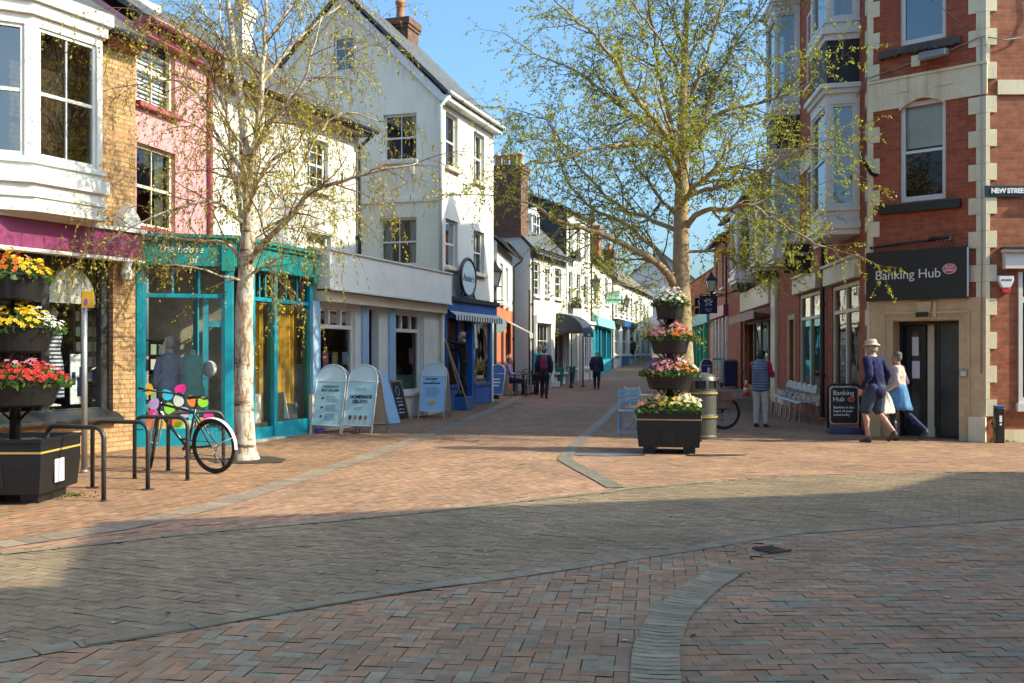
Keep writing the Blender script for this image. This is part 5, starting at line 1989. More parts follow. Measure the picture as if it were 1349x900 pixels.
# glazed entrance set back: open leaf, fixed side light
mb = MB()
mb.box(d0, d0 + .05, .30, .40, 0, dtop)
mb.box(d0 + .05, d1, .30, .40, dtop - .06, dtop)
dm = d0 + (d1 - d0) * .60
mb.box(dm - .02, dm + .02, .30, .36, 0, dtop - .06)
mb.box(dm + .02, d1, .30, .36, .0, .07)
df = put(mb, 'door_frame', 'black_paint', h, CF.W)
pane(df, CF.W, dm + .02, d1, .07, dtop - .06, .33, 'frosted_dark')
mb = MB()
for i in range(14):
 for j in range(16):
  x, z = dm + .05 + i * .036, .35 + j * .062
  if x < d1 - .02:
   mb.box(x, x + .024, .322, .326, z, z + .012)
put(mb, 'frosting', 'rack_grey', df, CF.W)
mb = MB()
a0, b0 = d0 + .06, d0 + .42
mb.box(a0, a0 + .09, .45, .49, 0, 2.06)
mb.box(b0 - .09, b0, .45, .49, 0, 2.06)
mb.box(a0 + .09, b0 - .09, .45, .49, 1.94, 2.06)
mb.box(a0 + .09, b0 - .09, .45, .49, 0, .22)
mb.box(a0 + .09, b0 - .09, .45, .49, 1.0, 1.05)
dr = put(mb, 'door', 'black_paint', h, CF.W, bevel=.004)
pane(dr, CF.W, a0 + .09, b0 - .09, 1.05, 1.94, .47)
mb = MB()
mb.box(a0 + .11, b0 - .11, .462, .466, 1.08, 1.4)
mb.box(a0 + .11, b0 - .13, .462, .466, 1.5, 1.85)
put(mb, 'notice', 'white_paper', dr, CF.W)
mb = MB()
mb.box(b0 + .02, b0 + .14, .5, .9, 0, dtop)
mb.box(b0 + .0, b0 + .16, .48, .92, 0, .16)
put(mb, 'lobby_pier', 'cream_wood', h, CF.W)
mb = MB()
mb.poly([(d0 - .1, .4, .01), (d1 + .3, .4, .01), (d1 + .3, 2.8, .01), (d0 - .1, 2.8, .01)])
mb.poly([(d0 - .1, 2.8, 0), (d1 + .3, 2.8, 0), (d1 + .3, 2.8, 2.5), (d0 - .1, 2.8, 2.5)])
mb.poly([(d0 - .1, .4, dtop), (d1 + .3, .4, dtop), (d1 + .3, 2.8, dtop), (d0 - .1, 2.8, dtop)])
put(mb, 'lobby', 'mid_room', h, CF.W)
sash(h, CF.W, w1, y=.07, nx=1, nz=2, dress=('blind', 'white_blind'), glass='glass', fw=.08)
sash(h, CF.W, w2, y=.07, nx=1, nz=2, glass='sky_glass', fw=.08)
mb = MB()
c1, c2 = CF.s(1160), CF.s(1267)
mb.box(c1, c2, -.11, -.002, 4.10, 4.26)
put(mb, 'sill', 'black_paint', h, CF.W, bevel=.01)
mb = MB()
n = 16
rr_ = random.Random(4)
xs_ = [c1 + (c2 - c1) * i / n for i in range(n + 1)]
for i in range(n):
 t0, t1 = rr_.uniform(-.02, .02), rr_.uniform(-.03, .03)
 mb.prism([(xs_[i], -.09 - rr_.uniform(0, .04), 6.98 + t1), (xs_[i + 1], -.09 - rr_.uniform(0, .04), 6.98 + t0), (xs_[i + 1], -.09, 7.11 + t0 * .4), (xs_[i], -.09, 7.11 + t1 * .4)], (0, .088, 0))
put(mb, 'broken_sill', 'stopcock', h, CF.W)
# arched head and cream band over the window
mb = MB()
x0, x1 = w1[0], w1[1]
xm, hwid = (x0 + x1) / 2, (x1 - x0) / 2
def arch(x):
 return 5.98 + .16 * (1 - ((x - xm) / hwid) ** 2)
n = 14
for i in range(n):
 xa, xb = x0 + (x1 - x0) * i / n, x0 + (x1 - x0) * (i + 1) / n
 mb.prism([(xa, -.035, arch(xa)), (xb, -.035, arch(xb)), (xb, -.035, 6.55), (xa, -.035, 6.55)], (0, .09, 0))
mb.box(-.02, x0, -.035, -.002, 6.03, 6.55)
mb.box(x1, CF.len + .03, -.035, -.002, 6.03, 6.55)
mb.box(-.03, CF.len + .04, -.06, -.002, 6.551, 6.60)
mb.prism([(xm - .07, -.07, 6.14), (xm + .07, -.07, 6.14), (xm + .10, -.07, 6.54), (xm - .10, -.07, 6.54)], (0, .034, 0))
for sx in (-1, 1):
 mb.box(xm + sx * .22, xm + sx * .55, -.05, -.036, 6.30, 6.34)
put(mb, 'stone_band', 'cream_stone', h, CF.W, bevel=.004)
def quoins(fr, s_edge, direction, z0, z1, skip=None, short=.17, long_=.31, hh=.292):
 mb = MB()
 z, i = z0, 0
 while z < z1 - .05:
  wd = long_ if i % 2 == 0 else short
  a, b = sorted((s_edge, s_edge + direction * wd))
  zt = min(z + hh, z1)
  if not (skip and skip[0] < (z + zt) / 2 < skip[1]):
   mb.box(a, b, -.028, .0 - .002, z + .002, zt - .002)
  z += hh
  i += 1
 return mb
put(quoins(CF, -.025, 1, 2.53, BT, (6.0, 6.62), short=.10, long_=.22), 'quoin', 'cream_stone', h, CF.W, bevel=.004)
put(quoins(CF, CF.len + .02, -1, .45, BT, (6.0, 6.62), short=.17, long_=.30), 'quoin', 'cream_stone', h, CF.W, bevel=.004)
put(quoins(RS, RS.len + .02, -1, .32, BT, None, short=.12, long_=.26), 'quoin', 'cream_stone', h, RS.W, bevel=.004)
put(quoins(NF, -.02, 1, .45, BT, (6.0, 6.3), short=.08, long_=.20), 'quoin', 'cream_stone', h, NF.W, bevel=.004)
mb = MB()
mb.box(CF.len - .26, CF.len + .02, -.09, -.031, 0, .44)
put(mb, 'plinth', 'cream_stone', h, CF.W)
# New Street side
nw = (NF.s(1341), NF.s(1341) + 1.5, .68, 2.95)
mb = MB()
wall(mb, 0, NF.len, .0, BT, [nw, (3.4, 4.9, .68, 2.95), (.95, 2.0, 4.4, 6.2), (3.6, 4.7, 4.4, 6.2)], reveal=.14)
put(mb, 'new_street_wall', 'weathered_brick', h, NF.W)
mb = MB()
put(MB().box(.3, NF.len, -.045, -.002, 0, .22), 'plinth', 'cream_stone', h, NF.W)
mb.box(.2, NF.len, -.03, -.002, 6.02, 6.27)
put(mb, 'stone_band', 'cream_stone', h, NF.W)
for q in (nw, (3.4, 4.9, .68, 2.95)):
 s0, s1, z0, z1 = q
 mb = MB()
 mb.box(s0, s0 + .07, -.03, .09, z0, z1)
 mb.box(s1 - .07, s1, -.03, .09, z0, z1)
 mb.box(s0 + .07, s1 - .07, -.03, .09, 2.42, 2.52)
 mb.box(s0 + .07, s1 - .07, -.03, .09, z0, z0 + .10)
 w_ = put(mb, 'shop_window', 'white_wood', h, NF.W)
 pane(w_, NF.W, s0 + .07, s1 - .07, z0 + .1, 2.42, .05, 'dark_glass')
 pane(w_, NF.W, s0 + .07, s1 - .07, 2.52, z1, .05, 'dark_glass')
 b = MB()
 b.box(s0 - .04, s1 + .04, -.08, .0, z0 - .14, z0 - .002)
 put(b, 'sill', 'white_wood', w_, NF.W)
for q in ((.95, 2.0, 4.4, 6.0), (3.6, 4.7, 4.4, 6.0)):
 sash(h, NF.W, q, sill='black_paint')
mb = MB()
mb.box(NF.s(1320), NF.len - .2, -.12, -.002, 3.0, 3.28)
mb.box(NF.s(1318), NF.len - .2, -.17, -.002, 3.281, 3.34)
put(mb, 'fascia', 'white_wood', h, NF.W, bevel=.006)
mb = MB()
mb.box(NF.s(1317), NF.len - .2, -.2, -.002, 3.341, 3.37)
put(mb, 'lead_flashing', 'lead_black', h, NF.W)
# roof over the corner building
ridge = MB()
pts = [RS.pt(0, -.42), RS.pt(RS.len, -.42), CF.pt(0.05, -.4), CF.pt(CF.len - .05, -.4), NF.pt(0, -.4), NF.pt(8.5, -.4), (16.7, 27.7)]
ridge.prism([(x, y, BT) for x, y in pts], (0, 0, .22))
top = [(11.6, 27.5, BT + 2.5), (11.2, 21.2, BT + 2.5), (16.6, 21.2, BT + 2.5), (16.6, 27.5, BT + 2.5)]
q = [(x, y, BT + .22) for x, y in pts]
ridge.poly([q[0], q[1], top[1], top[0]])
ridge.poly([q[1], q[2], q[3], q[4], top[1]])
ridge.poly([q[4], q[5], top[2], top[1]])
ridge.poly([q[5], q[6], top[3], top[2]])
ridge.poly([q[6], q[0], top[0], top[3]])
ridge.poly(top)
put(ridge, 'roof', 'slate', h, Matrix.Identity(4))
mb = MB()
bx = [RS.pt(0, 0), (16.7, 27.7), (17.0, 17.24)]
mb.poly([(bx[0][0], bx[0][1], 0), (bx[1][0], bx[1][1], 0), (bx[1][0], bx[1][1], BT), (bx[0][0], bx[0][1], BT)])
mb.poly([(bx[1][0], bx[1][1], 0), (bx[2][0], bx[2][1], 0), (bx[2][0], bx[2][1], BT), (bx[1][0], bx[1][1], BT)])
put(mb, 'back_wall', 'red_brick', h, Matrix.Identity(4))
mb = MB()
sg2 = rs(25.55)
mb.prism([(sg2 - .85, -.45, BT + .05), (sg2 + .85, -.45, BT + .05), (sg2, -.45, BT + 1.15)], (0, 3.0, 0))
put(mb, 'gablet', 'slate_dark', h, RS.W)
mb = MB()
pp = RS.s(1089)
mb.tube([(pp, -.09, BT - .1), (pp, -.09, .12)], .05, 8)
for zz in (1.0, 2.6, 4.3, 6.0, 8.0):
 mb.lathe([(.065, zz), (.065, zz + .08)], (pp, -.09, 0), 8)
put(mb, 'downpipe', 'gutter_black', h, RS.W, smooth=False)
mb = MB()
cw = [CF.W @ Vector((-.05, -.06, 6.66)), CF.W @ Vector((.6, -.04, 6.78)), CF.W @ Vector((1.3, -.05, 6.86)), CF.W @ Vector((2.05, -.06, 7.04))]
mb.tube(cw, .010, 5)
mb.tube([RS.W @ Vector((RS.len - 1.0, -.05, 6.5)), cw[0]], .010, 5)
mb.tube([NF.W @ Vector((.02, -.05, 7.0)), NF.W @ Vector((.3, -.08, 6.94)), NF.W @ Vector((.62, -.04, 7.0)), NF.W @ Vector((.75, -.03, 7.4)), NF.W @ Vector((.70, -.03, 8.6))], .012, 5)
mb.tube([CF.W @ Vector((CF.len - .06, -.05, 7.0)), CF.W @ Vector((CF.len - .05, -.05, 3.3)), CF.W @ Vector((CF.len - .06, -.05, 1.2))], .009, 5)
mb.tube([CF.W @ Vector((.35, -.04, 8.6)), CF.W @ Vector((1.1, -.05, 7.9)), CF.W @ Vector((CF.len - .3, -.04, 7.25))], .006, 5)
put(mb, 'wall_cable', 'galv', h, Matrix.Identity(4), smooth=True)
# signs and fittings on the bank
t = thing('bank_sign', 'black Banking Hub sign board above the stone doorway', 'sign', CF.W @ Matrix.Translation((0, -.035, 2.51)))
mb = MB()
c0, c1_ = CF.s(1144.5) + .0, CF.s(1277)
mb.box(c0, c1_, -.10, 0, 0, .90)
pn = put(mb, 'panel', 'sign_black', t, bevel=.006)
mb = MB()
mb.box(c1_ + .002, c1_ + .03, -.10, 0, .02, .88)
put(mb, 'edge_strip', 'steel', t)
mb = MB()
add_text(mb, 'Banking Hub', .238, ((c0 + c1_) / 2 - .13, -.104, .455), bold=-.001, space=.97)
put(mb, 'lettering', 'white_ink', pn)
def oval_logo(mb, cx, z, y, rx, rz, m_red, m_white, txt=True):
 n = 28
 mb.m = m_white
 mb.prism([(cx + rx * 1.1 * math.cos(2 * math.pi * i / n), y, z + rz * 1.13 * math.sin(2 * math.pi * i / n)) for i in range(n)], (0, -.003, 0))
 mb.m = m_red
 mb.prism([(cx + rx * math.cos(2 * math.pi * i / n), y - .0035, z + rz * math.sin(2 * math.pi * i / n)) for i in range(n)], (0, -.003, 0))
 if txt:
  add_text(mb, 'POST', rz * .78, (cx, y - .010, z + rz * .34), m=m_white, bold=.001, extrude=.002)
  add_text(mb, 'OFFICE', rz * .72, (cx, y - .010, z - rz * .34), m=m_white, bold=.001, extrude=.002)
mb = MB()
oval_logo(mb, c1_ - .29, .52, -.1015, .108, .080, 0, 1)
put(mb, 'logo', ['red_ink', 'white_ink'], pn)
t = thing('sign_light', 'thin black trough light bar on the brick above the bank sign', 'lamp', CF.W @ Matrix.Translation((0, -.05, 3.56)))
mb = MB()
mb.tube([(.05, -.05, -.06), (1.25, -.10, .0)], .025, 8)
mb.tube([(1.15, -.13, .01), (1.48, -.10, .03)], .035, 8)
put(mb, 'bar', 'black_paint', t, smooth=True)
mb = MB()
for i in range(5):
 mb.tube([(1.18 + i * .07, -.10, .0), (1.22 + i * .07, -.0, -.15)], .006, 5)
mb.box(1.44, 1.5, -.1, .045, -.02, .05)
put(mb, 'bracket', 'galv', t)
t = thing('floodlight', 'grey box floodlight on the brick above the cream stone band', 'floodlight', CF.W @ Matrix.Translation((CF.s(1236), -.002, 6.83)))
mb = MB()
mb.prism([(-.23, -.10, -.02), (-.23, -.36, -.09), (-.23, -.38, -.04), (-.23, -.30, .06), (-.23, -.10, .09)], (.46, 0, 0))
put(mb, 'housing', 'galv', t, bevel=.015)
mb = MB()
mb.prism([(-.20, -.12, -.027), (-.20, -.345, -.094), (-.20, -.345, -.10), (-.20, -.12, -.033)], (.40, 0, 0))
put(mb, 'glass_face', 'lamp_glass', t)
mb = MB()
put(MB().box(-.06, .06, -.11, 0, -.03, .08), 'bracket', 'galv', t)
mb.box(-.46, -.30, -.05, 0, -.10, .10)
put(mb, 'backing_block', 'cream_stone', t)
mb = MB()
mb.tube([(0, 0, 0), (-.03, -.10, .02), (-.10, -.42, .34)], .035, 8)
mb.lathe([(.06, -.01), (.06, .02)], (0, 0, 0), 8)
o = put(mb, 'flag_pole_stub', 'black_paint', None, CF.W @ Matrix.Translation((CF.s(1153), -.03, 4.86)), smooth=True)
tag(o, 'short black pole stub slanting out of the rust stained quoins', 'pole')
t = thing('street_sign', 'dark NEW STREET name plate on the brick corner', 'sign', NF.W @ Matrix.Translation((NF.s(1296), -.03, 4.25)))
mb = MB()
mb.box(0, .83, -.02, 0, 0, .19)
pl_ = put(mb, 'plate', 'street_sign_navy', t, bevel=.004)
mb = MB()
add_text(mb, 'NEW STREET', .114, (.415, -.026, .095), bold=.006, space=.92)
put(mb, 'lettering', 'white_ink', pl_)
t = thing('alarm_box', 'white alarm box with a red foot on the brick beside the cream quoins', 'alarm box', NF.W @ Matrix.Translation((NF.s(1323), -.002, 2.58)))
mb = MB()
mb.prism([(-.07, -.08, .09), (.07, -.08, .09), (.135, -.08, .22), (.13, -.08, .30), (-.13, -.08, .30), (-.135, -.08, .22)], (0, .08, 0))
put(mb, 'cover', 'alarm_white', t, bevel=.015)
mb = MB()
mb.prism([(-.05, -.07, .0), (.05, -.07, .0), (.085, -.07, .088), (-.085, -.07, .088)], (0, .07, 0))
put(mb, 'lens', 'red_ink', t, bevel=.01)
mb = MB()
mb.m = 0
for i in range(6):
 if i != 2:
  mb.box(-.085 + i * .03, -.065 + i * .03, -.084, -.081, .215, .24)
mb.m = 1
mb.box(-.02, .0, -.084, -.081, .215, .24)
put(mb, 'lettering', ['ink', 'red_ink'], t)
mb = MB()
mb.box(-.07, .07, -.05, -.0, 0, .14)
mb.m = 1
mb.box(-.045, .045, -.056, -.051, .03, .11)
o = put(mb, 'entry_phone', ['galv', 'cream_wood'], None, CF.W @ Matrix.Translation((CF.s(1271), -.032, 1.12)), bevel=.006)
tag(o, 'small grey entry panel on the stone beside the bank door', 'entry panel')
t = thing('cigarette_bin', 'slim black cigarette bin with a blue top on the brick corner', 'bin', frame_m(wx(1316, 17.02), 17.02, .0115))
mb = MB()
mb.box(-.075, .075, -.06, .06, 0, .60)
mb.box(-.05, .05, .06, .20, .3, .34)
put(mb, 'body', 'black_paint', t, bevel=.015)
mb = MB()
mb.box(-.077, .077, -.062, .062, .601, .64)
put(mb, 'cap', 'royal_blue', t, bevel=.01)
mb = MB()
mb.box(-.022, .022, -.064, -.061, .36, .47)
mb.lathe([(.0, 0), (.02, 0), (.02, .003), (.0, .003)], (0, 0, 0), 10)
k = len(mb.v) - 40
mb.v[k:] = [(a, -.061 - c, .32 + b) for a, b, c in mb.v[k:]]
put(mb, 'symbol', 'white_ink', t)
# projecting bank sign
t = thing('hanging_bank_sign', 'black Banking Hub sign projecting over the pavement among the branches', 'sign', frame_m(wx(1050, 21.2), 21.2, wz(360, 21.2), R(4)))
mb = MB()
mb.box(-.29, .29, -.035, .035, 0, .62)
b_ = put(mb, 'board', 'sign_black', t, bevel=.01)
mb = MB()
add_text(mb, 'Banking', .15, (-.22, -.041, .42), align='LEFT')
add_text(mb, 'Hub', .15, (-.22, -.041, .24), align='LEFT')
put(mb, 'lettering', 'white_ink', b_)
mb = MB()
mb.box(-.3, .95, -.03, .03, .63, .67)
mb.box(.29, .35, -.03, .03, .05, .63)
put(mb, 'bracket', 'steel', t)
# ---- the next shop: awning shop in red brick
R2 = Fr(rX(41.0), 41.0, rX(27.72), 27.72)
h = house('awning_shop', 'red brick shop house with a cream fascia and folded beige awning', R2, 'shop')
L = R2.len
shp = (R2.s(981), R2.s(1018), .25, 2.65)
e = 6.9
mb = MB()
wall(mb, 0, L, 0, e, [shp], reveal=.3)
put(mb, 'wall', 'red_brick', h)
shell(h, None, 0, L, 0, e, 7, 'red_brick', gable=1.7)
mb = MB()
roof_slope(mb, -.1, L - .02, 0, e + .06, 3.5, 1.7, over=.35)
put(mb, 'roof', 'slate', h)
gutter(h, R2.W, 0, L - .1, e - .04, y=-.4, pipe=shp[0] - .3, pz=.25)
mb = MB()
n_ = 4
for i in range(n_ + 1):
 x = shp[0] + (shp[1] - shp[0]) * i / n_
 mb.box(x - .05, x + .05, .1, .18, .3, 2.62)
mb.box(shp[0], shp[1], .08, .2, .25, .45)
mb.box(shp[0], shp[1], .08, .2, 2.60, 2.649)
sf = put(mb, 'shopfront', 'door_brown', h)
pane(sf, R2.W, shp[0], shp[1], .45, 2.6, .14)
interior(h, R2.W, shp[0] - .1, shp[1] + .1, .31, 2.6, .25, 2.7, 'mid_room')
mb = MB()
curtain(mb, shp[0] + 4.2, shp[0] + 4.8, .34, .5, 2.4, .03, .2)
curtain(mb, shp[0] + 2.2, shp[0] + 2.9, .34, .5, 2.4, .03, .2)
put(mb, 'turquoise_display', 'turquoise', h)
mb = MB()
mb.box(shp[0] - .1, shp[1] + .15, -.16, -.002, 3.05, 3.72)
put(mb, 'fascia', 'cream_wood', h, bevel=.01)
mb = MB()
mb.prism([(shp[0], -.01, 2.98), (shp[0], -.55, 2.86), (shp[0], -.55, 2.80), (shp[0], -.01, 2.72)], (shp[1] - shp[0], 0, 0))
mb.prism([(shp[0], -.55, 2.86), (shp[0], -.57, 2.86), (shp[0], -.57, 2.60), (shp[0], -.55, 2.60)], (shp[1] - shp[0], 0, 0))
put(mb, 'awning', 'awning_beige', h)
mb = MB()
mb.box(shp[1] + .2, shp[1] + .95, -.10, -.002, .1, 3.9)
put(mb, 'pilaster', 'cream_wood', h, bevel=.008)
mb = MB()
mb.box(shp[1] + 1.05, L - .05, -.002 - .04, -.002, .1, .5)
put(mb, 'plinth', 'cream_stone', h)
for Y0, Y1 in ((30.6, 28.7), (35.5, 33.5)):
 a, b = (41 - Y0) / .995, (41 - Y1) / .995
 oriel(h, R2, [(a, 0.0), (a + .2, -.6), (b - .1, -.6), (b, 0.0)], 4.2, 6.4, [(4.45, 6.2)], 'white_wood', glass='sky_glass', inset=.08, lower=(3.75, 3.93, 'lead_black'))
# ---- narrow brick shops further on
R3 = Fr(rX(47.0), 47.0, rX(41.02), 41.02)
h = house('narrow_brick_shop', 'tall narrow brick shop with white posts beyond the awning shop', R3, 'shop')
L = R3.len
mb = MB()
hs = [(.5, 1.3, .5, 3.0), (1.9, 2.8, .5, 3.0), (3.4, 4.2, .3, 3.0), (4.7, 5.6, .5, 3.0), (1.0, 2.0, 4.4, 6.0), (3.6, 4.6, 4.4, 6.0)]
wall(mb, 0, L, 0, 6.5, hs, reveal=.15)
put(mb, 'wall', 'weathered_brick', h)
shell(h, None, 0, L, 0, 6.5, 7, 'red_brick', gable=1.3)
for q in hs:
 sash(h, R3.W, q, sill='white_wood', nz=1, meet=False)
for x in (.25, 1.6, 3.1, 4.45, 5.8):
 put(MB().box(x - .12, x + .12, -.1, -.002, .3, 3.1), 'post', 'white_wood', h)
mb = MB()
mb.box(.1, L - .1, -.2, -.002, 3.15, 3.6)
put(mb, 'fascia', 'purple_paint', h)
mb = MB()
roof_slope(mb, -.1, L - .02, 0, 6.55, 3.5, 1.3, over=.3)
put(mb, 'roof', 'slate', h)
gutter(h, R3.W, 0, L, 6.45, y=-.36, pipe=L - .3, pz=.3)
R4 = Fr(rX(61.0), 61.0, rX(47.02), 47.02)
h = house('low_green_shop', 'low shop with emerald posts under a brown tiled gable', R4, 'shop')
L = R4.len
mb = MB()
hs = [(1.0 + i * 2.2, 2.6 + i * 2.2, .9, 2.9) for i in range(5)]
wall(mb, 0, L, 0, 4.4, hs, reveal=.15)
put(mb, 'wall', 'orange_render', h)
for q in hs:
 sash(h, R4.W, q, nz=1, meet=False)
for i in range(6):
 x = .7 + i * 2.2
 put(MB().box(x - .16, x + .16, -.25, -.002, .5, 3.0), 'post', 'emerald', h)
mb = MB()
mb.box(.3, L - .3, -.3, -.002, 3.05, 3.6)
put(mb, 'fascia', 'turquoise', h)
shell(h, None, 0, L, 0, 4.4, 6, 'weathered_brick', gable=2.0)
mb = MB()
roof_slope(mb, -.1, L - .02, 0, 4.45, 3.0, 2.0, over=.6)
put(mb, 'roof', 'clay_tile', h)
R5 = Fr(rX(80.0) + .4, 80.0, rX(61.02), 61.02)
h = house('far_red_roof_house', 'far turquoise fronted house under a red tiled roof', R5)
L = R5.len
mb = MB()
hs = [(1.5 + i * 3.2, 3.3 + i * 3.2, 4.0, 5.2) for i in range(5)]
wall(mb, 0, L, 0, 5.8, hs, reveal=.1)
put(mb, 'wall', 'weathered_brick', h)
for q in hs:
 sash(h, R5.W, q)
mb = MB()
mb.box(.5, L - .2, -.3, -.002, .9, 3.6)
put(mb, 'shopfront', 'turquoise', h)
shell(h, None, 0, L, 0, 5.8, 6, 'weathered_brick', gable=2.0)
mb = MB()
roof_slope(mb, -.1, L - .02, 0, 5.85, 3.0, 2.0, over=.4)
put(mb, 'roof', 'clay_tile', h)
# hanging signs and lamp on the brick shop
X, Y = 8.05, 38.5
X = wx(933, Y)
def marks_oak(q):
 # a sprig of oak leaves
 for a, l in ((-50, .20), (-15, .22), (20, .22), (60, .20), (130, .16), (-140, .16)):
  ca, sa = math.cos(R(a)), math.sin(R(a))
  for k in range(3):
   r = l * (.35 + .3 * k)
   x, z = .14 + r * sa * .9, .40 + r * ca * .75
   n = 8
   q.prism([(x + .05 * (1 - .2 * k) * math.cos(2 * math.pi * i / n), -.022, z + .05 * (1 - .2 * k) * math.sin(2 * math.pi * i / n)) for i in range(n)], (0, -.004, 0))
 add_text(q, 'National', .075, (.14, -.026, .16), m=0, extrude=.002)
 add_text(q, 'Trust', .075, (.14, -.026, .08), m=0, extrude=.002)
hang_sign('hanging_sign', 'dark square sign with a white oak leaf emblem on the brick shop', frame_m(X, Y, wz(413, Y), 0), .70, .66, ['navy_paint', 'white_ink'], lambda q: [marks_oak(q), setattr(q, 'v', [(x - .14 + .0, y, z) for x, y, z in q.v])], arm=.75)
def marks_w(q):
 add_text(q, 'W.', .26, (-.02, -.026, .45), m=0, extrude=.002, bold=.004)
 q.m = 0
 q.box(-.12, .10, -.026, -.021, .16, .185)
 q.box(-.10, .06, -.026, -.021, .10, .125)
hang_sign('hanging_sign', 'dark square sign with a pale letter hung beside the oak leaf sign', frame_m(wx(924.5, Y + 2.2), Y + 2.2, wz(414, Y + 2.2), R(8)), .62, .66, ['black_paint', 'cream_stone'], marks_w, arm=1.3)
t = thing('bracket_lantern', 'black wall lantern on the brick shop above the dark signs', 'street lamp', frame_m(wx(936.5, 37.5), 37.5, wz(384, 37.5), 0))
lantern(t, WM[t.name], .95)
mb = MB()
mb.tube([(0, 0, -.05), (.2, 0, -.2), (.95, 0, 0)], .022, 6)
put(mb, 'bracket', 'iron', t)
# building across New Street, beside the photographer: it throws the long shadow
mb = MB()
foot = [(9.45, -9.0), (9.45, 3.95), (9.85, 4.0), (9.05, 6.5), (16.9, 8.5), (18.6, 10.35), (30, 10.5), (30, -9)]
hb = thing('corner_house', 'tall brick house across New Street that throws the wide shadow', 'house', frame_m(9.35, 6.85))
for i in range(len(foot)):
 a, b = foot[i], foot[(i + 1) % len(foot)]
 mb.poly([(a[0], a[1], 0), (b[0], b[1], 0), (b[0], b[1], 9.0), (a[0], a[1], 9.0)])
put(mb, 'wall', 'weathered_brick', hb, Matrix.Identity(4))
mb = MB()
mb.prism([(x, y, 8.8) for x, y in foot], (0, 0, .2))
put(mb, 'roof', 'slate', hb, Matrix.Identity(4))
# ------------------------------------------------------------------ street furniture
def at(px, Y, z=None, rot=0.0):
 X = wx(px, Y)
 return frame_m(X, Y, (ground_z(X, Y) + .011) if z is None else z, rot)
def flower_mound(parent, W, cx, cy, z, rx, ry, hgt, pal, nf, nl, seed, box=False):
 rd = random.Random(seed)
 mb = MB()
 patches = [(rd.uniform(-1, 1), rd.uniform(-1, 1), rd.choice(pal)) for _ in range(9)]
 def spot(edge=1.0):
  while True:
   u, v = rd.uniform(-1, 1), rd.uniform(-1, 1)
   if box or u * u + v * v <= 1:
    return u * edge, v * edge
 for i in range(nl):
  u, v = spot(1.12)
  r2 = min(1, (u * u + v * v)) if not box else max(u * u, v * v)
  zz = z + hgt * (1 - .75 * r2) * rd.uniform(.05, .95)
  p = Vector((cx + u * rx, cy + v * ry, zz))
  d = Vector((u * .8 + rd.gauss(0, .6), v * .8 + rd.gauss(0, .6), rd.gauss(.35, .5))).normalized() * rd.uniform(.025, .05)
  e = d.cross(Vector((rd.gauss(0, 1), rd.gauss(0, 1), rd.gauss(0, 1)))).normalized() * rd.uniform(.012, .022)
  k = rd.uniform(.6, 1.35)
  mb.c = (.075 * k, .155 * k, .022 * k) if rd.random() < .8 else (.16 * k, .20 * k, .10 * k)
  mb.add([p - d, p + e, p + d, p - e], [(0, 1, 2, 3)])
 lv = put(mb, 'leaves', 'leaf', parent, W, fixn=False)
 mb = MB()
 for i in range(nf):
  u, v = spot(1.05)
  r2 = min(1, u * u + v * v) if not box else max(u * u, v * v) * .8
  zz = z + hgt * (1.0 - .68 * r2) * rd.uniform(.72, 1.12) + rd.uniform(-.02, .03)
  p = Vector((cx + u * rx, cy + v * ry, zz))
  col = min(patches, key=lambda q: (q[0] - u) ** 2 + (q[1] - v) ** 2 + rd.uniform(0, .35))[2]
  nrm = Vector((u * .8 + rd.gauss(0, .35), v * .8 - .35 + rd.gauss(0, .35), 1.0 + rd.gauss(0, .2))).normalized()
  a = nrm.orthogonal().normalized()
  b = nrm.cross(a)
  r = rd.uniform(.022, .036)
  k = rd.uniform(.8, 1.15)
  n = 5
  for j in range(n):
   t0 = 2 * math.pi * j / n + i
   q0 = p + nrm * .004
   q1 = p + (a * math.cos(t0 - .5) + b * math.sin(t0 - .5)) * r * .75 + nrm * .010
   q2 = p + (a * math.cos(t0) + b * math.sin(t0)) * r * 1.1 + nrm * rd.uniform(.0, .014)
   q3 = p + (a * math.cos(t0 + .5) + b * math.sin(t0 + .5)) * r * .75 + nrm * .010
   mb.c = tuple(min(.9, c * k) for c in col)
   mb.add([q0, q1, q2, q3], [(0, 1, 2, 3)])
  mb.c = (.55, .34, .02) if sum(col) > .9 else (.06, .02, .03)
  mb.add([p + nrm * .012 + a * .007, p + nrm * .012 + b * .007, p + nrm * .012 - a * .007, p + nrm * .012 - b * .007], [(0, 1, 2, 3)])
 put(mb, 'flowers', 'petal', parent, W, fixn=False)
 return lv
YEL, CRM, PNK, HPK, RED_, ORG, WHT, LIL, BUR, SAL = (.75, .45, .02), (.78, .66, .30), (.70, .24, .34), (.62, .07, .22), (.52, .02, .02), (.70, .17, .02), (.80, .78, .72), (.38, .22, .56), (.16, .01, .03), (.74, .34, .22)
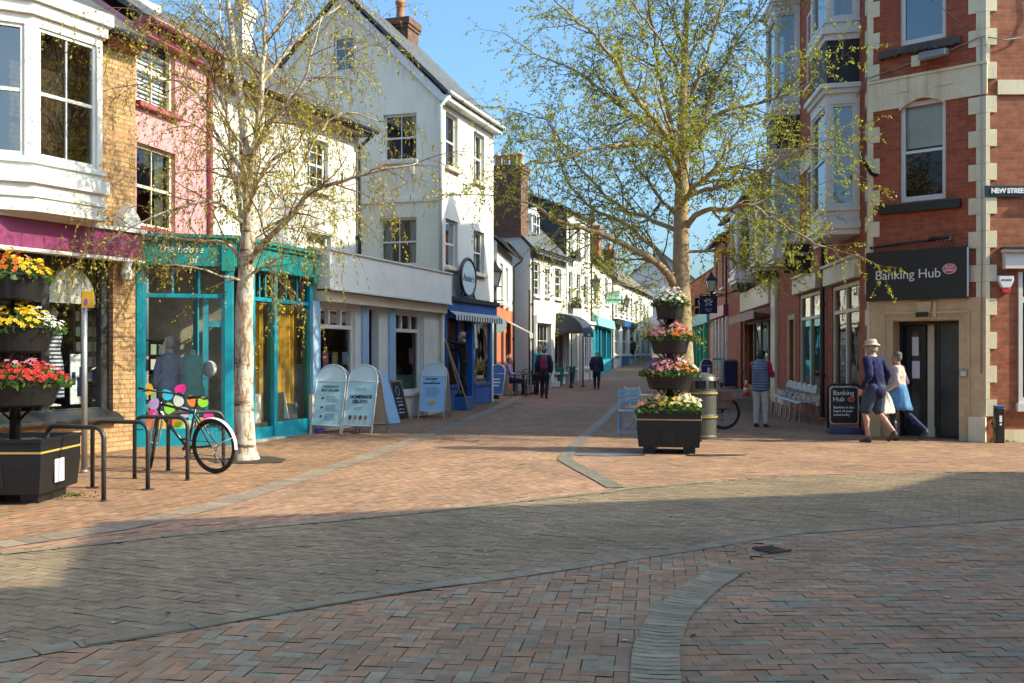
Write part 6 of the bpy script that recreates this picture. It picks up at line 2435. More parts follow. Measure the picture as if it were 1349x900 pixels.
def planter(label, W, tiers, base=None, seed=1, paper=False):
 t = thing('tiered_planter', label, 'planter', W, 'tiered flower planters')
 hw_ = .48
 mb = MB()
 prof = [(.40, .10), (hw_ - .025, .105), (hw_, .40), (hw_, .62), (hw_ + .012, .625), (hw_ + .012, .66), (hw_ - .03, .66), (hw_ - .04, .60)]
 for (a, za), (b, zb) in zip(prof[:-1], prof[1:]):
  vs = [(sx * r, sy * r, z) for r, z in ((a, za), (b, zb)) for sx, sy in ((-1, -1), (1, -1), (1, 1), (-1, 1))]
  mb.add(vs, [(0, 1, 5, 4), (1, 2, 6, 5), (2, 3, 7, 6), (3, 0, 4, 7)])
 mb.poly([(-.40, -.40, .1), (.40, -.40, .1), (.40, .40, .1), (-.40, .40, .1)])
 f = hw_ + .001
 for a, b, c, d in ((-.11, .10, .17, .185), (-.11, .10, .415, .43), (-.11, -.095, .185, .415), (.085, .10, .185, .415)):
  mb.box(a, b, -f - .008, -f + .02, c, d)
 mb.box(-.095, .085, -f - .002, -f + .02, .185, .415)
 mb.box(f - .02, f + .008, -.11, .10, .17, .185)
 bx = put(mb, 'box', 'planter_black', t)
 mb = MB()
 g = hw_ + .003
 for s in (1, -1):
  mb.box(-g, g, s * g - .002, s * g + .002, .515, .535)
  mb.box(s * g - .002, s * g + .002, -g + .003, g - .003, .515, .535)
 put(mb, 'gold_line', 'gold_line', bx)
 for sx in (-1, 1):
  put(MB().box(sx * .30 - .09, sx * .30 + .09, -.33, .33, 0, .10), 'foot', 'black_paint', t)
 mb = MB()
 n = 12
 sv = [(-.44 + .88 * i / n, -.44 + .88 * j / n, .60 + .03 * mnoise.noise((i * .6, j * .6, seed))) for j in range(n + 1) for i in range(n + 1)]
 mb.add(sv, [(j * (n + 1) + i, j * (n + 1) + i + 1, (j + 1) * (n + 1) + i + 1, (j + 1) * (n + 1) + i) for j in range(n) for i in range(n)])
 put(mb, 'soil', 'soil', t)
 mb = MB()
 mb.tube([(0, 0, .58), (0, 0, 2.25)], .055, 12)
 for z in (.95, 1.5, 2.05):
  for k in range(6):
   a = k * math.pi / 3
   mb.tube([(.05 * math.cos(a), .05 * math.sin(a), z - .12), (.2 * math.cos(a), .2 * math.sin(a), z + .02)], .012, 5)
 put(mb, 'pole', 'black_paint', t, smooth=True)
 for i, (r, z, pal) in enumerate(tiers):
  mb = MB()
  n = 36
  prof = [(.05, 0), (r * .74, 0), (r * .80, .02), (r * .98, .25), (r * 1.03, .255), (r * 1.03, .275), (r * .97, .275), (r * .90, .2), (.05, .2)]
  vs, fs = [], []
  for rr, zz in prof:
   for j in range(n):
    a = 2 * math.pi * j / n
    k = 1 - (.05 if j % 12 == 0 else (.02 if j % 12 in (1, 11) else 0)) * (1 if rr > .1 else 0)
    vs.append((rr * k * math.cos(a + .4 * i), rr * k * math.sin(a + .4 * i), z + zz))
  for q in range(len(prof) - 1):
   for j in range(n):
    fs.append((q * n + j, q * n + (j + 1) % n, (q + 1) * n + (j + 1) % n, (q + 1) * n + j))
  mb.add(vs, fs)
  b = put(mb, 'bowl', 'planter_black', t)
  area = (r / .45) ** 2
  flower_mound(b, W, 0, 0, z + .20, r * 1.08, r * 1.08, .31, pal, int(230 * area) + 50, int(640 * area) + 160, seed * 10 + i)
 if base:
  flower_mound(t, W, 0, 0, .62, .46, .46, .30, base, 230, 760, seed * 10 + 7, box=True)
 if paper:
  mb = MB()
  mb.box(hw_ + .002, hw_ + .004, -.16, .06, .19, .43)
  put(mb, 'notice', 'white_paper', t)
 return t
planter('black tiered planter with bare soil in its box beside the bike stands', at(20.0, 10.43, rot=R(1)), [(.46, .97, [RED_, RED_, ORG, RED_, PNK, RED_]), (.40, 1.53, [YEL, ORG, CRM, YEL, WHT, BUR]), (.31, 2.07, [PNK, ORG, YEL, RED_, YEL, SAL])], None, 1, True)
planter('black tiered planter with yellow flowers filling its box in front of the big tree', at(882.5, 15.52, rot=R(-11)), [(.40, .97, [YEL, YEL, PNK, CRM, LIL, ORG, WHT]), (.32, 1.52, [PNK, SAL, ORG, PNK, ORG]), (.24, 2.06, [WHT, WHT, PNK, CRM])], [YEL, YEL, YEL, CRM, SAL, WHT], 2)
# bike stands
RACKS = [((-4.21, 10.27), (-4.96, 10.62), 'next to the big flower planter'), ((-4.07, 11.13), (-4.76, 11.30), 'with a base plate behind the first one'), ((-3.90, 11.97), (-4.60, 12.14), 'in front of the bicycle'), ((-3.83, 13.22), (-4.46, 12.92), 'that the bicycle leans on')]
for a, b, lb in RACKS:
 t = thing('bike_stand', 'dark grey hooped bike stand ' + lb, 'bike stand', frame_m(a[0], a[1], .011), 'hooped bike stands')
 v = Vector((b[0] - a[0], b[1] - a[1], 0))
 hgt, rc = .755, .12
 u = v.normalized()
 path = [Vector((0, 0, 0)), Vector((0, 0, hgt - rc))]
 for k in range(1, 6):
  an = math.pi / 2 * k / 6
  path.append(u * (rc * (1 - math.cos(an))) + Vector((0, 0, hgt - rc + rc * math.sin(an))))
 path.append(u * rc + Vector((0, 0, hgt)))
 path.append(v - u * rc + Vector((0, 0, hgt)))
 for k in range(1, 6):
  an = math.pi / 2 * k / 6
  path.append(v - u * (rc * (1 - math.sin(an))) + Vector((0, 0, hgt - rc + rc * math.cos(an))))
 path += [v + Vector((0, 0, hgt - rc)), v]
 mb = MB()
 mb.tube(path, .0245, 12)
 put(mb, 'hoop', 'rack_grey', t, smooth=True)
 mb = MB()
 for p in (Vector((0, 0, 0)), v):
  mb.lathe([(.025, 0), (.075 if 'plate' in lb else .038, 0), (.075 if 'plate' in lb else .038, .008), (.025, .012)], p, 16)
 put(mb, 'base_plate', 'rack_grey', t)
def wheel(parent, W, r, name='wheel', tyre=.021):
 mb = MB()
 n = 40
 mb.tube([(r * math.cos(2 * math.pi * i / n), 0, r * math.sin(2 * math.pi * i / n)) for i in range(n)], tyre, 8, closed=True)
 w_ = put(mb, name, 'rubber', parent, W, smooth=True)
 mb = MB()
 mb.tube([((r - .03) * math.cos(2 * math.pi * i / n), 0, (r - .03) * math.sin(2 * math.pi * i / n)) for i in range(n)], .010, 6, closed=True)
 put(mb, 'rim', 'black_paint', w_, W, smooth=True)
 mb = MB()
 for i in range(28):
  a = 2 * math.pi * i / 28
  s = .03 if i % 2 else -.03
  mb.tube([(.02 * math.cos(a + .9), s, .02 * math.sin(a + .9)), ((r - .035) * math.cos(a), 0, (r - .035) * math.sin(a))], .0016, 4, cap=False)
 mb.tube([(0, -.05, 0), (0, .05, 0)], .022, 8)
 put(mb, 'spokes', 'steel', w_, W)
 return w_
def bicycle(label, W, r=.335, steer=0.0, mud=None, pannier=False, drop=False):
 t = thing('bicycle', label, 'bicycle', W)
 bb, seat_t, head_t, head_b = Vector((.43, 0, .29)), Vector((.27, 0, .80)), Vector((.84, 0, .88)), Vector((.88, 0, .74))
 rear, front = Vector((0, 0, r)), Vector((1.04, 0, r))
 mb = MB()
 for p, q, w_ in ((bb, seat_t, .016), (seat_t + Vector((.01, 0, -.05)), head_t + Vector((.01, 0, -.03)), .017), (bb, head_b, .020), (head_t, head_b, .020)):
  mb.tube([p, q], w_, 10)
 for s in (-1, 1):
  mb.tube([bb + Vector((0, s * .03, 0)), rear + Vector((0, s * .055, 0))], .010, 8)
  mb.tube([seat_t + Vector((.02, s * .02, -.07)), rear + Vector((0, s * .055, 0))], .009, 8)
 mb.tube([seat_t, seat_t + Vector((-.035, 0, .12))], .014, 8)
 put(mb, 'frame', 'bike_black', t, smooth=True)
 wheel(t, W @ Matrix.Translation(rear), r)
 ax = (head_t - head_b).normalized()
 S = W @ Matrix.Translation(head_b) @ Matrix.Rotation(steer, 4, ax) @ Matrix.Translation(-head_b)
 wheel(t, S @ Matrix.Translation(front), r)
 mb = MB()
 for s in (-1, 1):
  mb.tube([head_b + Vector((.005, s * .05, -.01)), head_b + Vector((.03, s * .055, -.10)), front + Vector((0, s * .055, 0))], [.016, .016, .011], 8)
 mb.tube([head_b + Vector((0, -.05, 0)), head_b + Vector((0, .05, 0))], .016, 8)
 put(mb, 'fork', 'bike_white', t, S, smooth=True)
 mb = MB()
 top = head_t + ax * .10
 mb.tube([head_t, top], .014, 8)
 mb.tube([top, top + Vector((.06, 0, .02))], .013, 8)
 c = top + Vector((.06, 0, .02))
 mb.tube([c + Vector((-.05, -.30, .02)), c + Vector((0, -.12, .01)), c + Vector((0, .12, .01)), c + Vector((-.05, .30, .02))], .012, 8)
 for s in (-1, 1):
  mb.tube([c + Vector((-.05, s * .30, .02)), c + Vector((-.08, s * .19, .015))], .017, 8)
  mb.tube([c + Vector((.02, s * .17, .0)), c + Vector((.05, s * .24, -.02))], .006, 6)
 hb_ = put(mb, 'handlebar', 'black_paint', t, S, smooth=True)
 mb = MB()
 sp = seat_t + Vector((-.04, 0, .13))
 mb.smooth = True
 vs, fs, n = [], [], 10
 for x, wd, z in ((-.13, .07, .01), (-.10, .078, .03), (-.02, .055, .022), (.08, .024, .018), (.15, .016, .005)):
  for j in range(n):
   a = 2 * math.pi * j / n
   vs.append(sp + Vector((x, wd * math.cos(a), z + .022 * math.sin(a))))
 for i in range(4):
  for j in range(n):
   fs.append((i * n + j, i * n + (j + 1) % n, (i + 1) * n + (j + 1) % n, (i + 1) * n + j))
 fs += [tuple(range(n)), tuple(range(4 * n, 5 * n))]
 mb.add(vs, fs)
 put(mb, 'saddle', 'saddle_brown' if pannier else 'black_paint', t)
 mb = MB()
 mb.smooth = True
 n = 24
 mb.tube([bb + Vector((.085 * math.cos(2 * math.pi * i / n), -.06, .085 * math.sin(2 * math.pi * i / n))) for i in range(n)], .008, 6, closed=True)
 for k in range(5):
  a = 2 * math.pi * k / 5
  mb.tube([bb + Vector((0, -.06, 0)), bb + Vector((.08 * math.cos(a), -.06, .08 * math.sin(a)))], .007, 5)
 a = 2.2
 for s in (-1, 1):
  e = Vector((.17 * math.cos(a) * s, 0, .17 * math.sin(a) * s))
  mb.tube([bb + Vector((0, s * .075, 0)), bb + e + Vector((0, s * .085, 0))], .011, 6)
  p = bb + e + Vector((0, s * .14, 0))
  mb.box(p.x - .045, p.x + .045, p.y - .05, p.y + .05, p.z - .01, p.z + .01)
 mb.tube([bb + Vector((0, -.08, 0)), bb + Vector((0, .08, 0))], .022, 8)
 put(mb, 'crank', 'black_paint', t)
 mb = MB()
 mb.tube([bb + Vector((0, -.06, .085)), rear + Vector((0, -.05, .04)), rear + Vector((-.04, -.05, 0)), rear + Vector((.01, -.05, -.04)), rear + Vector((.03, -.05, -.14)), bb + Vector((0, -.06, -.085))], .005, 5)
 for z, rr in ((-.055, .022), (-.13, .022)):
  mb.tube([rear + Vector((.025 + rr * math.cos(k * 1.05), -.05, z + rr * math.sin(k * 1.05))) for k in range(6)], .006, 5, closed=True)
 put(mb, 'chain', 'iron', t)
 if mud:
  mb = MB()
  mb.smooth = True
  n, r2, hw_ = 22, r + .035, .028
  vs, fs = [], []
  for i in range(n + 1):
   a = R(35) + R(150) * i / n
   for w_, dz in ((-hw_, -.012), (-hw_ * .5, 0), (hw_ * .5, 0), (hw_, -.012)):
    vs.append(rear + Vector(((r2 + dz) * math.cos(a), w_, (r2 + dz) * math.sin(a))))
  for i in range(n):
   for j in range(3):
    fs.append((i * 4 + j, i * 4 + j + 1, i * 4 + j + 5, i * 4 + j + 4))
  mb.add(vs, fs)
  for s in (-1, 1):
   mb.tube([rear + Vector((0, s * .06, 0)), rear + Vector((-(r2 - .01) * math.cos(R(20)), s * .03, (r2 - .01) * math.sin(R(20))))], .004, 5)
  put(mb, 'mudguard', mud, t)
 if pannier:
  mb = MB()
  for s in (-1, 1):
   mb.tube([(-.15, s * .06, .70), (.22, s * .06, .70)], .008, 6)
   mb.tube([(-.08, s * .06, .70), (0, s * .06, r)], .008, 6)
   mb.tube([(.1, s * .06, .70), (0, s * .06, r)], .008, 6)
  put(mb, 'rear_rack', 'iron', t)
  for s in (-1, 1):
   mb = MB()
   y0, y1 = (s * .07, s * .20)
   mb.prism([(-.17, y0, .72), (.17, y0, .72), (.14, y0, .38), (-.12, y0, .38)], (0, y1 - y0, 0))
   p_ = put(mb, 'pannier', 'pannier_brown', t, bevel=.03, bseg=3)
   mb = MB()
   mb.prism([(-.18, y1 - s * .14, .735), (-.18, y1 + s * .012, .735), (-.18, y1 + s * .014, .55), (-.18, y1 + s * .004, .55), (-.18, y1 + s * .003, .725)], (.36, 0, 0))
   put(mb, 'flap', 'pannier_brown', p_, bevel=.006)
   mb = MB()
   for x in (-.08, .08):
    mb.box(x - .012, x + .012, y1 + s * .002, y1 + s * .022, .48, .74)
   put(mb, 'strap', 'saddle_brown', p_)
 # side stand / lean is set by W
 return t
ang = math.atan2(.42, -.93)
Wb = frame_m(-3.775, 12.66, .011 + .021, ang) @ Matrix.Rotation(R(-4), 4, 'X')
bicycle('black bicycle with a white rear mudguard locked to the bike stands', Wb, .33, steer=R(-46), mud='bike_white')
Wb = frame_m(wx(953, 20.1), 20.1, .011 + .021, R(172)) @ Matrix.Rotation(R(4), 4, 'X')
bicycle('black bicycle with brown panniers parked behind the litter bin', Wb, .315, pannier=True)
# post with the yellow sign
t = thing('sign_post', 'grey steel post with a small yellow sign in front of the dark shop window', 'sign post', at(111, 12.74))
mb = MB()
mb.tube([(0, 0, 0), (0, 0, wz(385, 12.74))], .038, 12)
mb.lathe([(.05, 0), (.05, .03), (.038, .04)], (0, 0, 0), 12)
put(mb, 'post', 'galv', t, smooth=True)
zt = wz(407, 12.74)
mb = MB()
mb.box(-.01, .14, -.05, -.045, zt, zt + .21)
sg_ = put(mb, 'plate', 'yellow_sign', t, bevel=.002)
mb = MB()
n = 14
mb.prism([(.045 + .022 * math.cos(2 * math.pi * i / n), -.052, zt + .075 + .045 * math.sin(2 * math.pi * i / n)) for i in range(n)], (0, -.002, 0))
put(mb, 'symbol', 'violet_bowl', sg_)
# ---- A boards
def aboard(label, W, w, hgt, mats, draw, spread=.42, lower=.16, arch=True, name='sandwich_board'):
 """folding arched board: the near face looks along local -y"""
 t = thing(name, label, 'signboard', W, 'cafe sandwich boards')
 r = w / 2
 for k, sgn in enumerate((-1, 1)):
  def P(x, z, off=0.0):
   f = 1 - z / hgt
   return Vector((x, sgn * (spread * f + .012) + off, z))
  path = [P(-r, 0), P(-r, hgt - r)]
  for i in range(1, 12):
   a = math.pi * i / 12
   path.append(P(-r * math.cos(a), hgt - r + r * math.sin(a)))
  path += [P(r, hgt - r), P(r, 0)]
  mb = MB()
  mb.tube(path, .016, 8)
  mb.tube([P(-r, lower), P(r, lower)], .010, 6)
  mb.tube([P(-r, hgt - r - .02), P(r, hgt - r - .02)], .008, 6)
  put(mb, 'frame', 'alu_white', t, smooth=True)
  mb = MB()
  e = r - .018
  zc = hgt - r
  mb.m = 0
  mb.prism([P(-e, lower), P(e, lower), P(e, zc - .03), P(-e, zc - .03)], (0, .008, 0))
  mb.m = 1
  mb.prism([P(-e, zc - .012)] + [P(e, zc - .012)] + [P(e * math.cos(math.pi * i / 12), zc + e * math.sin(math.pi * i / 12)) for i in range(13)], (0, .008, 0))
  pn = put(mb, 'panel', [mats[0] if k == 0 else 'cream_wood', mats[1]], t)
  if k == 0:
   q = MB()
   draw(q)
   # lay the drawing on the leaning face
   q.v = [tuple(P(x, z, -.004 + y)) for x, y, z in q.v]
   put(q, 'lettering', mats[2:], pn)
 return t
def lines(q, x0, x1, zs, h=.010, m=1, rd=random.Random(2)):
 q.m = m
 for z in zs:
  e = rd.uniform(0, .3) * (x1 - x0)
  q.box(x0, x1 - e, -.002, 0, z, z + h)
def draw_takeaway(q):
 add_text(q, 'TAKEAWAY', .062, (0, -.001, .89), extrude=.001, bold=.001)
 add_text(q, 'BEST SELLERS', .062, (0, -.001, .82), extrude=.001, bold=.001)
 for z in (.67, .50, .33):
  q.m = 0
  n = 12
  q.prism([(-.13 + .024 * math.cos(2 * math.pi * i / n), 0, z + .024 * math.sin(2 * math.pi * i / n)) for i in range(n)], (0, -.002, 0))
  lines(q, -.06, .2, (z + .03, z, z - .03, z - .06))
def draw_gelato(q):
 lines(q, -.13, .13, (.86, .83), m=1)
 add_text(q, 'HOMEMADE', .085, (0, -.001, .70), extrude=.001, bold=.004, shear=.08, space=.92)
 add_text(q, 'GELATO', .085, (-.01, -.001, .61), extrude=.001, bold=.004, shear=.08, space=.92)
 lines(q, -.12, .12, (.50, .47), m=1)
 for i in range(4):
  x = -.17 + i * .105
  q.m = 2
  q.prism([(x - .022, 0, .29), (x + .022, 0, .29), (x + .004, 0, .18), (x - .004, 0, .18)], (0, -.002, 0))
  q.m = 3 if i % 2 == 0 else 4
  n = 12
  q.prism([(x + .030 * math.cos(2 * math.pi * k / n), 0, .315 + .045 * math.sin(2 * math.pi * k / n)) for k in range(n)], (0, -.003, 0))
def draw_third(q):
 lines(q, -.20, .20, (.90,), h=.03, m=0)
 q.m = 0
 q.box(-.02, .02, -.002, 0, .85, .87)
 lines(q, -.24, .24, (.80,), h=.03, m=0)
 lines(q, -.16, .16, (.70, .66, .62, .58, .54, .50))
 q.m = 2
 n = 16
 q.prism([(.0 + .09 * math.cos(2 * math.pi * i / n), 0, .35 + .05 * math.sin(2 * math.pi * i / n)) for i in range(n)], (0, -.003, 0))
aboard('arched white framed board headed TAKEAWAY beside the cafe pier', at(439.5, 19.35, rot=R(-12)), .60, 1.31, ['board_blue', 'board_header', 'ink', 'faded_ink'], draw_takeaway)
aboard('arched white framed board reading HOMEMADE GELATO with painted cones', at(481, 19.25, rot=R(-14)), .60, 1.31, ['board_blue', 'board_header', 'ink', 'faded_ink', 'ham_stone', 'sandal', 'terracotta'], draw_gelato)
aboard('arched blue board with a yellow picture by the drainpipe and ladder', at(573, 23.7, rot=R(-8)), .60, 1.30, ['board_sky', 'board_header', 'ink', 'faded_ink', 'yellow_curtain'], draw_third)
def lean_board(name, label, W, w, hgt, frame_m_, face_m, draw=None, lean=R(14), fw=.05):
 t = thing(name, label, 'signboard', W @ Matrix.Rotation(-lean, 4, 'X'))
 mb = MB()
 mb.box(-w / 2, -w / 2 + fw, -.02, .02, 0, hgt)
 mb.box(w / 2 - fw, w / 2, -.02, .02, 0, hgt)
 mb.box(-w / 2 + fw, w / 2 - fw, -.02, .02, 0, fw)
 mb.box(-w / 2 + fw, w / 2 - fw, -.02, .02, hgt - fw, hgt)
 put(mb, 'frame', frame_m_, t, bevel=.004)
 mb = MB()
 mb.box(-w / 2 + fw, w / 2 - fw, -.01, .01, fw, hgt - fw)
 p = put(mb, 'panel', face_m, t)
 if draw:
  q = MB()
  draw(q)
  put(q, 'lettering', ['white_ink', 'board_sky'], p)
 return t
def draw_chalk(q):
 rd = random.Random(9)
 n = 14
 q.m = 1
 q.tube([(.09 * math.cos(2 * math.pi * i / n), -.013, .70 + .10 * math.sin(2 * math.pi * i / n)) for i in range(n)], .006, 4, closed=True)
 for k, z in enumerate((.52, .44, .36, .27, .19)):
  q.m = k % 2
  for j in range(4):
   x = -.14 + j * .075
   q.box(x, x + rd.uniform(.03, .06), -.014, -.011, z, z + rd.uniform(.012, .035))
wrow = math.atan2(B4.uy, B4.ux)
lean_board('chalkboard', 'wood framed chalkboard leaning against the cafe wall', frame_m(*B4.pt(B4.s(532, -.34), -.34), .02, wrow), .62, .95, 'wood', 'chalk_black', draw_chalk)
lean_board('blue_board', 'plain sky blue board leaning beside the chalkboard', frame_m(*B4.pt(B4.s(520, -.46), -.46), .02, wrow), .55, 1.12, 'board_sky', 'board_sky', None, lean=R(18))
# bank A board
t = thing('bank_board', 'black swing board reading Banking Hub on the pavement by the bank', 'signboard', at(1112, 19.05, rot=R(-4)))
mb = MB()
w, hgt = .60, .94
rc = .08
path = [Vector((-w / 2, 0, .04)), Vector((-w / 2, 0, hgt - rc))]
for i in range(1, 6):
 a = math.pi / 2 * i / 6
 path.append(Vector((-w / 2 + rc * (1 - math.cos(a)), 0, hgt - rc + rc * math.sin(a))))
for i in range(0, 7):
 a = math.pi / 2 * i / 6
 path.append(Vector((w / 2 - rc * (1 - math.sin(a)), 0, hgt - rc + rc * math.cos(a))))
path.append(Vector((w / 2, 0, .04)))
mb.tube(path, .020, 8)
for x in (-.18, .18):
 mb.tube([(x, 0, hgt - .05), (x, 0, hgt + .04)], .01, 6)
put(mb, 'frame', 'black_paint', t, smooth=True)
mb = MB()
mb.prism([(-w / 2 - .03, -.20, 0), (w / 2 + .03, -.20, 0), (w / 2 + .01, -.16, .10), (-w / 2 - .01, -.16, .10)], (0, .36, 0))
put(mb, 'base', 'navy_paint', t, bevel=.015)
mb = MB()
pw, p0, p1, rc = .25, .20, .88, .06
pts = []
for cx_, cz_, a0 in ((pw - rc, p0 + rc, -90), (pw - rc, p1 - rc, 0), (-pw + rc, p1 - rc, 90), (-pw + rc, p0 + rc, 180)):
 for i in range(6):
  a = R(a0 + 90 * i / 5)
  pts.append((cx_ + rc * math.cos(a), -.012, cz_ + rc * math.sin(a)))
mb.prism(pts, (0, .024, 0))
pn = put(mb, 'panel', 'sign_black', t)
mb = MB()
e = .035
mb.prism([(x * 1.09, .001, (z - .54) * 1.06 + .54) for x, y, z in pts], (0, .008, 0))
put(mb, 'border', 'cream_wood', pn)
mb = MB()
add_text(mb, 'Banking', .128, (-.215, -.016, .775), align='LEFT')
add_text(mb, 'Hub', .128, (-.215, -.016, .655), align='LEFT')
for s, z in (('Banking in the', .50), ('heart of your', .43), ('community', .36)):
 add_text(mb, s, .068, (-.205, -.016, z), align='LEFT', bold=.0012)
oval_logo(mb, .13, .655, -.0125, .058, .040, 1, 0, txt=False)
put(mb, 'lettering', ['white_ink', 'red_ink'], pn)
# small boards, cone, wheelie bin further along
t = aboard('low dark menu board beside the traffic cone', at(931, 41.5, rot=R(-6)), .50, 1.05, ['navy_paint', 'navy_paint', 'faded_ink'], lambda q: lines(q, -.15, .15, (.45, .4, .35, .3), m=0))
t = thing('easel', 'thin yellow and turquoise folding easel beside the wheelie bin', 'easel', at(945.5, 40.8, rot=R(-6)))
mb = MB()
for s in (-1, 1):
 mb.bar((s * .22, -.2, 0), (s * .20, 0, 1.1), .035)
 mb.bar((s * .22, .25, 0), (s * .20, .02, 1.1), .035)
for z in (.35, .65):
 mb.bar((-.21, -.2 + z * .18, z), (.21, -.2 + z * .18, z), .035)
put(mb, 'frame', 'yellow_curtain', t)
mb = MB()
mb.box(-.22, .22, -.02, .04, 1.02, 1.10)
put(mb, 'top_bar', 'turquoise', t)
t = thing('traffic_cone', 'orange and white traffic cone beside the menu board', 'traffic cone', at(934, 39.5))
mb = MB()
mb.box(-.19, .19, -.19, .19, 0, .035)
put(mb, 'base', 'cone_orange', t, bevel=.01)
mb = MB()
mb.smooth = True
prof = [(.145, .036), (.12, .22), (.095, .40), (.07, .56), (.04, .75), (.02, .755)]
for i in range(len(prof) - 1):
 mb.m = 1 if i in (1, 3) else 0
 mb.lathe(prof[i:i + 2], (0, 0, 0), 18)
put(mb, 'cone', ['cone_orange', 'white_paper'], t)
t = thing('traffic_cone', 'orange and white traffic cone against the awning shop front', 'traffic cone', at(983, 32.0))
mb = MB()
mb.box(-.15, .15, -.15, .15, 0, .03)
put(mb, 'base', 'cone_orange', t, bevel=.01)
mb = MB()
mb.smooth = True
for i in range(len(prof) - 1):
 mb.m = 1 if i in (1, 3) else 0
 mb.lathe([(r * .8, z * .66) for r, z in prof[i:i + 2]], (0, 0, 0), 18)
put(mb, 'cone', ['cone_orange', 'white_paper'], t)
t = thing('wheelie_bin', 'dark blue wheelie bin against the brick shops', 'wheelie bin', at(962, 38.5, rot=R(-4)))
mb = MB()
mb.prism([(-.25, -.28, .06), (.25, -.28, .06), (.29, -.36, .98), (-.29, -.36, .98)], (0, .62, 0))
put(mb, 'body', 'wheelie_blue', t, bevel=.02)
mb = MB()
mb.prism([(-.31, -.39, .985), (-.31, -.36, 1.04), (-.31, .22, 1.10), (-.31, .32, 1.05), (-.31, .32, .985)], (.62, 0, 0))
put(mb, 'lid', 'wheelie_blue', t, bevel=.015)
for s in (-1, 1):
 mb = MB()
 mb.tube([(s * .27, .30, .10), (s * .33, .30, .10)], .10, 14)
 put(mb, 'wheel', 'rubber', t)
# litter bin
t = thing('litter_bin', 'round grey litter bin with a domed hood beside the big tree', 'litter bin', at(927, 17.9))
mb = MB()
mb.lathe([(.24, 0), (.245, .05), (.225, .07), (.225, .36), (.245, .38), (.245, .42), (.225, .44), (.225, .78), (.245, .80), (.245, .84), (.225, .86)], (0, 0, 0), 28)
put(mb, 'body', 'bin_grey', t, smooth=False, bevel=.004)
mb = MB()
for z in (.395, .82):
 mb.lathe([(.247, z - .012), (.249, z - .010), (.249, z + .010), (.247, z + .012)], (0, 0, 0), 28)
put(mb, 'band', 'gold_line', t)
mb = MB()
n = 28
prof = [(.22, .86), (.225, .90), (.228, 1.04), (.215, 1.10), (.16, 1.155), (.08, 1.18), (.0, 1.185)]
vs, fs = [], []
for r, z in prof:
 for j in range(n):
  a = 2 * math.pi * j / n
  vs.append((r * math.cos(a), r * math.sin(a), z))
for i in range(len(prof) - 1):
 for j in range(n):
  if i == 1 and (j % 14) in (3, 4, 5, 9, 10, 11, 6, 8) and (j % 7) not in (0, ):
   continue
  fs.append((i * n + j, i * n + (j + 1) % n, (i + 1) * n + (j + 1) % n, (i + 1) * n + j))
mb.add(vs, fs)
put(mb, 'hood', 'bin_grey', t, smooth=True)
mb = MB()
mb.lathe([(.20, .865), (.20, 1.08), (.0, 1.09)], (0, 0, 0), 20)
put(mb, 'liner', 'black_paint', t)
# bistro chairs on the island
def bistro(label, W, mat):
 t = thing('folding_chair', label, 'chair', W, 'folding chairs on the island')
 mb = MB()
 for i in range(6):
  mb.box(-.19, .19, -.19 + i * .065, -.14 + i * .065, .445, .460)
 for s in (-1, 1):
  mb.box(s * .18 - .012, s * .18 + .012, -.20, .20, .425, .444)
 put(mb, 'seat', mat, t, bevel=.003)
 mb = MB()
 for z in (.60, .70, .785):
  mb.box(-.175, .175, .215, .228, z, z + .055)
 put(mb, 'backrest', mat, t, bevel=.003)
 for s in (-1, 1):
  mb = MB()
  mb.bar((s * .185, -.20, 0), (s * .185, -.02, .44), .022)
  mb.bar((s * .185, .02, .40), (s * .185, .225, .86), .022)
  put(mb, 'leg', mat, t)
  mb = MB()
  mb.bar((s * .160, .20, 0), (s * .160, -.14, .42), .022)
  put(mb, 'leg', mat, t)
 mb = MB()
 mb.bar((-.17, -.19, .05), (.17, -.19, .05), .016)
 mb.bar((-.17, -.17, .06), (.17, -.05, .40), .012)
 mb.bar((.17, -.17, .06), (-.17, -.05, .40), .012)
 mb.bar((-.15, .18, .05), (.15, .18, .05), .016)
 put(mb, 'brace', mat, t)
 return t
bistro('pale blue slatted folding chair beside the flower planter', at(828, 18.75, rot=R(-8)), 'chair_blue')
bistro('cream folding chair behind the pale blue one', at(842, 20.2, rot=R(35)), 'chair_cream')
t = thing('bistro_table', 'small round cream bistro table behind the folding chairs', 'table', at(858, 19.6))
mb = MB()
mb.lathe([(.0, .70), (.28, .70), (.29, .71), (.28, .725), (.0, .725)], (0, 0, 0), 24)
put(mb, 'tabletop', 'chair_cream', t)
for k in range(3):
 mb = MB()
 a = k * 2.09
 mb.tube([(.22 * math.cos(a), .22 * math.sin(a), 0), (.05 * math.cos(a), .05 * math.sin(a), .36), (.2 * math.cos(a), .2 * math.sin(a), .70)], .01, 6)
 put(mb, 'leg', 'chair_cream', t)
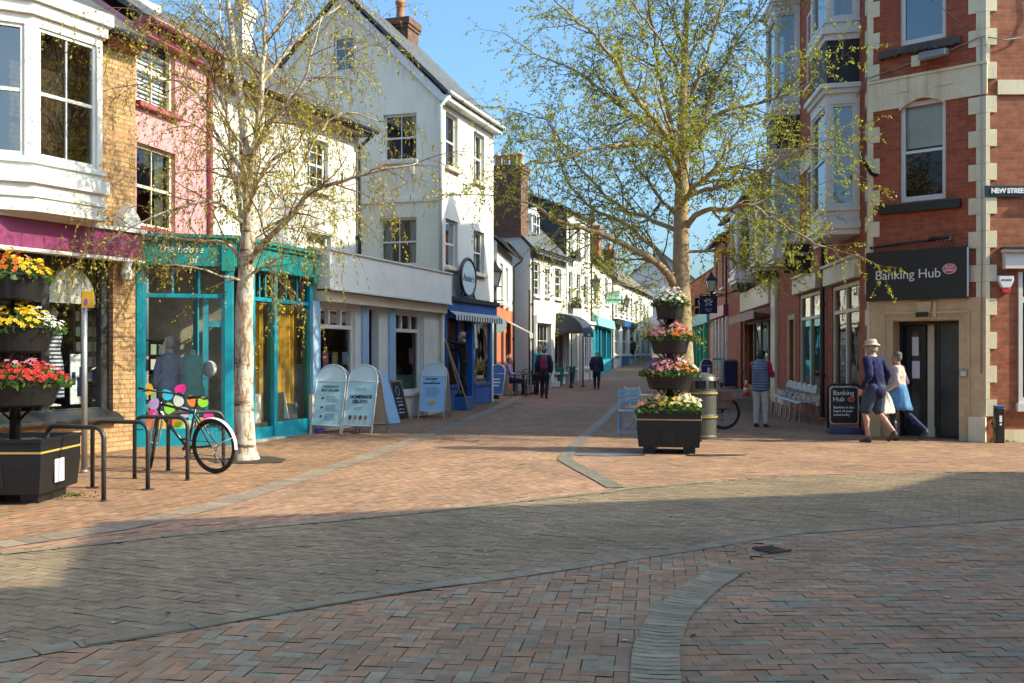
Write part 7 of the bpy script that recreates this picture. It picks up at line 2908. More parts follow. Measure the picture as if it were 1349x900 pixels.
# row of moulded chairs along the bank wall
def moulded_chair(W, label):
 t = thing('moulded_chair', label, 'chair', W, 'grey chairs along the bank wall')
 mb = MB()
 mb.smooth = True
 n = 10
 pr = [(-.20, .445), (-.17, .462), (.0, .452), (.14, .455), (.19, .475)]
 def sheet(pr, half, thick=.012, bow=.02):
  vs, fs = [], []
  for y, z in pr:
   for j in range(n + 1):
    u = -1 + 2 * j / n
    vs.append((u * half, y + 0, z + bow * u * u))
  m = n + 1
  k = len(vs)
  vs += [(x, y, z - thick) for x, y, z in vs]
  for i in range(len(pr) - 1):
   for j in range(n):
    a = i * m + j
    fs.append((a, a + 1, a + m + 1, a + m))
    fs.append((k + a, k + a + m, k + a + m + 1, k + a + 1))
  for i in range(len(pr) - 1):
   for a, b in ((i * m, (i + 1) * m), (i * m + n, (i + 1) * m + n)):
    fs.append((a, b, k + b, k + a))
  for j in range(n):
   fs.append((j, k + j, k + j + 1, j + 1))
   a = (len(pr) - 1) * m + j
   fs.append((a, a + 1, k + a + 1, k + a))
  mb.add(vs, fs)
 sheet(pr, .21)
 put(mb, 'seat', 'poly_grey', t)
 mb = MB()
 mb.smooth = True
 vs, fs = [], []
 for z, y, hf in ((.58, .205, .15), (.68, .222, .165), (.76, .240, .155), (.83, .255, .11)):
  for j in range(n + 1):
   u = -1 + 2 * j / n
   vs.append((u * hf, y - .05 * u * u, z))
 k = len(vs)
 vs += [(x, y + .012, z) for x, y, z in vs]
 for i in range(3):
  for j in range(n):
   a = i * (n + 1) + j
   fs.append((a, a + 1, a + n + 2, a + n + 1))
   fs.append((k + a, k + a + n + 1, k + a + n + 2, k + a + 1))
 for j in range(n):
  fs.append((j, k + j, k + j + 1, j + 1))
  a = 3 * (n + 1) + j
  fs.append((a, a + 1, k + a + 1, k + a))
 for i in range(3):
  for a in (i * (n + 1), i * (n + 1) + n):
   fs.append((a, a + n + 1, k + a + n + 1, k + a))
 mb.add(vs, fs)
 put(mb, 'backrest', 'poly_grey', t)
 for s in (-1, 1):
  mb = MB()
  mb.tube([(s * .20, -.22, 0), (s * .185, -.17, .445)], .011, 7)
  put(mb, 'leg', 'steel', t)
  mb = MB()
  mb.tube([(s * .20, .25, 0), (s * .185, .15, .445), (s * .185, .20, .56), (s * .175, .245, .76)], .011, 7)
  put(mb, 'leg', 'steel', t)
 mb = MB()
 for s in (-1, 1):
  mb.tube([(s * .20, .21, .60), (s * .235, .10, .66), (s * .24, -.08, .65), (s * .22, -.17, .60), (s * .19, -.17, .45)], .010, 6)
 mb.tube([(-.185, -.15, .437), (.185, -.15, .437)], .01, 6)
 mb.tube([(-.185, .14, .437), (.185, .14, .437)], .01, 6)
 put(mb, 'arm_frame', 'steel', t)
 return t
ORD = ['first from the downpipe', 'second from the downpipe', 'third from the downpipe', 'fourth from the downpipe', 'fifth from the downpipe', 'sixth from the downpipe, next to the woman']
proto = None
for i in range(6):
 Y = 21.7 + .60 * i
 X = rX(Y) - .60
 Wc = frame_m(X, Y, ground_z(X, Y) + .011, R(-84.3) + rg.uniform(-.03, .03))
 lb = 'grey moulded chair with steel legs, ' + ORD[i]
 if proto is None:
  proto = moulded_chair(Wc, lb)
 else:
  copy_tree(proto, Wc, None, lb)
# outdoor cafe in front of the orange cottage
def cafe_table(W, label):
 t = thing('cafe_table', label, 'table', W, 'black cafe tables')
 mb = MB()
 mb.lathe([(.0, .715), (.36, .715), (.365, .725), (.36, .735), (.0, .735)], (0, 0, 0), 24)
 put(mb, 'tabletop', 'black_paint', t)
 mb = MB()
 mb.lathe([(.22, 0), (.22, .015), (.04, .04), (.03, .06), (.03, .714)], (0, 0, 0), 14)
 put(mb, 'pedestal', 'iron', t)
 return t
def cafe_chair(W, label):
 t = thing('cafe_chair', label, 'chair', W, 'black cafe chairs')
 mb = MB()
 mb.box(-.2, .2, -.2, .2, .44, .465)
 put(mb, 'seat', 'black_paint', t, bevel=.008)
 mb = MB()
 mb.tube([(-.19, .19, .46), (-.19, .23, .80), (-.10, .25, .86), (.10, .25, .86), (.19, .23, .80), (.19, .19, .46)], .013, 7)
 for x in (-.09, 0, .09):
  mb.tube([(x, .195, .46), (x, .25, .85)], .008, 6)
 put(mb, 'backrest', 'iron', t)
 for sx in (-1, 1):
  for sy in (-1, 1):
   mb = MB()
   mb.tube([(sx * .21, sy * .22, 0), (sx * .18, sy * .18, .44)], .012, 6)
   put(mb, 'leg', 'iron', t)
 return t
T1 = cafe_table(at(689, 35.6), 'round black cafe table beside the blue shop board')
copy_tree(T1, at(704, 37.4), None, 'round black cafe table by the parasol pole')
CH = [(674, 35.3, 95, 'black cafe chair between the blue board and the first table'), (686, 34.7, 185, 'black cafe chair with its back to the street at the first table'), (699, 35.9, -80, 'black cafe chair between the two cafe tables'),
      (697, 38.0, 20, 'black cafe chair behind the table by the parasol pole'), (713, 37.1, -95, 'black cafe chair just behind the walking man'), (706, 36.4, 170, 'black cafe chair in front of the table by the parasol pole')]
cp = None
for px, Y, a, lb in CH:
 Wc = at(px, Y, rot=R(a))
 if cp is None:
  cp = cafe_chair(Wc, lb)
 else:
  copy_tree(cp, Wc, None, lb)
t = thing('parasol_pole', 'thin black pole standing in a white block at the cafe tables', 'pole', at(697.5, 38.2))
mb = MB()
mb.tube([(0, 0, .25), (0, 0, wz(385, 38.2))], .035, 8)
put(mb, 'pole', 'black_paint', t)
mb = MB()
mb.box(-.16, .16, -.16, .16, 0, .25)
put(mb, 'foot', 'concrete_white', t, bevel=.015)
mb = MB()
mb.box(-.17, .17, -.17, .17, 0, .24)
o = put(mb, 'parasol_block', 'concrete_white', None, at(732.5, 42.0), bevel=.015)
tag(o, 'square white weight block standing alone on the street edge', 'block')
t = aboard('blue board with pale lettering at the corner of the blue shop', at(656, 32.2, rot=R(-18)), .56, 1.12, ['royal_blue', 'royal_blue', 'white_ink'], lambda q: lines(q, -.16, .16, (.62, .52, .42), h=.035, m=0))
for px, Y, lb in ((736, 43.2, 'green square tub beside the canopy post'), (751.5, 44.6, 'green square tub below the tall white house')):
 t = thing('green_tub', lb, 'tub', at(px, Y), 'green tubs by the canopy')
 mb = MB()
 mb.prism([(-.17, -.17, 0), (.17, -.17, 0), (.17, .17, 0), (-.17, .17, 0)], (0, 0, .04))
 for (a, za), (b, zb) in zip([(.16, .04), (.22, .72)][:1], [(.22, .72)]):
  vs = [(sx * r, sy * r, z) for r, z in ((a, za), (b, zb)) for sx, sy in ((-1, -1), (1, -1), (1, 1), (-1, 1))]
  mb.add(vs, [(0, 1, 5, 4), (1, 2, 6, 5), (2, 3, 7, 6), (3, 0, 4, 7), (3, 2, 1, 0)])
 put(mb, 'body', 'bin_green', t)
 mb = MB()
 for a, b, c, d in ((-.24, .24, -.24, -.20), (-.24, .24, .20, .24), (-.24, -.20, -.20, .20), (.20, .24, -.20, .20)):
  mb.box(a, b, c, d, .70, .75)
 put(mb, 'rim', 'emerald', t)
t = thing('bollard', 'short black bollard between the green tubs', 'bollard', at(752.5, 42.2))
mb = MB()
mb.lathe([(.09, 0), (.09, .06), (.065, .08), (.065, .62), (.08, .64), (.08, .68), (.04, .72), (.0, .73)], (0, 0, 0), 14)
put(mb, 'post', 'iron', t, smooth=True)
# step and ladder at the blue shop
t = thing('step_crate', 'blue plastic step crate under the man at the blue shop', 'crate', frame_m(wx(610, 26.55), 26.55, .011 + ground_z(-1.3, 26.5), R(72)))
mb = MB()
mb.prism([(-.24, -.18, 0), (.24, -.18, 0), (.22, -.18, .355), (-.22, -.18, .355)], (0, .36, 0))
put(mb, 'body', 'royal_blue', t, bevel=.015)
put(MB().box(-.22, .22, -.16, .16, .356, .362), 'tread', 'rubber', t)
t = thing('ladder', 'pale wooden ladder leaning towards the cafe drainpipe', 'ladder', frame_m(wx(619.5, 26.2), 26.2, ground_z(-1, 26.2) + .01))
p0a, p1a = Vector((0, 0, 0)), Vector((wx(587, 26.0) - wx(619.5, 26.2), -.10, 1.86))
p0b, p1b = Vector((-.16, .34, .0)), Vector((wx(587, 26.0) - wx(619.5, 26.2) - .02, .16, 1.86))
for a, b in ((p0a, p1a), (p0b, p1b)):
 mb = MB()
 mb.bar(a, b, .05, .03)
 put(mb, 'rail', 'pale_wood', t)
for i in range(6):
 f = .12 + i * .15
 mb = MB()
 mb.bar(p0a.lerp(p1a, f), p0b.lerp(p1b, f), .028)
 put(mb, 'rung', 'pale_wood', t)
mb = MB()
for i in range(70):
 a, r = rg.uniform(0, 6.28), abs(rg.gauss(0, .12))
 x, y = wx(98, 10.6) + r * math.cos(a) * 2, 10.62 + r * math.sin(a)
 d = Vector((rg.gauss(0, .02), rg.gauss(0, .02), rg.uniform(.015, .05)))
 k = rg.uniform(.6, 1.3)
 mb.c = (.10 * k, .16 * k, .02 * k)
 mb.add([(x - .008, y, .012), (x + .008, y, .012), (x + d.x, y + d.y, .012 + d.z)], [(0, 1, 2)])
for i in range(50):
 x, y = 8.2 + rg.uniform(0, .5), 17.18 + rg.uniform(-.06, .0)
 d = Vector((rg.gauss(0, .015), rg.gauss(0, .015), rg.uniform(.015, .06)))
 k = rg.uniform(.6, 1.3)
 mb.c = (.10 * k, .16 * k, .02 * k)
 mb.add([(x - .008, y, .012), (x + .008, y, .012), (x + d.x, y + d.y, .012 + d.z)], [(0, 1, 2)])
o = put(mb, 'weeds', 'leaf', fixn=False)
tag(o, 'small green weeds in the paving joints', None, kind='stuff')
# ------------------------------------------------------------------ trees
def birchmat():
 m, nt, b, out = nodes_of('birch_bark')
 tc = N(nt, 'ShaderNodeTexCoord')
 obj = tc.outputs['Object']
 mp = N(nt, 'ShaderNodeMapping')
 mp.inputs['Scale'].default_value = (1, 1, 3.2)
 nt.links.new(obj, mp.inputs[0])
 f1 = noise_ramp(nt, mp.outputs[0], 3.2, .56, .66, 6)
 mp2 = N(nt, 'ShaderNodeMapping')
 mp2.inputs['Scale'].default_value = (1.5, 1.5, .5)
 nt.links.new(obj, mp2.inputs[0])
 f2 = noise_ramp(nt, mp2.outputs[0], 9, .5, .62, 6)
 f3 = noise_ramp(nt, obj, 17, .3, .8, 6)
 c = mixc(nt, f3, (.44, .37, .29), (.68, .63, .54))
 c = mixc(nt, f2, c, (.36, .20, .11))
 c = mixc(nt, f1, c, (.10, .06, .04))
 nt.links.new(c, b.inputs['Base Color'])
 b.inputs['Roughness'].default_value = .85
 bp = N(nt, 'ShaderNodeBump', i_Strength=.9, i_Distance=.012)
 nt.links.new(f2, bp.inputs['Height'])
 nt.links.new(bp.outputs[0], b.inputs['Normal'])
birchmat()
def resample(path, rad, step):
 out, ro = [], []
 for i in range(len(path) - 1):
  p0 = path[max(i - 1, 0)]
  p1, p2 = path[i], path[i + 1]
  p3 = path[min(i + 2, len(path) - 1)]
  n = max(1, int((p2 - p1).length / step))
  for k in range(n):
   t = k / n
   q = .5 * ((2 * p1) + (p2 - p0) * t + (2 * p0 - 5 * p1 + 4 * p2 - p3) * t * t + (3 * p1 - p0 - 3 * p2 + p3) * t ** 3)
   out.append(q)
   ro.append(rad[i] + (rad[i + 1] - rad[i]) * t)
 out.append(path[-1])
 ro.append(rad[-1])
 return out, ro
def tree(name, label, Y0, trunk, limbs, seed, trunk_mat, leafcols, leaf, dens, droop, trunk_col, twig_col, blen=(.5, 1.5), bstep=.2, tstep=.11, tlen=(.18, .5), lstep=.05, hang=0.0, catkin=0.0):
 rd = random.Random(seed)
 X0 = wx(trunk[0][0], Y0)
 def P(px, py, dy=0.0):
  return Vector((wx(px, Y0) + dy * (px - CX) / F, Y0 + dy, wz(py, Y0) + (HOR - py) / F * dy))
 t = thing(name, label, 'tree', frame_m(X0, Y0, 0))
 I = Matrix.Identity(4)
 W = Matrix.Translation((0, 0, 0))
 tr, br, lf = MB(), MB(), MB()
 tr.smooth = br.smooth = True
 pts = [P(*q[:3]) if len(q) == 4 else P(q[0], q[1]) for q in trunk]
 rad = [q[-1] for q in trunk]
 pts[0].z = -.05
 path, rr = resample(pts, rad, .12)
 path = [p + Vector((mnoise.noise((p.z * 1.3, seed, 0)), mnoise.noise((p.z * 1.3, seed, 7)), 0)) * .02 for p in path]
 # flare at the root
 rr = [r * (1 + .55 * math.exp(-max(p.z, 0) / .10)) for p, r in zip(path, rr)]
 tr.c = trunk_col
 tr.tube(path, rr, 14)
 segs = []
 def dirn(pth, i):
  return (pth[min(i + 1, len(pth) - 1)] - pth[max(i - 1, 0)]).normalized()
 def leaf_at(p, d):
  c = rd.choice(leafcols)
  k = rd.uniform(.7, 1.25)
  lf.c = (c[0] * k, c[1] * k, c[2] * k)
  s = rd.uniform(leaf * .6, leaf * 1.25)
  a = (d * .4 + Vector((rd.gauss(0, .7), rd.gauss(0, .7), rd.gauss(-.35 - hang * .4, .5)))).normalized()
  b = a.cross(Vector((rd.gauss(0, 1), rd.gauss(0, 1), rd.gauss(0, 1)))).normalized()
  q = p + a * s * .25
  lf.add([q, q + a * s * .45 + b * s * .32, q + a * s, q + a * s * .45 - b * s * .32], [(0, 1, 2, 3)])
 def twig(p, d, L, r):
  n = max(3, int(L / .09))
  pth = [p]
  dd = d.copy()
  for k in range(n):
   dd = (dd + Vector((rd.gauss(0, .16), rd.gauss(0, .16), rd.gauss(0, .12) - droop * .35 - hang * .28))).normalized()
   pth.append(pth[-1] + dd * (L / n))
  br.c = twig_col
  br.tube(pth, [r * (1 - .75 * k / n) for k in range(n + 1)], 3, cap=False)
  m = int(L / lstep * dens)
  for k in range(m):
   f = rd.uniform(.12, 1.0) * n
   i = min(int(f), n - 1)
   leaf_at(pth[i].lerp(pth[i + 1], f - i), dd)
  if catkin and rd.random() < catkin:
   lf.c = (.30, .22, .06)
   q = pth[-1]
   e = Vector((rd.gauss(0, .01), rd.gauss(0, .01), -rd.uniform(.04, .08)))
   lf.add([q + Vector((-.006, 0, 0)), q + Vector((.006, 0, 0)), q + e + Vector((.004, 0, 0)), q + e + Vector((-.004, 0, 0))], [(0, 1, 2, 3)])
 def branch(p, d, L, r, lvl):
  n = max(4, int(L / .12))
  pth = [p]
  dd = d.copy()
  for k in range(n):
   f = k / n
   dd = (dd + Vector((rd.gauss(0, .13), rd.gauss(0, .13), rd.gauss(.02, .10) - droop * .30 * f))).normalized()
   pth.append(pth[-1] + dd * (L / n))
  br.c = tuple(twig_col[i] * .55 + trunk_col[i] * .30 for i in range(3)) if lvl == 0 else twig_col
  br.tube(pth, [r * (1 - .78 * k / n) for k in range(n + 1)], 5, cap=False)
  s = .12
  while s < L:
   f = s / L * n
   i = min(int(f), n - 1)
   q = pth[i].lerp(pth[i + 1], f - i)
   dr = dirn(pth, i)
   side = dr.cross(Vector((rd.gauss(0, 1), rd.gauss(0, 1), rd.gauss(0, 1)))).normalized()
   nd = (dr * rd.uniform(.35, .9) + side * rd.uniform(.5, 1) + Vector((0, 0, -.25 * droop))).normalized()
   if lvl == 0 and rd.random() < .28 and L > .6:
    branch(q, nd, L * rd.uniform(.35, .6), r * .5, 1)
   else:
    twig(q, nd, rd.uniform(*tlen), .0035)
   s += tstep * rd.uniform(.6, 1.4)
  twig(pth[-1], dd, rd.uniform(*tlen), .003)
 for lm in limbs:
  pts, (r0, r1) = lm[:-1], lm[-1]
  pts = [P(*q) for q in pts]
  rad = [r0 + (r1 - r0) * (i / (len(pts) - 1)) ** .8 for i in range(len(pts))]
  path, rr = resample(pts, rad, .14)
  path = [p + Vector((rd.gauss(0, .012), rd.gauss(0, .012), rd.gauss(0, .012))) if 0 < i else p for i, p in enumerate(path)]
  tr.c = trunk_col if r0 > .03 else tuple(trunk_col[i] * .5 + twig_col[i] * .5 for i in range(3))
  tr.tube(path, rr, 8)
  tot = sum((b - a).length for a, b in zip(path[:-1], path[1:]))
  s, acc = tot * .22, 0
  for i in range(len(path) - 1):
   acc += (path[i + 1] - path[i]).length
   while acc > s:
    f = s / tot
    d = dirn(path, i)
    side = d.cross(Vector((rd.gauss(0, 1), rd.gauss(0, 1), rd.gauss(0, 1)))).normalized()
    nd = (d * rd.uniform(.5, 1.0) + side * rd.uniform(.6, 1.1) + Vector((0, 0, rd.uniform(-.05, .35)))).normalized()
    L = rd.uniform(*blen) * (1.1 - .45 * f)
    branch(path[i], nd, L, max(.006, min(rr[i] * .5, .018)), 0)
    s += bstep * rd.uniform(.55, 1.45)
  branch(path[-1], dirn(path, len(path) - 1), blen[1] * .7, max(rr[-1], .008), 0)
 put(tr, 'trunk', trunk_mat, t, I, fixn=False)
 put(br, 'branches', 'bark', t, I, fixn=False)
 put(lf, 'crown', 'leaf', t, I, fixn=False)
 print('TREE', name, 'leaves', len(lf.f), 'branch faces', len(br.f))
 return t
# the big street tree on the island
trunk2 = [(902, 576, .20), (900, 470, .185), (898, 400, .17), (897, 330, .145), (898, 260, .125), (900, 200, .105), (899, 150, .085), (902, 80, .06), (905, 0, .045), (908, -90, .03), (910, -190, .015)]
limbs2 = [
 [(894, 385, 0), (872, 352, -.3), (840, 332, -.6), (800, 312, -.9), (765, 300, -1.1), (735, 290, -1.3), (700, 268, -1.4), (672, 262, -1.5), (.085, .014)],
 [(892, 392, 0), (873, 340, .3), (850, 318, .6), (815, 290, 1.0), (780, 275, 1.2), (748, 240, 1.5), (735, 208, 1.6), (.065, .012)],
 [(895, 212, 0), (880, 182, -.2), (855, 150, -.4), (830, 120, -.7), (812, 85, -.9), (790, 55, -1.1), (765, 30, -1.2), (735, 5, -1.2), (.075, .012)],
 [(882, 186, -.1), (845, 160, .4), (820, 140, .7), (790, 120, 1), (760, 95, 1.2), (725, 80, 1.5), (690, 62, 1.6), (.05, .010)],
 [(894, 218, 0), (884, 160, .2), (868, 100, .5), (862, 50, .7), (850, -20, .9), (840, -90, 1), (.06, .012)],
 [(899, 210, 0), (915, 180, .2), (930, 150, .4), (940, 120, .5), (955, 85, .7), (975, 50, .9), (1000, 15, 1.0), (1020, -20, 1.1), (.06, .010)],
 [(901, 205, 0), (925, 168, -.2), (950, 148, -.5), (985, 140, -.8), (1020, 130, -1), (1050, 118, -1.1), (1080, 100, -1.2), (.055, .010)],
 [(903, 300, 0), (925, 280, -.3), (950, 276, -.5), (985, 270, -.8), (1020, 290, -1.1), (1050, 308, -1.3), (1075, 322, -1.5), (1090, 326, -1.6), (.06, .010)],
 [(902, 255, 0), (930, 235, .4), (965, 222, .8), (1000, 225, 1), (1035, 240, 1.1), (.05, .010)],
 [(893, 305, 0), (860, 290, .5), (820, 275, .8), (780, 240, .9), (745, 195, 1), (720, 160, 1), (690, 148, 1), (.05, .010)],
 [(895, 245, 0), (870, 195, -.5), (830, 190, -.9), (790, 195, -1.2), (740, 210, -1.4), (700, 215, -1.5), (668, 228, -1.5), (.05, .009)],
 [(900, 155, 0), (920, 105, -.3), (935, 60, -.4), (950, 10, -.5), (965, -50, -.5), (.05, .012)],
 [(900, 262, 0), (930, 250, -.5), (975, 240, -.9), (1020, 215, -1.2), (1060, 195, -1.4), (1080, 188, -1.5), (1098, 205, -1.6), (.05, .009)],
 [(903, 335, 0), (940, 330, .3), (970, 345, .6), (1000, 355, .8), (.03, .008)],
 [(903, 75, 0), (885, 20, .4), (865, -50, .6), (.035, .01)],
 [(899, 235, 0), (888, 190, -1.0), (875, 150, -1.9), (862, 110, -2.6), (.055, .010)],
 [(898, 240, 0), (910, 195, 1.0), (925, 150, 2.0), (935, 110, 2.7), (.055, .010)],
 [(898, 270, 0), (915, 245, -1.0), (940, 225, -1.8), (960, 190, -2.3), (.05, .010)],
 [(897, 290, 0), (870, 262, 1.0), (850, 235, 1.8), (820, 200, 2.3), (.05, .010)],
 [(902, 85, 0), (930, 40, .3), (960, 0, .5), (990, -40, .5), (.03, .01)],
 [(901, 110, 0), (875, 60, -.5), (845, 20, -.9), (820, -20, -1.1), (.035, .01)],
 [(894, 355, 0), (862, 372, -.5), (835, 378, -.9), (805, 372, -1.2), (.025, .006)],
]
G2 = [(.39, .41, .035), (.34, .38, .03), (.44, .44, .05), (.27, .31, .03), (.45, .40, .05)]
tree('street_tree', 'big spreading street tree with thin yellow green spring leaves behind the flower planter', 18.1, trunk2, limbs2, 21, 'bark', G2, .043, 2.4, .22, (.34, .25, .155), (.15, .09, .05), blen=(.5, 1.45), bstep=.155, tstep=.12, tlen=(.2, .55), lstep=.056, hang=.12)
trunk1 = [(323, 606, .150), (321, 540, .138), (322, 470, .130), (322, 410, .122), (325, 345, .112), (327, 290, .088), (326, 240, .075), (322, 180, .06), (314, 110, .05), (306, 50, .04), (298, -20, .03), (290, -110, .015)]
limbs1 = [
 [(327, 350, 0), (346, 322, -.2), (388, 280, -.5), (412, 252, -.6), (449, 238, -.8), (486, 229, -.9), (524, 220, -1), (552, 214, -1), (.055, .008)],
 [(327, 262, 0), (338, 205, .2), (370, 154, .5), (393, 117, .7), (430, 98, .9), (470, 60, 1), (.045, .008)],
 [(327, 270, 0), (338, 180, -.1), (345, 100, -.2), (350, 30, -.2), (352, -70, -.2), (.060, .015)],
 [(324, 320, 0), (312, 250, .2), (300, 160, .3), (296, 80, .3), (288, -20, .4), (.045, .012)],
 [(324, 296, 0), (300, 276, -.3), (276, 266, -.5), (243, 271, -.7), (211, 282, -.8), (175, 300, -.9), (135, 318, -.9), (.035, .006)],
 [(324, 228, 0), (290, 187, .3), (267, 130, .6), (234, 107, .8), (178, 112, 1), (125, 120, 1.1), (.035, .006)],
 [(322, 350, 0), (300, 322, .2), (270, 318, .3), (220, 312, .5), (170, 318, .6), (100, 322, .7), (.035, .006)],
 [(318, 110, 0), (290, 50, .3), (267, 14, .4), (240, -30, .5), (.03, .008)],
 [(326, 210, 0), (355, 165, -.5), (385, 130, -.9), (410, 75, -1.1), (425, 20, -1.2), (.035, .008)],
 [(325, 300, 0), (365, 265, .6), (400, 215, 1), (425, 170, 1.2), (455, 150, 1.3), (500, 160, 1.4), (.04, .007)],
 [(326, 330, 0), (350, 300, .5), (395, 300, .8), (440, 290, 1.0), (475, 280, 1.1), (.03, .006)],
 [(325, 250, 0), (318, 200, -.8), (300, 160, -1.4), (280, 130, -1.8), (.035, .008)],
 [(325, 280, 0), (340, 240, -.9), (360, 210, -1.5), (385, 195, -2), (.035, .008)],
 [(324, 270, 0), (310, 230, .9), (290, 200, 1.5), (260, 190, 2), (.035, .008)],
 [(348, 60, -.2), (375, 20, -.1), (400, -20, 0), (430, -60, 0), (.03, .008)],
 [(345, 110, -.2), (385, 60, .3), (420, 30, .6), (450, 5, .8), (.03, .008)],
 [(300, 150, .3), (270, 80, .1), (235, 40, 0), (200, 20, -.2), (.03, .007)],
 [(322, 370, 0), (290, 362, -.4), (255, 352, -.7), (215, 350, -.9), (.022, .005)],
 [(330, 360, 0), (360, 345, -.5), (390, 322, -.8), (.025, .005)],
]
G1 = [(.46, .39, .05), (.42, .36, .045), (.38, .37, .05), (.50, .42, .065), (.33, .30, .045)]
tree('birch_tree', 'slender white barked birch with drooping twigs beside the parked bicycle', 14.3, trunk1, limbs1, 5, 'birch_bark', G1, .042, 1.05, .62, (.30, .19, .10), (.16, .085, .045), blen=(.5, 1.35), bstep=.18, tstep=.135, tlen=(.22, .70), lstep=.056, hang=.75, catkin=.5)
# ------------------------------------------------------------------ people
def remesh(mb, name, mat, parent, W, voxel, smooth_it=3, fold=0.0, fscale=9.0, fz=.5, cut=None):
 """one continuous skin grown round the collected volumes"""
 me = mesh_from(mb, name)
 o = bpy.data.objects.new(name, me)
 COL.objects.link(o)
 r = o.modifiers.new('remesh', 'REMESH')
 r.mode = 'VOXEL'
 r.voxel_size = voxel
 r.use_smooth_shade = True
 s = o.modifiers.new('smooth', 'SMOOTH')
 s.iterations = smooth_it
 s.factor = .5
 dg = bpy.context.evaluated_depsgraph_get()
 new = bpy.data.meshes.new_from_object(o.evaluated_get(dg))
 bpy.data.objects.remove(o)
 bpy.data.meshes.remove(me)
 if fold:
  k = len(new.vertices)
  co = np.empty(k * 3, np.float32)
  no = np.empty(k * 3, np.float32)
  new.vertices.foreach_get('co', co)
  new.vertices.foreach_get('normal', no)
  co, no = co.reshape(-1, 3), no.reshape(-1, 3)
  h = np.array([mnoise.noise((c[0] * fscale, c[1] * fscale, c[2] * fscale * fz)) + .5 * mnoise.noise((c[0] * fscale * 2.3, c[1] * fscale * 2.3, c[2] * fscale * fz * 2 + 5)) for c in co])
  co = co + no * (h * fold)[:, None]
  new.vertices.foreach_set('co', co.astype(np.float32).ravel())
  new.update()
 new.name = name
 new.materials.clear()
 new.materials.append(MATS[mat])
 new.polygons.foreach_set('use_smooth', np.ones(len(new.polygons), bool))
 ob = bpy.data.objects.new(name, new)
 COL.objects.link(ob)
 setmat(ob, W, parent)
 return ob
V = Vector
DEF = dict(pelvis=(0, 0, .96), waist=(0, .0, 1.10), chest=(0, .01, 1.30), neck=(0, .02, 1.47), head=(0, -.01, 1.64),
           shL=(.175, .02, 1.42), elL=(.22, .03, 1.14), wrL=(.22, -.05, .90), shR=(-.175, .02, 1.42), elR=(-.22, .03, 1.14), wrR=(-.22, -.05, .90),
           hipL=(.09, 0, .93), knL=(.10, -.02, .50), anL=(.10, .02, .09), hipR=(-.09, 0, .93), knR=(-.10, -.02, .50), anR=(-.10, .02, .09))
def hand(mb, J, s, side, curl=.6, fine=True):
 el, wr = V(J['el' + side]), V(J['wr' + side])
 d = (wr - el).normalized()
 out = V((1 if side == 'L' else -1, 0, 0))
 fwd = V((0, -1, 0))
 fwd = (fwd - d * fwd.dot(d))
 fwd = fwd.normalized() if fwd.length > .2 else V((0, 0, 1))
 nrm = d.cross(fwd).normalized()
 if nrm.dot(-out) < 0:
  nrm = -nrm
 palm = wr + d * .075 * s
 mb.capsule(wr + d * .015, palm, .026 * s, .030 * s, 10)
 mb.capsule(wr + d * .04 * s + fwd * .018 * s, palm + fwd * .022 * s, .020 * s, .018 * s, 8)
 mb.capsule(wr + d * .04 * s - fwd * .018 * s, palm - fwd * .022 * s, .020 * s, .017 * s, 8)
 if not fine:
  mb.capsule(palm, palm + d * .06 * s + nrm * .02 * s, .026 * s, .018 * s, 8)
  return
 for k, (o, L) in enumerate(((.030, .070), (.010, .080), (-.010, .076), (-.030, .060))):
  b = palm + d * .012 * s + fwd * o * s
  m = b + (d * (1 - curl * .4) + nrm * curl * .6).normalized() * L * .5 * s
  e = m + (d * (1 - curl) + nrm * curl * 1.1).normalized() * L * .5 * s
  mb.capsule(b, m, .0095 * s, .0090 * s, 7)
  mb.capsule(m, e, .0090 * s, .0078 * s, 7)
 b = wr + d * .035 * s + fwd * .028 * s
 m = b + (fwd * .8 + d * .7 + nrm * .25).normalized() * .038 * s
 e = m + (d * .9 + fwd * .2 + nrm * .4).normalized() * .030 * s
 mb.capsule(b, m, .012 * s, .0105 * s, 7)
 mb.capsule(m, e, .0105 * s, .0085 * s, 7)
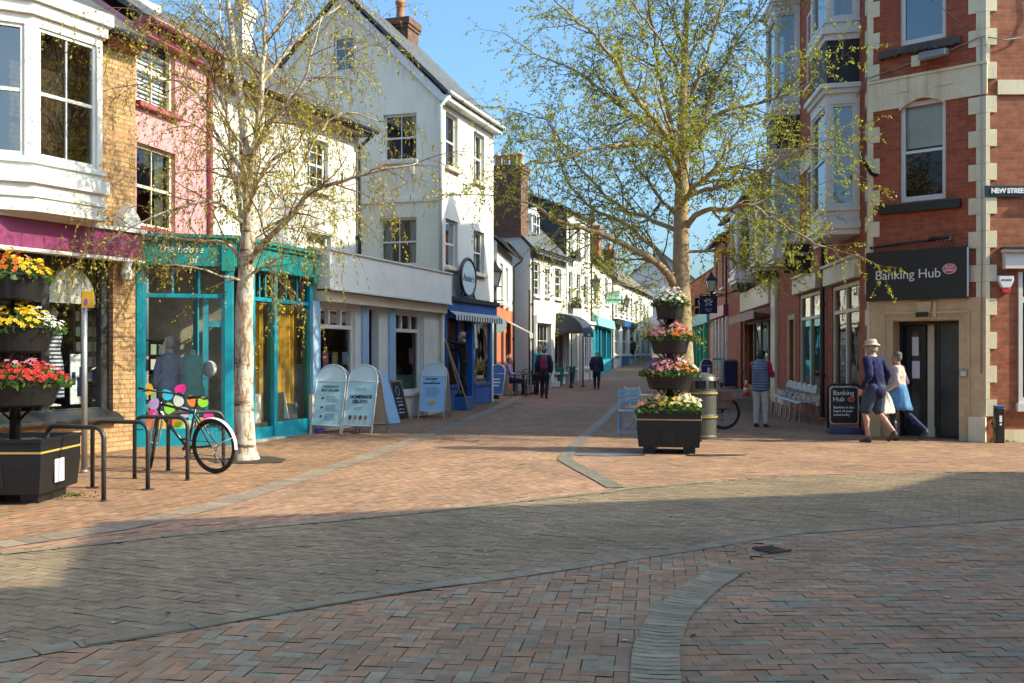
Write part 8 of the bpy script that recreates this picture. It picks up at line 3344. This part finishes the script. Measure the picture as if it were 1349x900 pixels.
def person(label, W, H=1.75, pose=None, wide=1.0, top='black_cloth', sleeves='long', bottom='black_cloth', legs='trousers', shoes='shoe_dark', hair='grey_hair', hairstyle='short', voxel=.011, fine=True,
           topfat=.0, head_dir=(0, -1, -.05), hat=None, curl=(.6, .6), toe=(0, 0), layer=None, tuck=False, hem=.0, toes=None, group=None):
 t = thing('person', label, 'person', W, group)
 J = {k: V(v) for k, v in DEF.items()}
 for k, v in (pose or {}).items():
  J[k] = V(v)
 s = H / 1.75
 J = {k: v * s for k, v in J.items()}
 hd = J['head']
 f = V(head_dir).normalized()
 rt = f.cross(V((0, 0, 1))).normalized()
 up = rt.cross(f).normalized()
 Rm = Matrix((rt, f, up)).transposed()          # columns: right, forward, up
 def hp(x, y, z):
  return hd + (rt * x + f * y + up * z) * s
 # ---- bare body
 b = MB()
 b.ell(hp(0, -.012, .035), (.074 * s, .092 * s, .090 * s), 18, 12, Rm)
 b.ell(hp(0, .018, -.035), (.060 * s, .070 * s, .078 * s), 16, 10, Rm)
 b.ell(hp(0, .060, -.080), (.034 * s, .030 * s, .028 * s), 12, 8, Rm)
 b.capsule(hp(0, .088, .010), hp(0, .103, -.024), .010 * s, .0155 * s, 8)
 for sx in (-1, 1):
  b.ell(hp(sx * .074, -.012, -.010), (.014 * s, .024 * s, .034 * s), 10, 8, Rm)
  b.ell(hp(sx * .030, .070, .020), (.018 * s, .012 * s, .012 * s), 8, 6, Rm)
 b.capsule(J['neck'], hp(0, -.015, -.06), .060 * s, .055 * s)
 q = .80
 lq = q if legs != 'none' else 1
 aq = q if sleeves == 'long' else 1
 sq = 1 if legs == 'shorts' else .82
 b.capsule(J['chest'] + V((0, 0, -.03)), J['chest'] + V((0, 0, .06)), .125 * s * wide * q, .105 * s * q, 14)
 b.capsule(J['waist'], J['chest'], .105 * s * wide * q, .115 * s * wide * q, 14)
 b.capsule(J['pelvis'], J['waist'], .115 * s * wide * q, .105 * s * wide * q, 14)
 for sd in 'LR':
  b.capsule(J['hip' + sd], J['kn' + sd], .082 * s * lq, .055 * s * sq)
  b.capsule(J['kn' + sd], J['kn' + sd].lerp(J['an' + sd], .35) + V((0, .018, 0)) * s, .052 * s * sq, .054 * s * sq)
  b.capsule(J['kn' + sd].lerp(J['an' + sd], .3) + V((0, .012, 0)) * s, J['an' + sd], .052 * s * sq, .034 * s * sq)
  b.capsule(J['chest'] + V((0, 0, .08)) * s, J['sh' + sd], .07 * s * q, .058 * s * q)
  b.capsule(J['sh' + sd], J['el' + sd], .052 * s * aq, .039 * s * aq)
  b.capsule(J['el' + sd], J['wr' + sd], .040 * s * aq, .027 * s)
  hand(b, J, s, sd, curl[0 if sd == 'L' else 1], fine)
  an = J['an' + sd]
  td = V((toes or {}).get(sd, (0, -1, -.25))).normalized()
  b.capsule(an + V((0, .02, -.045)) * s, an + V((0, 0, -.05)) * s + td * .13 * s, .036 * s, .026 * s, 10)
 remesh(b, 'body', 'skin', t, W, voxel * (.75 if fine else 1.1), 3)
 # ---- face
 mb = MB()
 mb.smooth = True
 for sx in (-1, 1):
  mb.ell(hp(sx * .030, .0805, .016), (.0105 * s, .006 * s, .0075 * s), 8, 6, Rm)
 put(mb, 'eyes', 'eye_dark', t, W)
 mb = MB()
 mb.smooth = True
 mb.ell(hp(0, .0855, -.054), (.022 * s, .008 * s, .007 * s), 10, 6, Rm)
 put(mb, 'mouth', 'lips', t, W)
 # ---- hair
 if hair:
  mb = MB()
  if hairstyle == 'fringe':       # bald crown, hair round the back and sides
   mb.ell(hp(0, -.035, -.005), (.078 * s, .072 * s, .050 * s), 16, 10, Rm)
  else:
   mb.ell(hp(0, -.022, .045), (.082 * s, .094 * s, .092 * s), 18, 12, Rm)
   mb.ell(hp(0, -.045, -.005), (.078 * s, .066 * s, .075 * s), 16, 10, Rm)
   if hairstyle == 'bob':
    mb.ell(hp(0, -.045, -.05), (.084 * s, .062 * s, .075 * s), 16, 10, Rm)
  remesh(mb, 'hair', hair, t, W, .010 * s, 2, fold=.009, fscale=45, fz=1.0)
 if hat:
  mb = MB()
  mb.smooth = True
  prof = [(.140, -.012), (.135, .0), (.098, .016), (.094, .045), (.086, .085), (.060, .098), (.0, .100)]
  n = 24
  vs, fs = [], []
  for r, z in prof:
   for j in range(n):
    a = 2 * math.pi * j / n
    vs.append(hp(r * math.cos(a) * .93, r * math.sin(a) * 1.08 - .012, z + .062 + (.010 * math.cos(2 * a) if r > .12 else 0)))
  for i in range(len(prof) - 1):
   for j in range(n):
    fs.append((i * n + j, i * n + (j + 1) % n, (i + 1) * n + (j + 1) % n, (i + 1) * n + j))
  mb.add(vs, fs)
  h_ = put(mb, 'hat', hat, t, W, fixn=True)
  m = h_.modifiers.new('thick', 'SOLIDIFY')
  m.thickness = .006
 # ---- clothes
 g = MB()
 e = .016 + topfat
 g.capsule(J['chest'] + V((0, 0, -.02)), J['chest'] + V((0, 0, .075)), (.125 * wide + e) * s, (.105 + e) * s, 16)
 g.capsule(J['waist'], J['chest'], (.108 * wide + e) * s, (.118 * wide + e) * s, 16)
 low = J['pelvis'] + V((0, 0, .02 - hem)) * s
 g.capsule(low, J['waist'], (.118 * wide + e) * s, (.108 * wide + e) * s, 16)
 g.capsule(J['neck'] + V((0, 0, -.06)) * s, J['neck'] + V((0, 0, -.01)) * s, .085 * s, .066 * s)
 for sd in 'LR':
  g.capsule(J['chest'] + V((0, 0, .085)) * s, J['sh' + sd], .075 * s + e * .6, (.060 + e * .5) * s)
  if sleeves != 'none':
   g.capsule(J['sh' + sd], J['el' + sd], (.056 + e * .8) * s, (.046 + e * .7) * s)
  if sleeves == 'long':
   g.capsule(J['el' + sd], J['el' + sd].lerp(J['wr' + sd], .93), (.046 + e * .7) * s, (.034 + e * .5) * s)
 gv = voxel if fine else voxel * 1.2
 remesh(g, 'top', top, t, W, gv, 2, fold=.017, fscale=9, fz=.8)
 if layer:
  name, mat, fat, drop = layer
  g = MB()
  e = fat
  g.capsule(J['chest'], J['chest'] + V((0, 0, .08)), (.125 * wide + e) * s, (.105 + e) * s, 16)
  g.capsule(J['waist'], J['chest'], (.110 * wide + e) * s, (.12 * wide + e) * s, 16)
  n_ = 9
  base = J['pelvis'] + V((0, 0, -drop)) * s
  for i in range(n_):
   p = base.lerp(J['chest'] + V((0, 0, .06)), (i + .5) / n_)
   r = (.128 * wide + e) * s
   g.ell(p, (r * 1.14, r * .86, .062 * s), 20, 8)
  for sd in 'LR':
   g.capsule(J['chest'] + V((0, 0, .085)) * s, J['sh' + sd] - V((.02 if sd == 'L' else -.02, 0, .01)), .085 * s, .078 * s)
  g.capsule(J['neck'] + V((0, 0, -.06)) * s, J['neck'] + V((0, 0, .02)) * s, .095 * s, .082 * s)
  remesh(g, name, mat, t, W, gv, 2, fold=.005, fscale=12)
 if legs in ('trousers', 'shorts', 'tights'):
  g = MB()
  e = .018 if legs != 'tights' else .006
  g.capsule(J['pelvis'] + V((0, 0, -.02)), J['waist'] + V((0, 0, -.03)), (.118 * wide + e * .8) * s, (.104 * wide + e * .5) * s, 14)
  for sd in 'LR':
   if legs == 'shorts':
    k = J['hip' + sd].lerp(J['kn' + sd], .86)
    g.capsule(J['hip' + sd], k, (.092 + e) * s, (.086 + e) * s)
   else:
    g.capsule(J['hip' + sd], J['kn' + sd], (.084 + e) * s, (.058 + e) * s)
    g.capsule(J['kn' + sd], J['an' + sd] + V((0, 0, .01)), (.056 + e) * s, ((.040 + e) if legs == 'trousers' else .04) * s)
  remesh(g, legs, bottom, t, W, gv, 3, fold=.009 if legs != 'tights' else .002, fscale=10, fz=.6)
 for sd in 'LR':
  an = J['an' + sd]
  td = V((toes or {}).get(sd, (0, -1, -.25))).normalized()
  g = MB()
  hl = an + (V((0, .02, -.05)) * s)
  tip = an + V((0, 0, -.055)) * s + td * .135 * s
  g.capsule(hl, tip, .046 * s, .037 * s, 12)
  g.capsule(hl + V((0, -.01, .03)) * s, hl.lerp(tip, .5), .044 * s, .04 * s, 12)
  remesh(g, 'shoe', shoes, t, W, .010 if fine else .014, 2)
 return t, J, s, W
def facing(px, Y, dx, dy, z=None):
 """stand at photo column px, distance Y, looking along (dx, dy)"""
 X = wx(px, Y)
 return frame_m(X, Y, (ground_z(X, Y) + .012) if z is None else z, math.atan2(dx, -dy))
# the couple passing the bank: he carries the bag, stepping towards the far side of the street
pose = dict(pelvis=(0, .0, .95), waist=(0, -.03, 1.09), chest=(0, -.07, 1.29), neck=(0, -.075, 1.455), head=(.0, -.11, 1.60),
   shL=(.185, -.06, 1.41), elL=(.25, .03, 1.15), wrL=(.26, -.10, .93), shR=(-.185, -.06, 1.41), elR=(-.28, .03, 1.17), wrR=(-.33, -.06, .99),
   hipL=(.09, 0, .93), knL=(.10, -.17, .52), anL=(.10, -.10, .09), hipR=(-.09, 0, .93), knR=(-.10, -.04, .50), anR=(-.10, .26, .20))
t, J, s, Wm = person('elderly man in a sun hat, navy jumper and slate shorts carrying a white bag', facing(1155, 17.1, -.58, .81), 1.76, pose, wide=1.12, top='navy_wool', bottom='slate_shorts', legs='shorts', shoes='sandal',
                     hair='pale_hair', hat='straw', topfat=.012, head_dir=(.15, -1, -.12), curl=(.5, 1.0), toes=dict(L=(0, -1, -.2), R=(0, -.75, -.7)), hem=.08, voxel=.011)
mb = MB()
n = 20
for k in range(n):
 a = 2 * math.pi * k / n
mb.smooth = True
cp_ = J['chest'] + V((0, 0, .16))
mb.lathe([(.068, -.025), (.075, .0), (.072, .03), (.062, .045)], J['neck'] + V((0, -.005, -.005)), 18)
put(mb, 'shirt_collar', 'white_cloth', t, Wm)
hnd = Wm @ (J['wrR'] + V((0, -.02, -.11)))
bag = thing('carrier_bag', 'white carrier bag hanging from the hand of the man in the sun hat', 'bag', Matrix.Translation(hnd) @ Matrix.Rotation(R(10), 4, 'Z'))
g = MB()
g.prism([(-.19, -.06, -.42), (.20, -.06, -.40), (.15, -.03, -.16), (.02, -.02, -.01), (-.03, -.02, -.01), (-.15, -.03, -.18)], (0, .09, 0))
remesh(g, 'bag_body', 'bag_white', bag, WM[bag.name], .010, 4, fold=.016, fscale=9)
mb = MB()
mb.tube([(-.03, .0, -.03), (-.02, .0, .03), (.0, .0, .05), (.02, .0, .03), (.03, .0, -.03)], .010, 6)
put(mb, 'handle', 'bag_white', bag, smooth=True)
pose = dict(pelvis=(0, 0, .94), waist=(0, -.01, 1.08), chest=(0, -.03, 1.28), neck=(0, -.03, 1.46), head=(0, -.06, 1.62),
   shL=(.165, -.02, 1.40), elL=(.22, .02, 1.14), wrL=(.18, -.16, 1.00), shR=(-.165, -.02, 1.40), elR=(-.22, .06, 1.15), wrR=(-.16, -.12, 1.02),
   hipL=(.08, 0, .92), knL=(.08, -.12, .50), anL=(.08, -.04, .09), hipR=(-.08, 0, .92), knR=(-.08, .12, .53), anR=(-.08, .46, .22))
t, J, s, Wm = person('grey haired woman in a pale pink knit top, blue skirt and dark tights', facing(1185, 17.5, -.80, .60), 1.57, pose, wide=.98, top='pale_pink_knit', bottom='tights', legs='tights', shoes='shoe_dark',
                     hair='grey_hair', hairstyle='short', head_dir=(.1, -1, -.06), toes=dict(L=(0, -1, -.2), R=(0, -.7, -.75)), topfat=.006, hem=.0, voxel=.0105)
mb = MB()
mb.smooth = True
n, rows = 48, [(1.10, .138, .122), (1.0, .160, .145), (.92, .178, .165), (.80, .182, .19), (.68, .195, .215), (.60, .205, .24)]
vs, fs = [], []
for i, (z, rx, ry) in enumerate(rows):
 for j in range(n):
  a = 2 * math.pi * j / n
  k = 1 + (.045 * i / 5) * math.sin(a * 9 + i * .15) + .02 * math.sin(a * 4)
  vs.append((V((rx * k * math.cos(a), ry * k * math.sin(a) + .01 * (i / 5), z + .012 * math.sin(a * 9) * (i / 5)))) * s)
for i in range(len(rows) - 1):
 for j in range(n):
  fs.append((i * n + j, i * n + (j + 1) % n, (i + 1) * n + (j + 1) % n, (i + 1) * n + j))
mb.add(vs, fs)
o = put(mb, 'skirt', 'blue_skirt', t, Wm)
o.modifiers.new('thick', 'SOLIDIFY').thickness = .006
# woman in the quilted gilet
pose = dict(head=(0, -.06, 1.60), neck=(0, -.01, 1.46), elR=(-.26, -.04, 1.17), wrR=(-.15, -.26, 1.26), elL=(.16, -.13, 1.17), wrL=(.05, -.30, 1.25), anL=(.10, .02, .09), anR=(-.11, -.02, .09))
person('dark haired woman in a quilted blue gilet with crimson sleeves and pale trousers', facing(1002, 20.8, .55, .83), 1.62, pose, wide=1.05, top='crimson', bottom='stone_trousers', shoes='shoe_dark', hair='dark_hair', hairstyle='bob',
       head_dir=(.0, -1, -.75), layer=('gilet', 'vest_quilt_shading', .045, .15), curl=(.9, .9), voxel=.012)
# man working at the blue shop
pose = dict(pelvis=(0, .02, .96), chest=(0, -.02, 1.30), elL=(.30, -.22, 1.45), wrL=(.20, -.46, 1.52), elR=(-.26, -.22, 1.28), wrR=(-.16, -.48, 1.28), head=(0, -.04, 1.64), anL=(.09, .05, .09), anR=(-.09, -.07, .09))
person('bald man in black clothes reaching up beside the ladder at the blue shop', facing(610.5, 26.55, -.98, -.1, z=.375 + ground_z(-1.3, 26.5)), 1.70, pose, wide=1.05, top='black_cloth', bottom='black_cloth', shoes='black_cloth', hair='grey_hair', hairstyle='fringe',
       head_dir=(0, -1, .08), curl=(.8, .8), voxel=.013)
# walkers in the street
walk = dict(chest=(0, -.03, 1.30), head=(0, -.05, 1.63), elL=(.25, .06, 1.14), wrL=(.25, -.06, .92), elR=(-.25, .06, 1.14), wrR=(-.25, .02, .90), knL=(.10, -.14, .51), anL=(.09, -.10, .09), knR=(-.10, .03, .50), anR=(-.09, .24, .15))
t, J, s, Wm = person('man in a dark green hat and dark jacket with a purple rucksack, walking away', facing(717, 34.4, .12, .99), 1.74, walk, wide=1.15, top='dark_navy_cloth', bottom='black_cloth', hair='grey_hair', hat='bin_green', topfat=.03, hem=.14, voxel=.014, fine=False, toes=dict(R=(0, -.75, -.7)))
g = MB()
g.capsule(J['chest'] + V((0, .17, -.22)), J['chest'] + V((0, .17, .06)), .14, .12, 14)
r_ = thing('rucksack', 'purple and black rucksack on the back of the man in the green hat', 'rucksack', Wm)
remesh(g, 'pack', 'plum_cloth', r_, Wm, .014, 3, fold=.01)
mb = MB()
for sx in (-1, 1):
 mb.tube([(sx * .09, .12, 1.40), (sx * .12, .02, 1.47), (sx * .12, -.14, 1.40), (sx * .13, -.17, 1.25), (sx * .15, -.02, 1.08), (sx * .11, .12, 1.10)], .018, 6)
put(mb, 'strap', 'black_cloth', r_, Wm, smooth=True)
t, J, s, Wm = person('woman in a dark blue padded jacket with a shoulder bag, walking away alone', facing(786, 41.6, .15, .98), 1.57, dict(walk, anR=(-.09, .12, .10), knR=(-.1, .01, .5)), wide=1.15, top='dark_navy_cloth', bottom='black_cloth', hair='pale_hair', topfat=.045, hem=.18, voxel=.016, fine=False)
hb2 = thing('shoulder_bag', 'black shoulder bag at the hip of the lone woman in the street', 'bag', Wm)
g = MB()
g.capsule((-.22, .0, .82), (-.22, .0, .93), .085, .075, 12)
remesh(g, 'bag_body', 'black_cloth', hb2, Wm, .014, 3)
mb = MB()
mb.tube([(-.22, .02, .98), (-.20, .03, 1.2), (-.14, .04, 1.38), (-.09, .0, 1.39), (-.16, -.14, 1.25), (-.24, -.06, .98)], .012, 6)
put(mb, 'strap', 'black_cloth', hb2, Wm, smooth=True)
person('pale haired person in a turquoise top close to the cafe tables', facing(711.5, 36.6, -.2, .98), 1.80, {}, top='teal_cloth', bottom='black_cloth', hair='pale_hair', voxel=.016, fine=False)
sit = dict(pelvis=(0, .05, .54), waist=(0, .08, .68), chest=(0, .10, .90), neck=(0, .10, 1.07), head=(0, .07, 1.23), shL=(.175, .10, 1.02), shR=(-.175, .10, 1.02), elL=(.23, .02, .76), elR=(-.23, .02, .76), wrL=(.12, -.20, .72), wrR=(-.12, -.20, .72),
           hipL=(.09, 0, .52), hipR=(-.09, 0, .52), knL=(.10, -.42, .50), knR=(-.10, -.42, .50), anL=(.10, -.40, .09), anR=(-.10, -.44, .09))
person('person in a lilac top sitting at the cafe tables', facing(674, 35.25, .96, -.1), 1.72, sit, top='lilac_cloth', bottom='dark_navy_cloth', hair='grey_hair', voxel=.016, fine=False)
person('person in a white top, pale cap and jeans far down the street', facing(822, 68.0, -.1, -.99), 1.74, walk, top='white_cloth', bottom='jeans', hair='dark_hair', hat='straw', voxel=.022, fine=False)
person('person in a plum jacket between the two others far down the street', facing(827.5, 70.5, .1, .99), 1.66, {}, top='plum_cloth', bottom='black_cloth', hair='grey_hair', voxel=.022, fine=False)
person('person in a dark brown coat far down the street by the white wall', facing(832.5, 69.0, .1, .99), 1.74, {}, top='sandal', bottom='black_cloth', hair='dark_hair', topfat=.03, voxel=.022, fine=False)
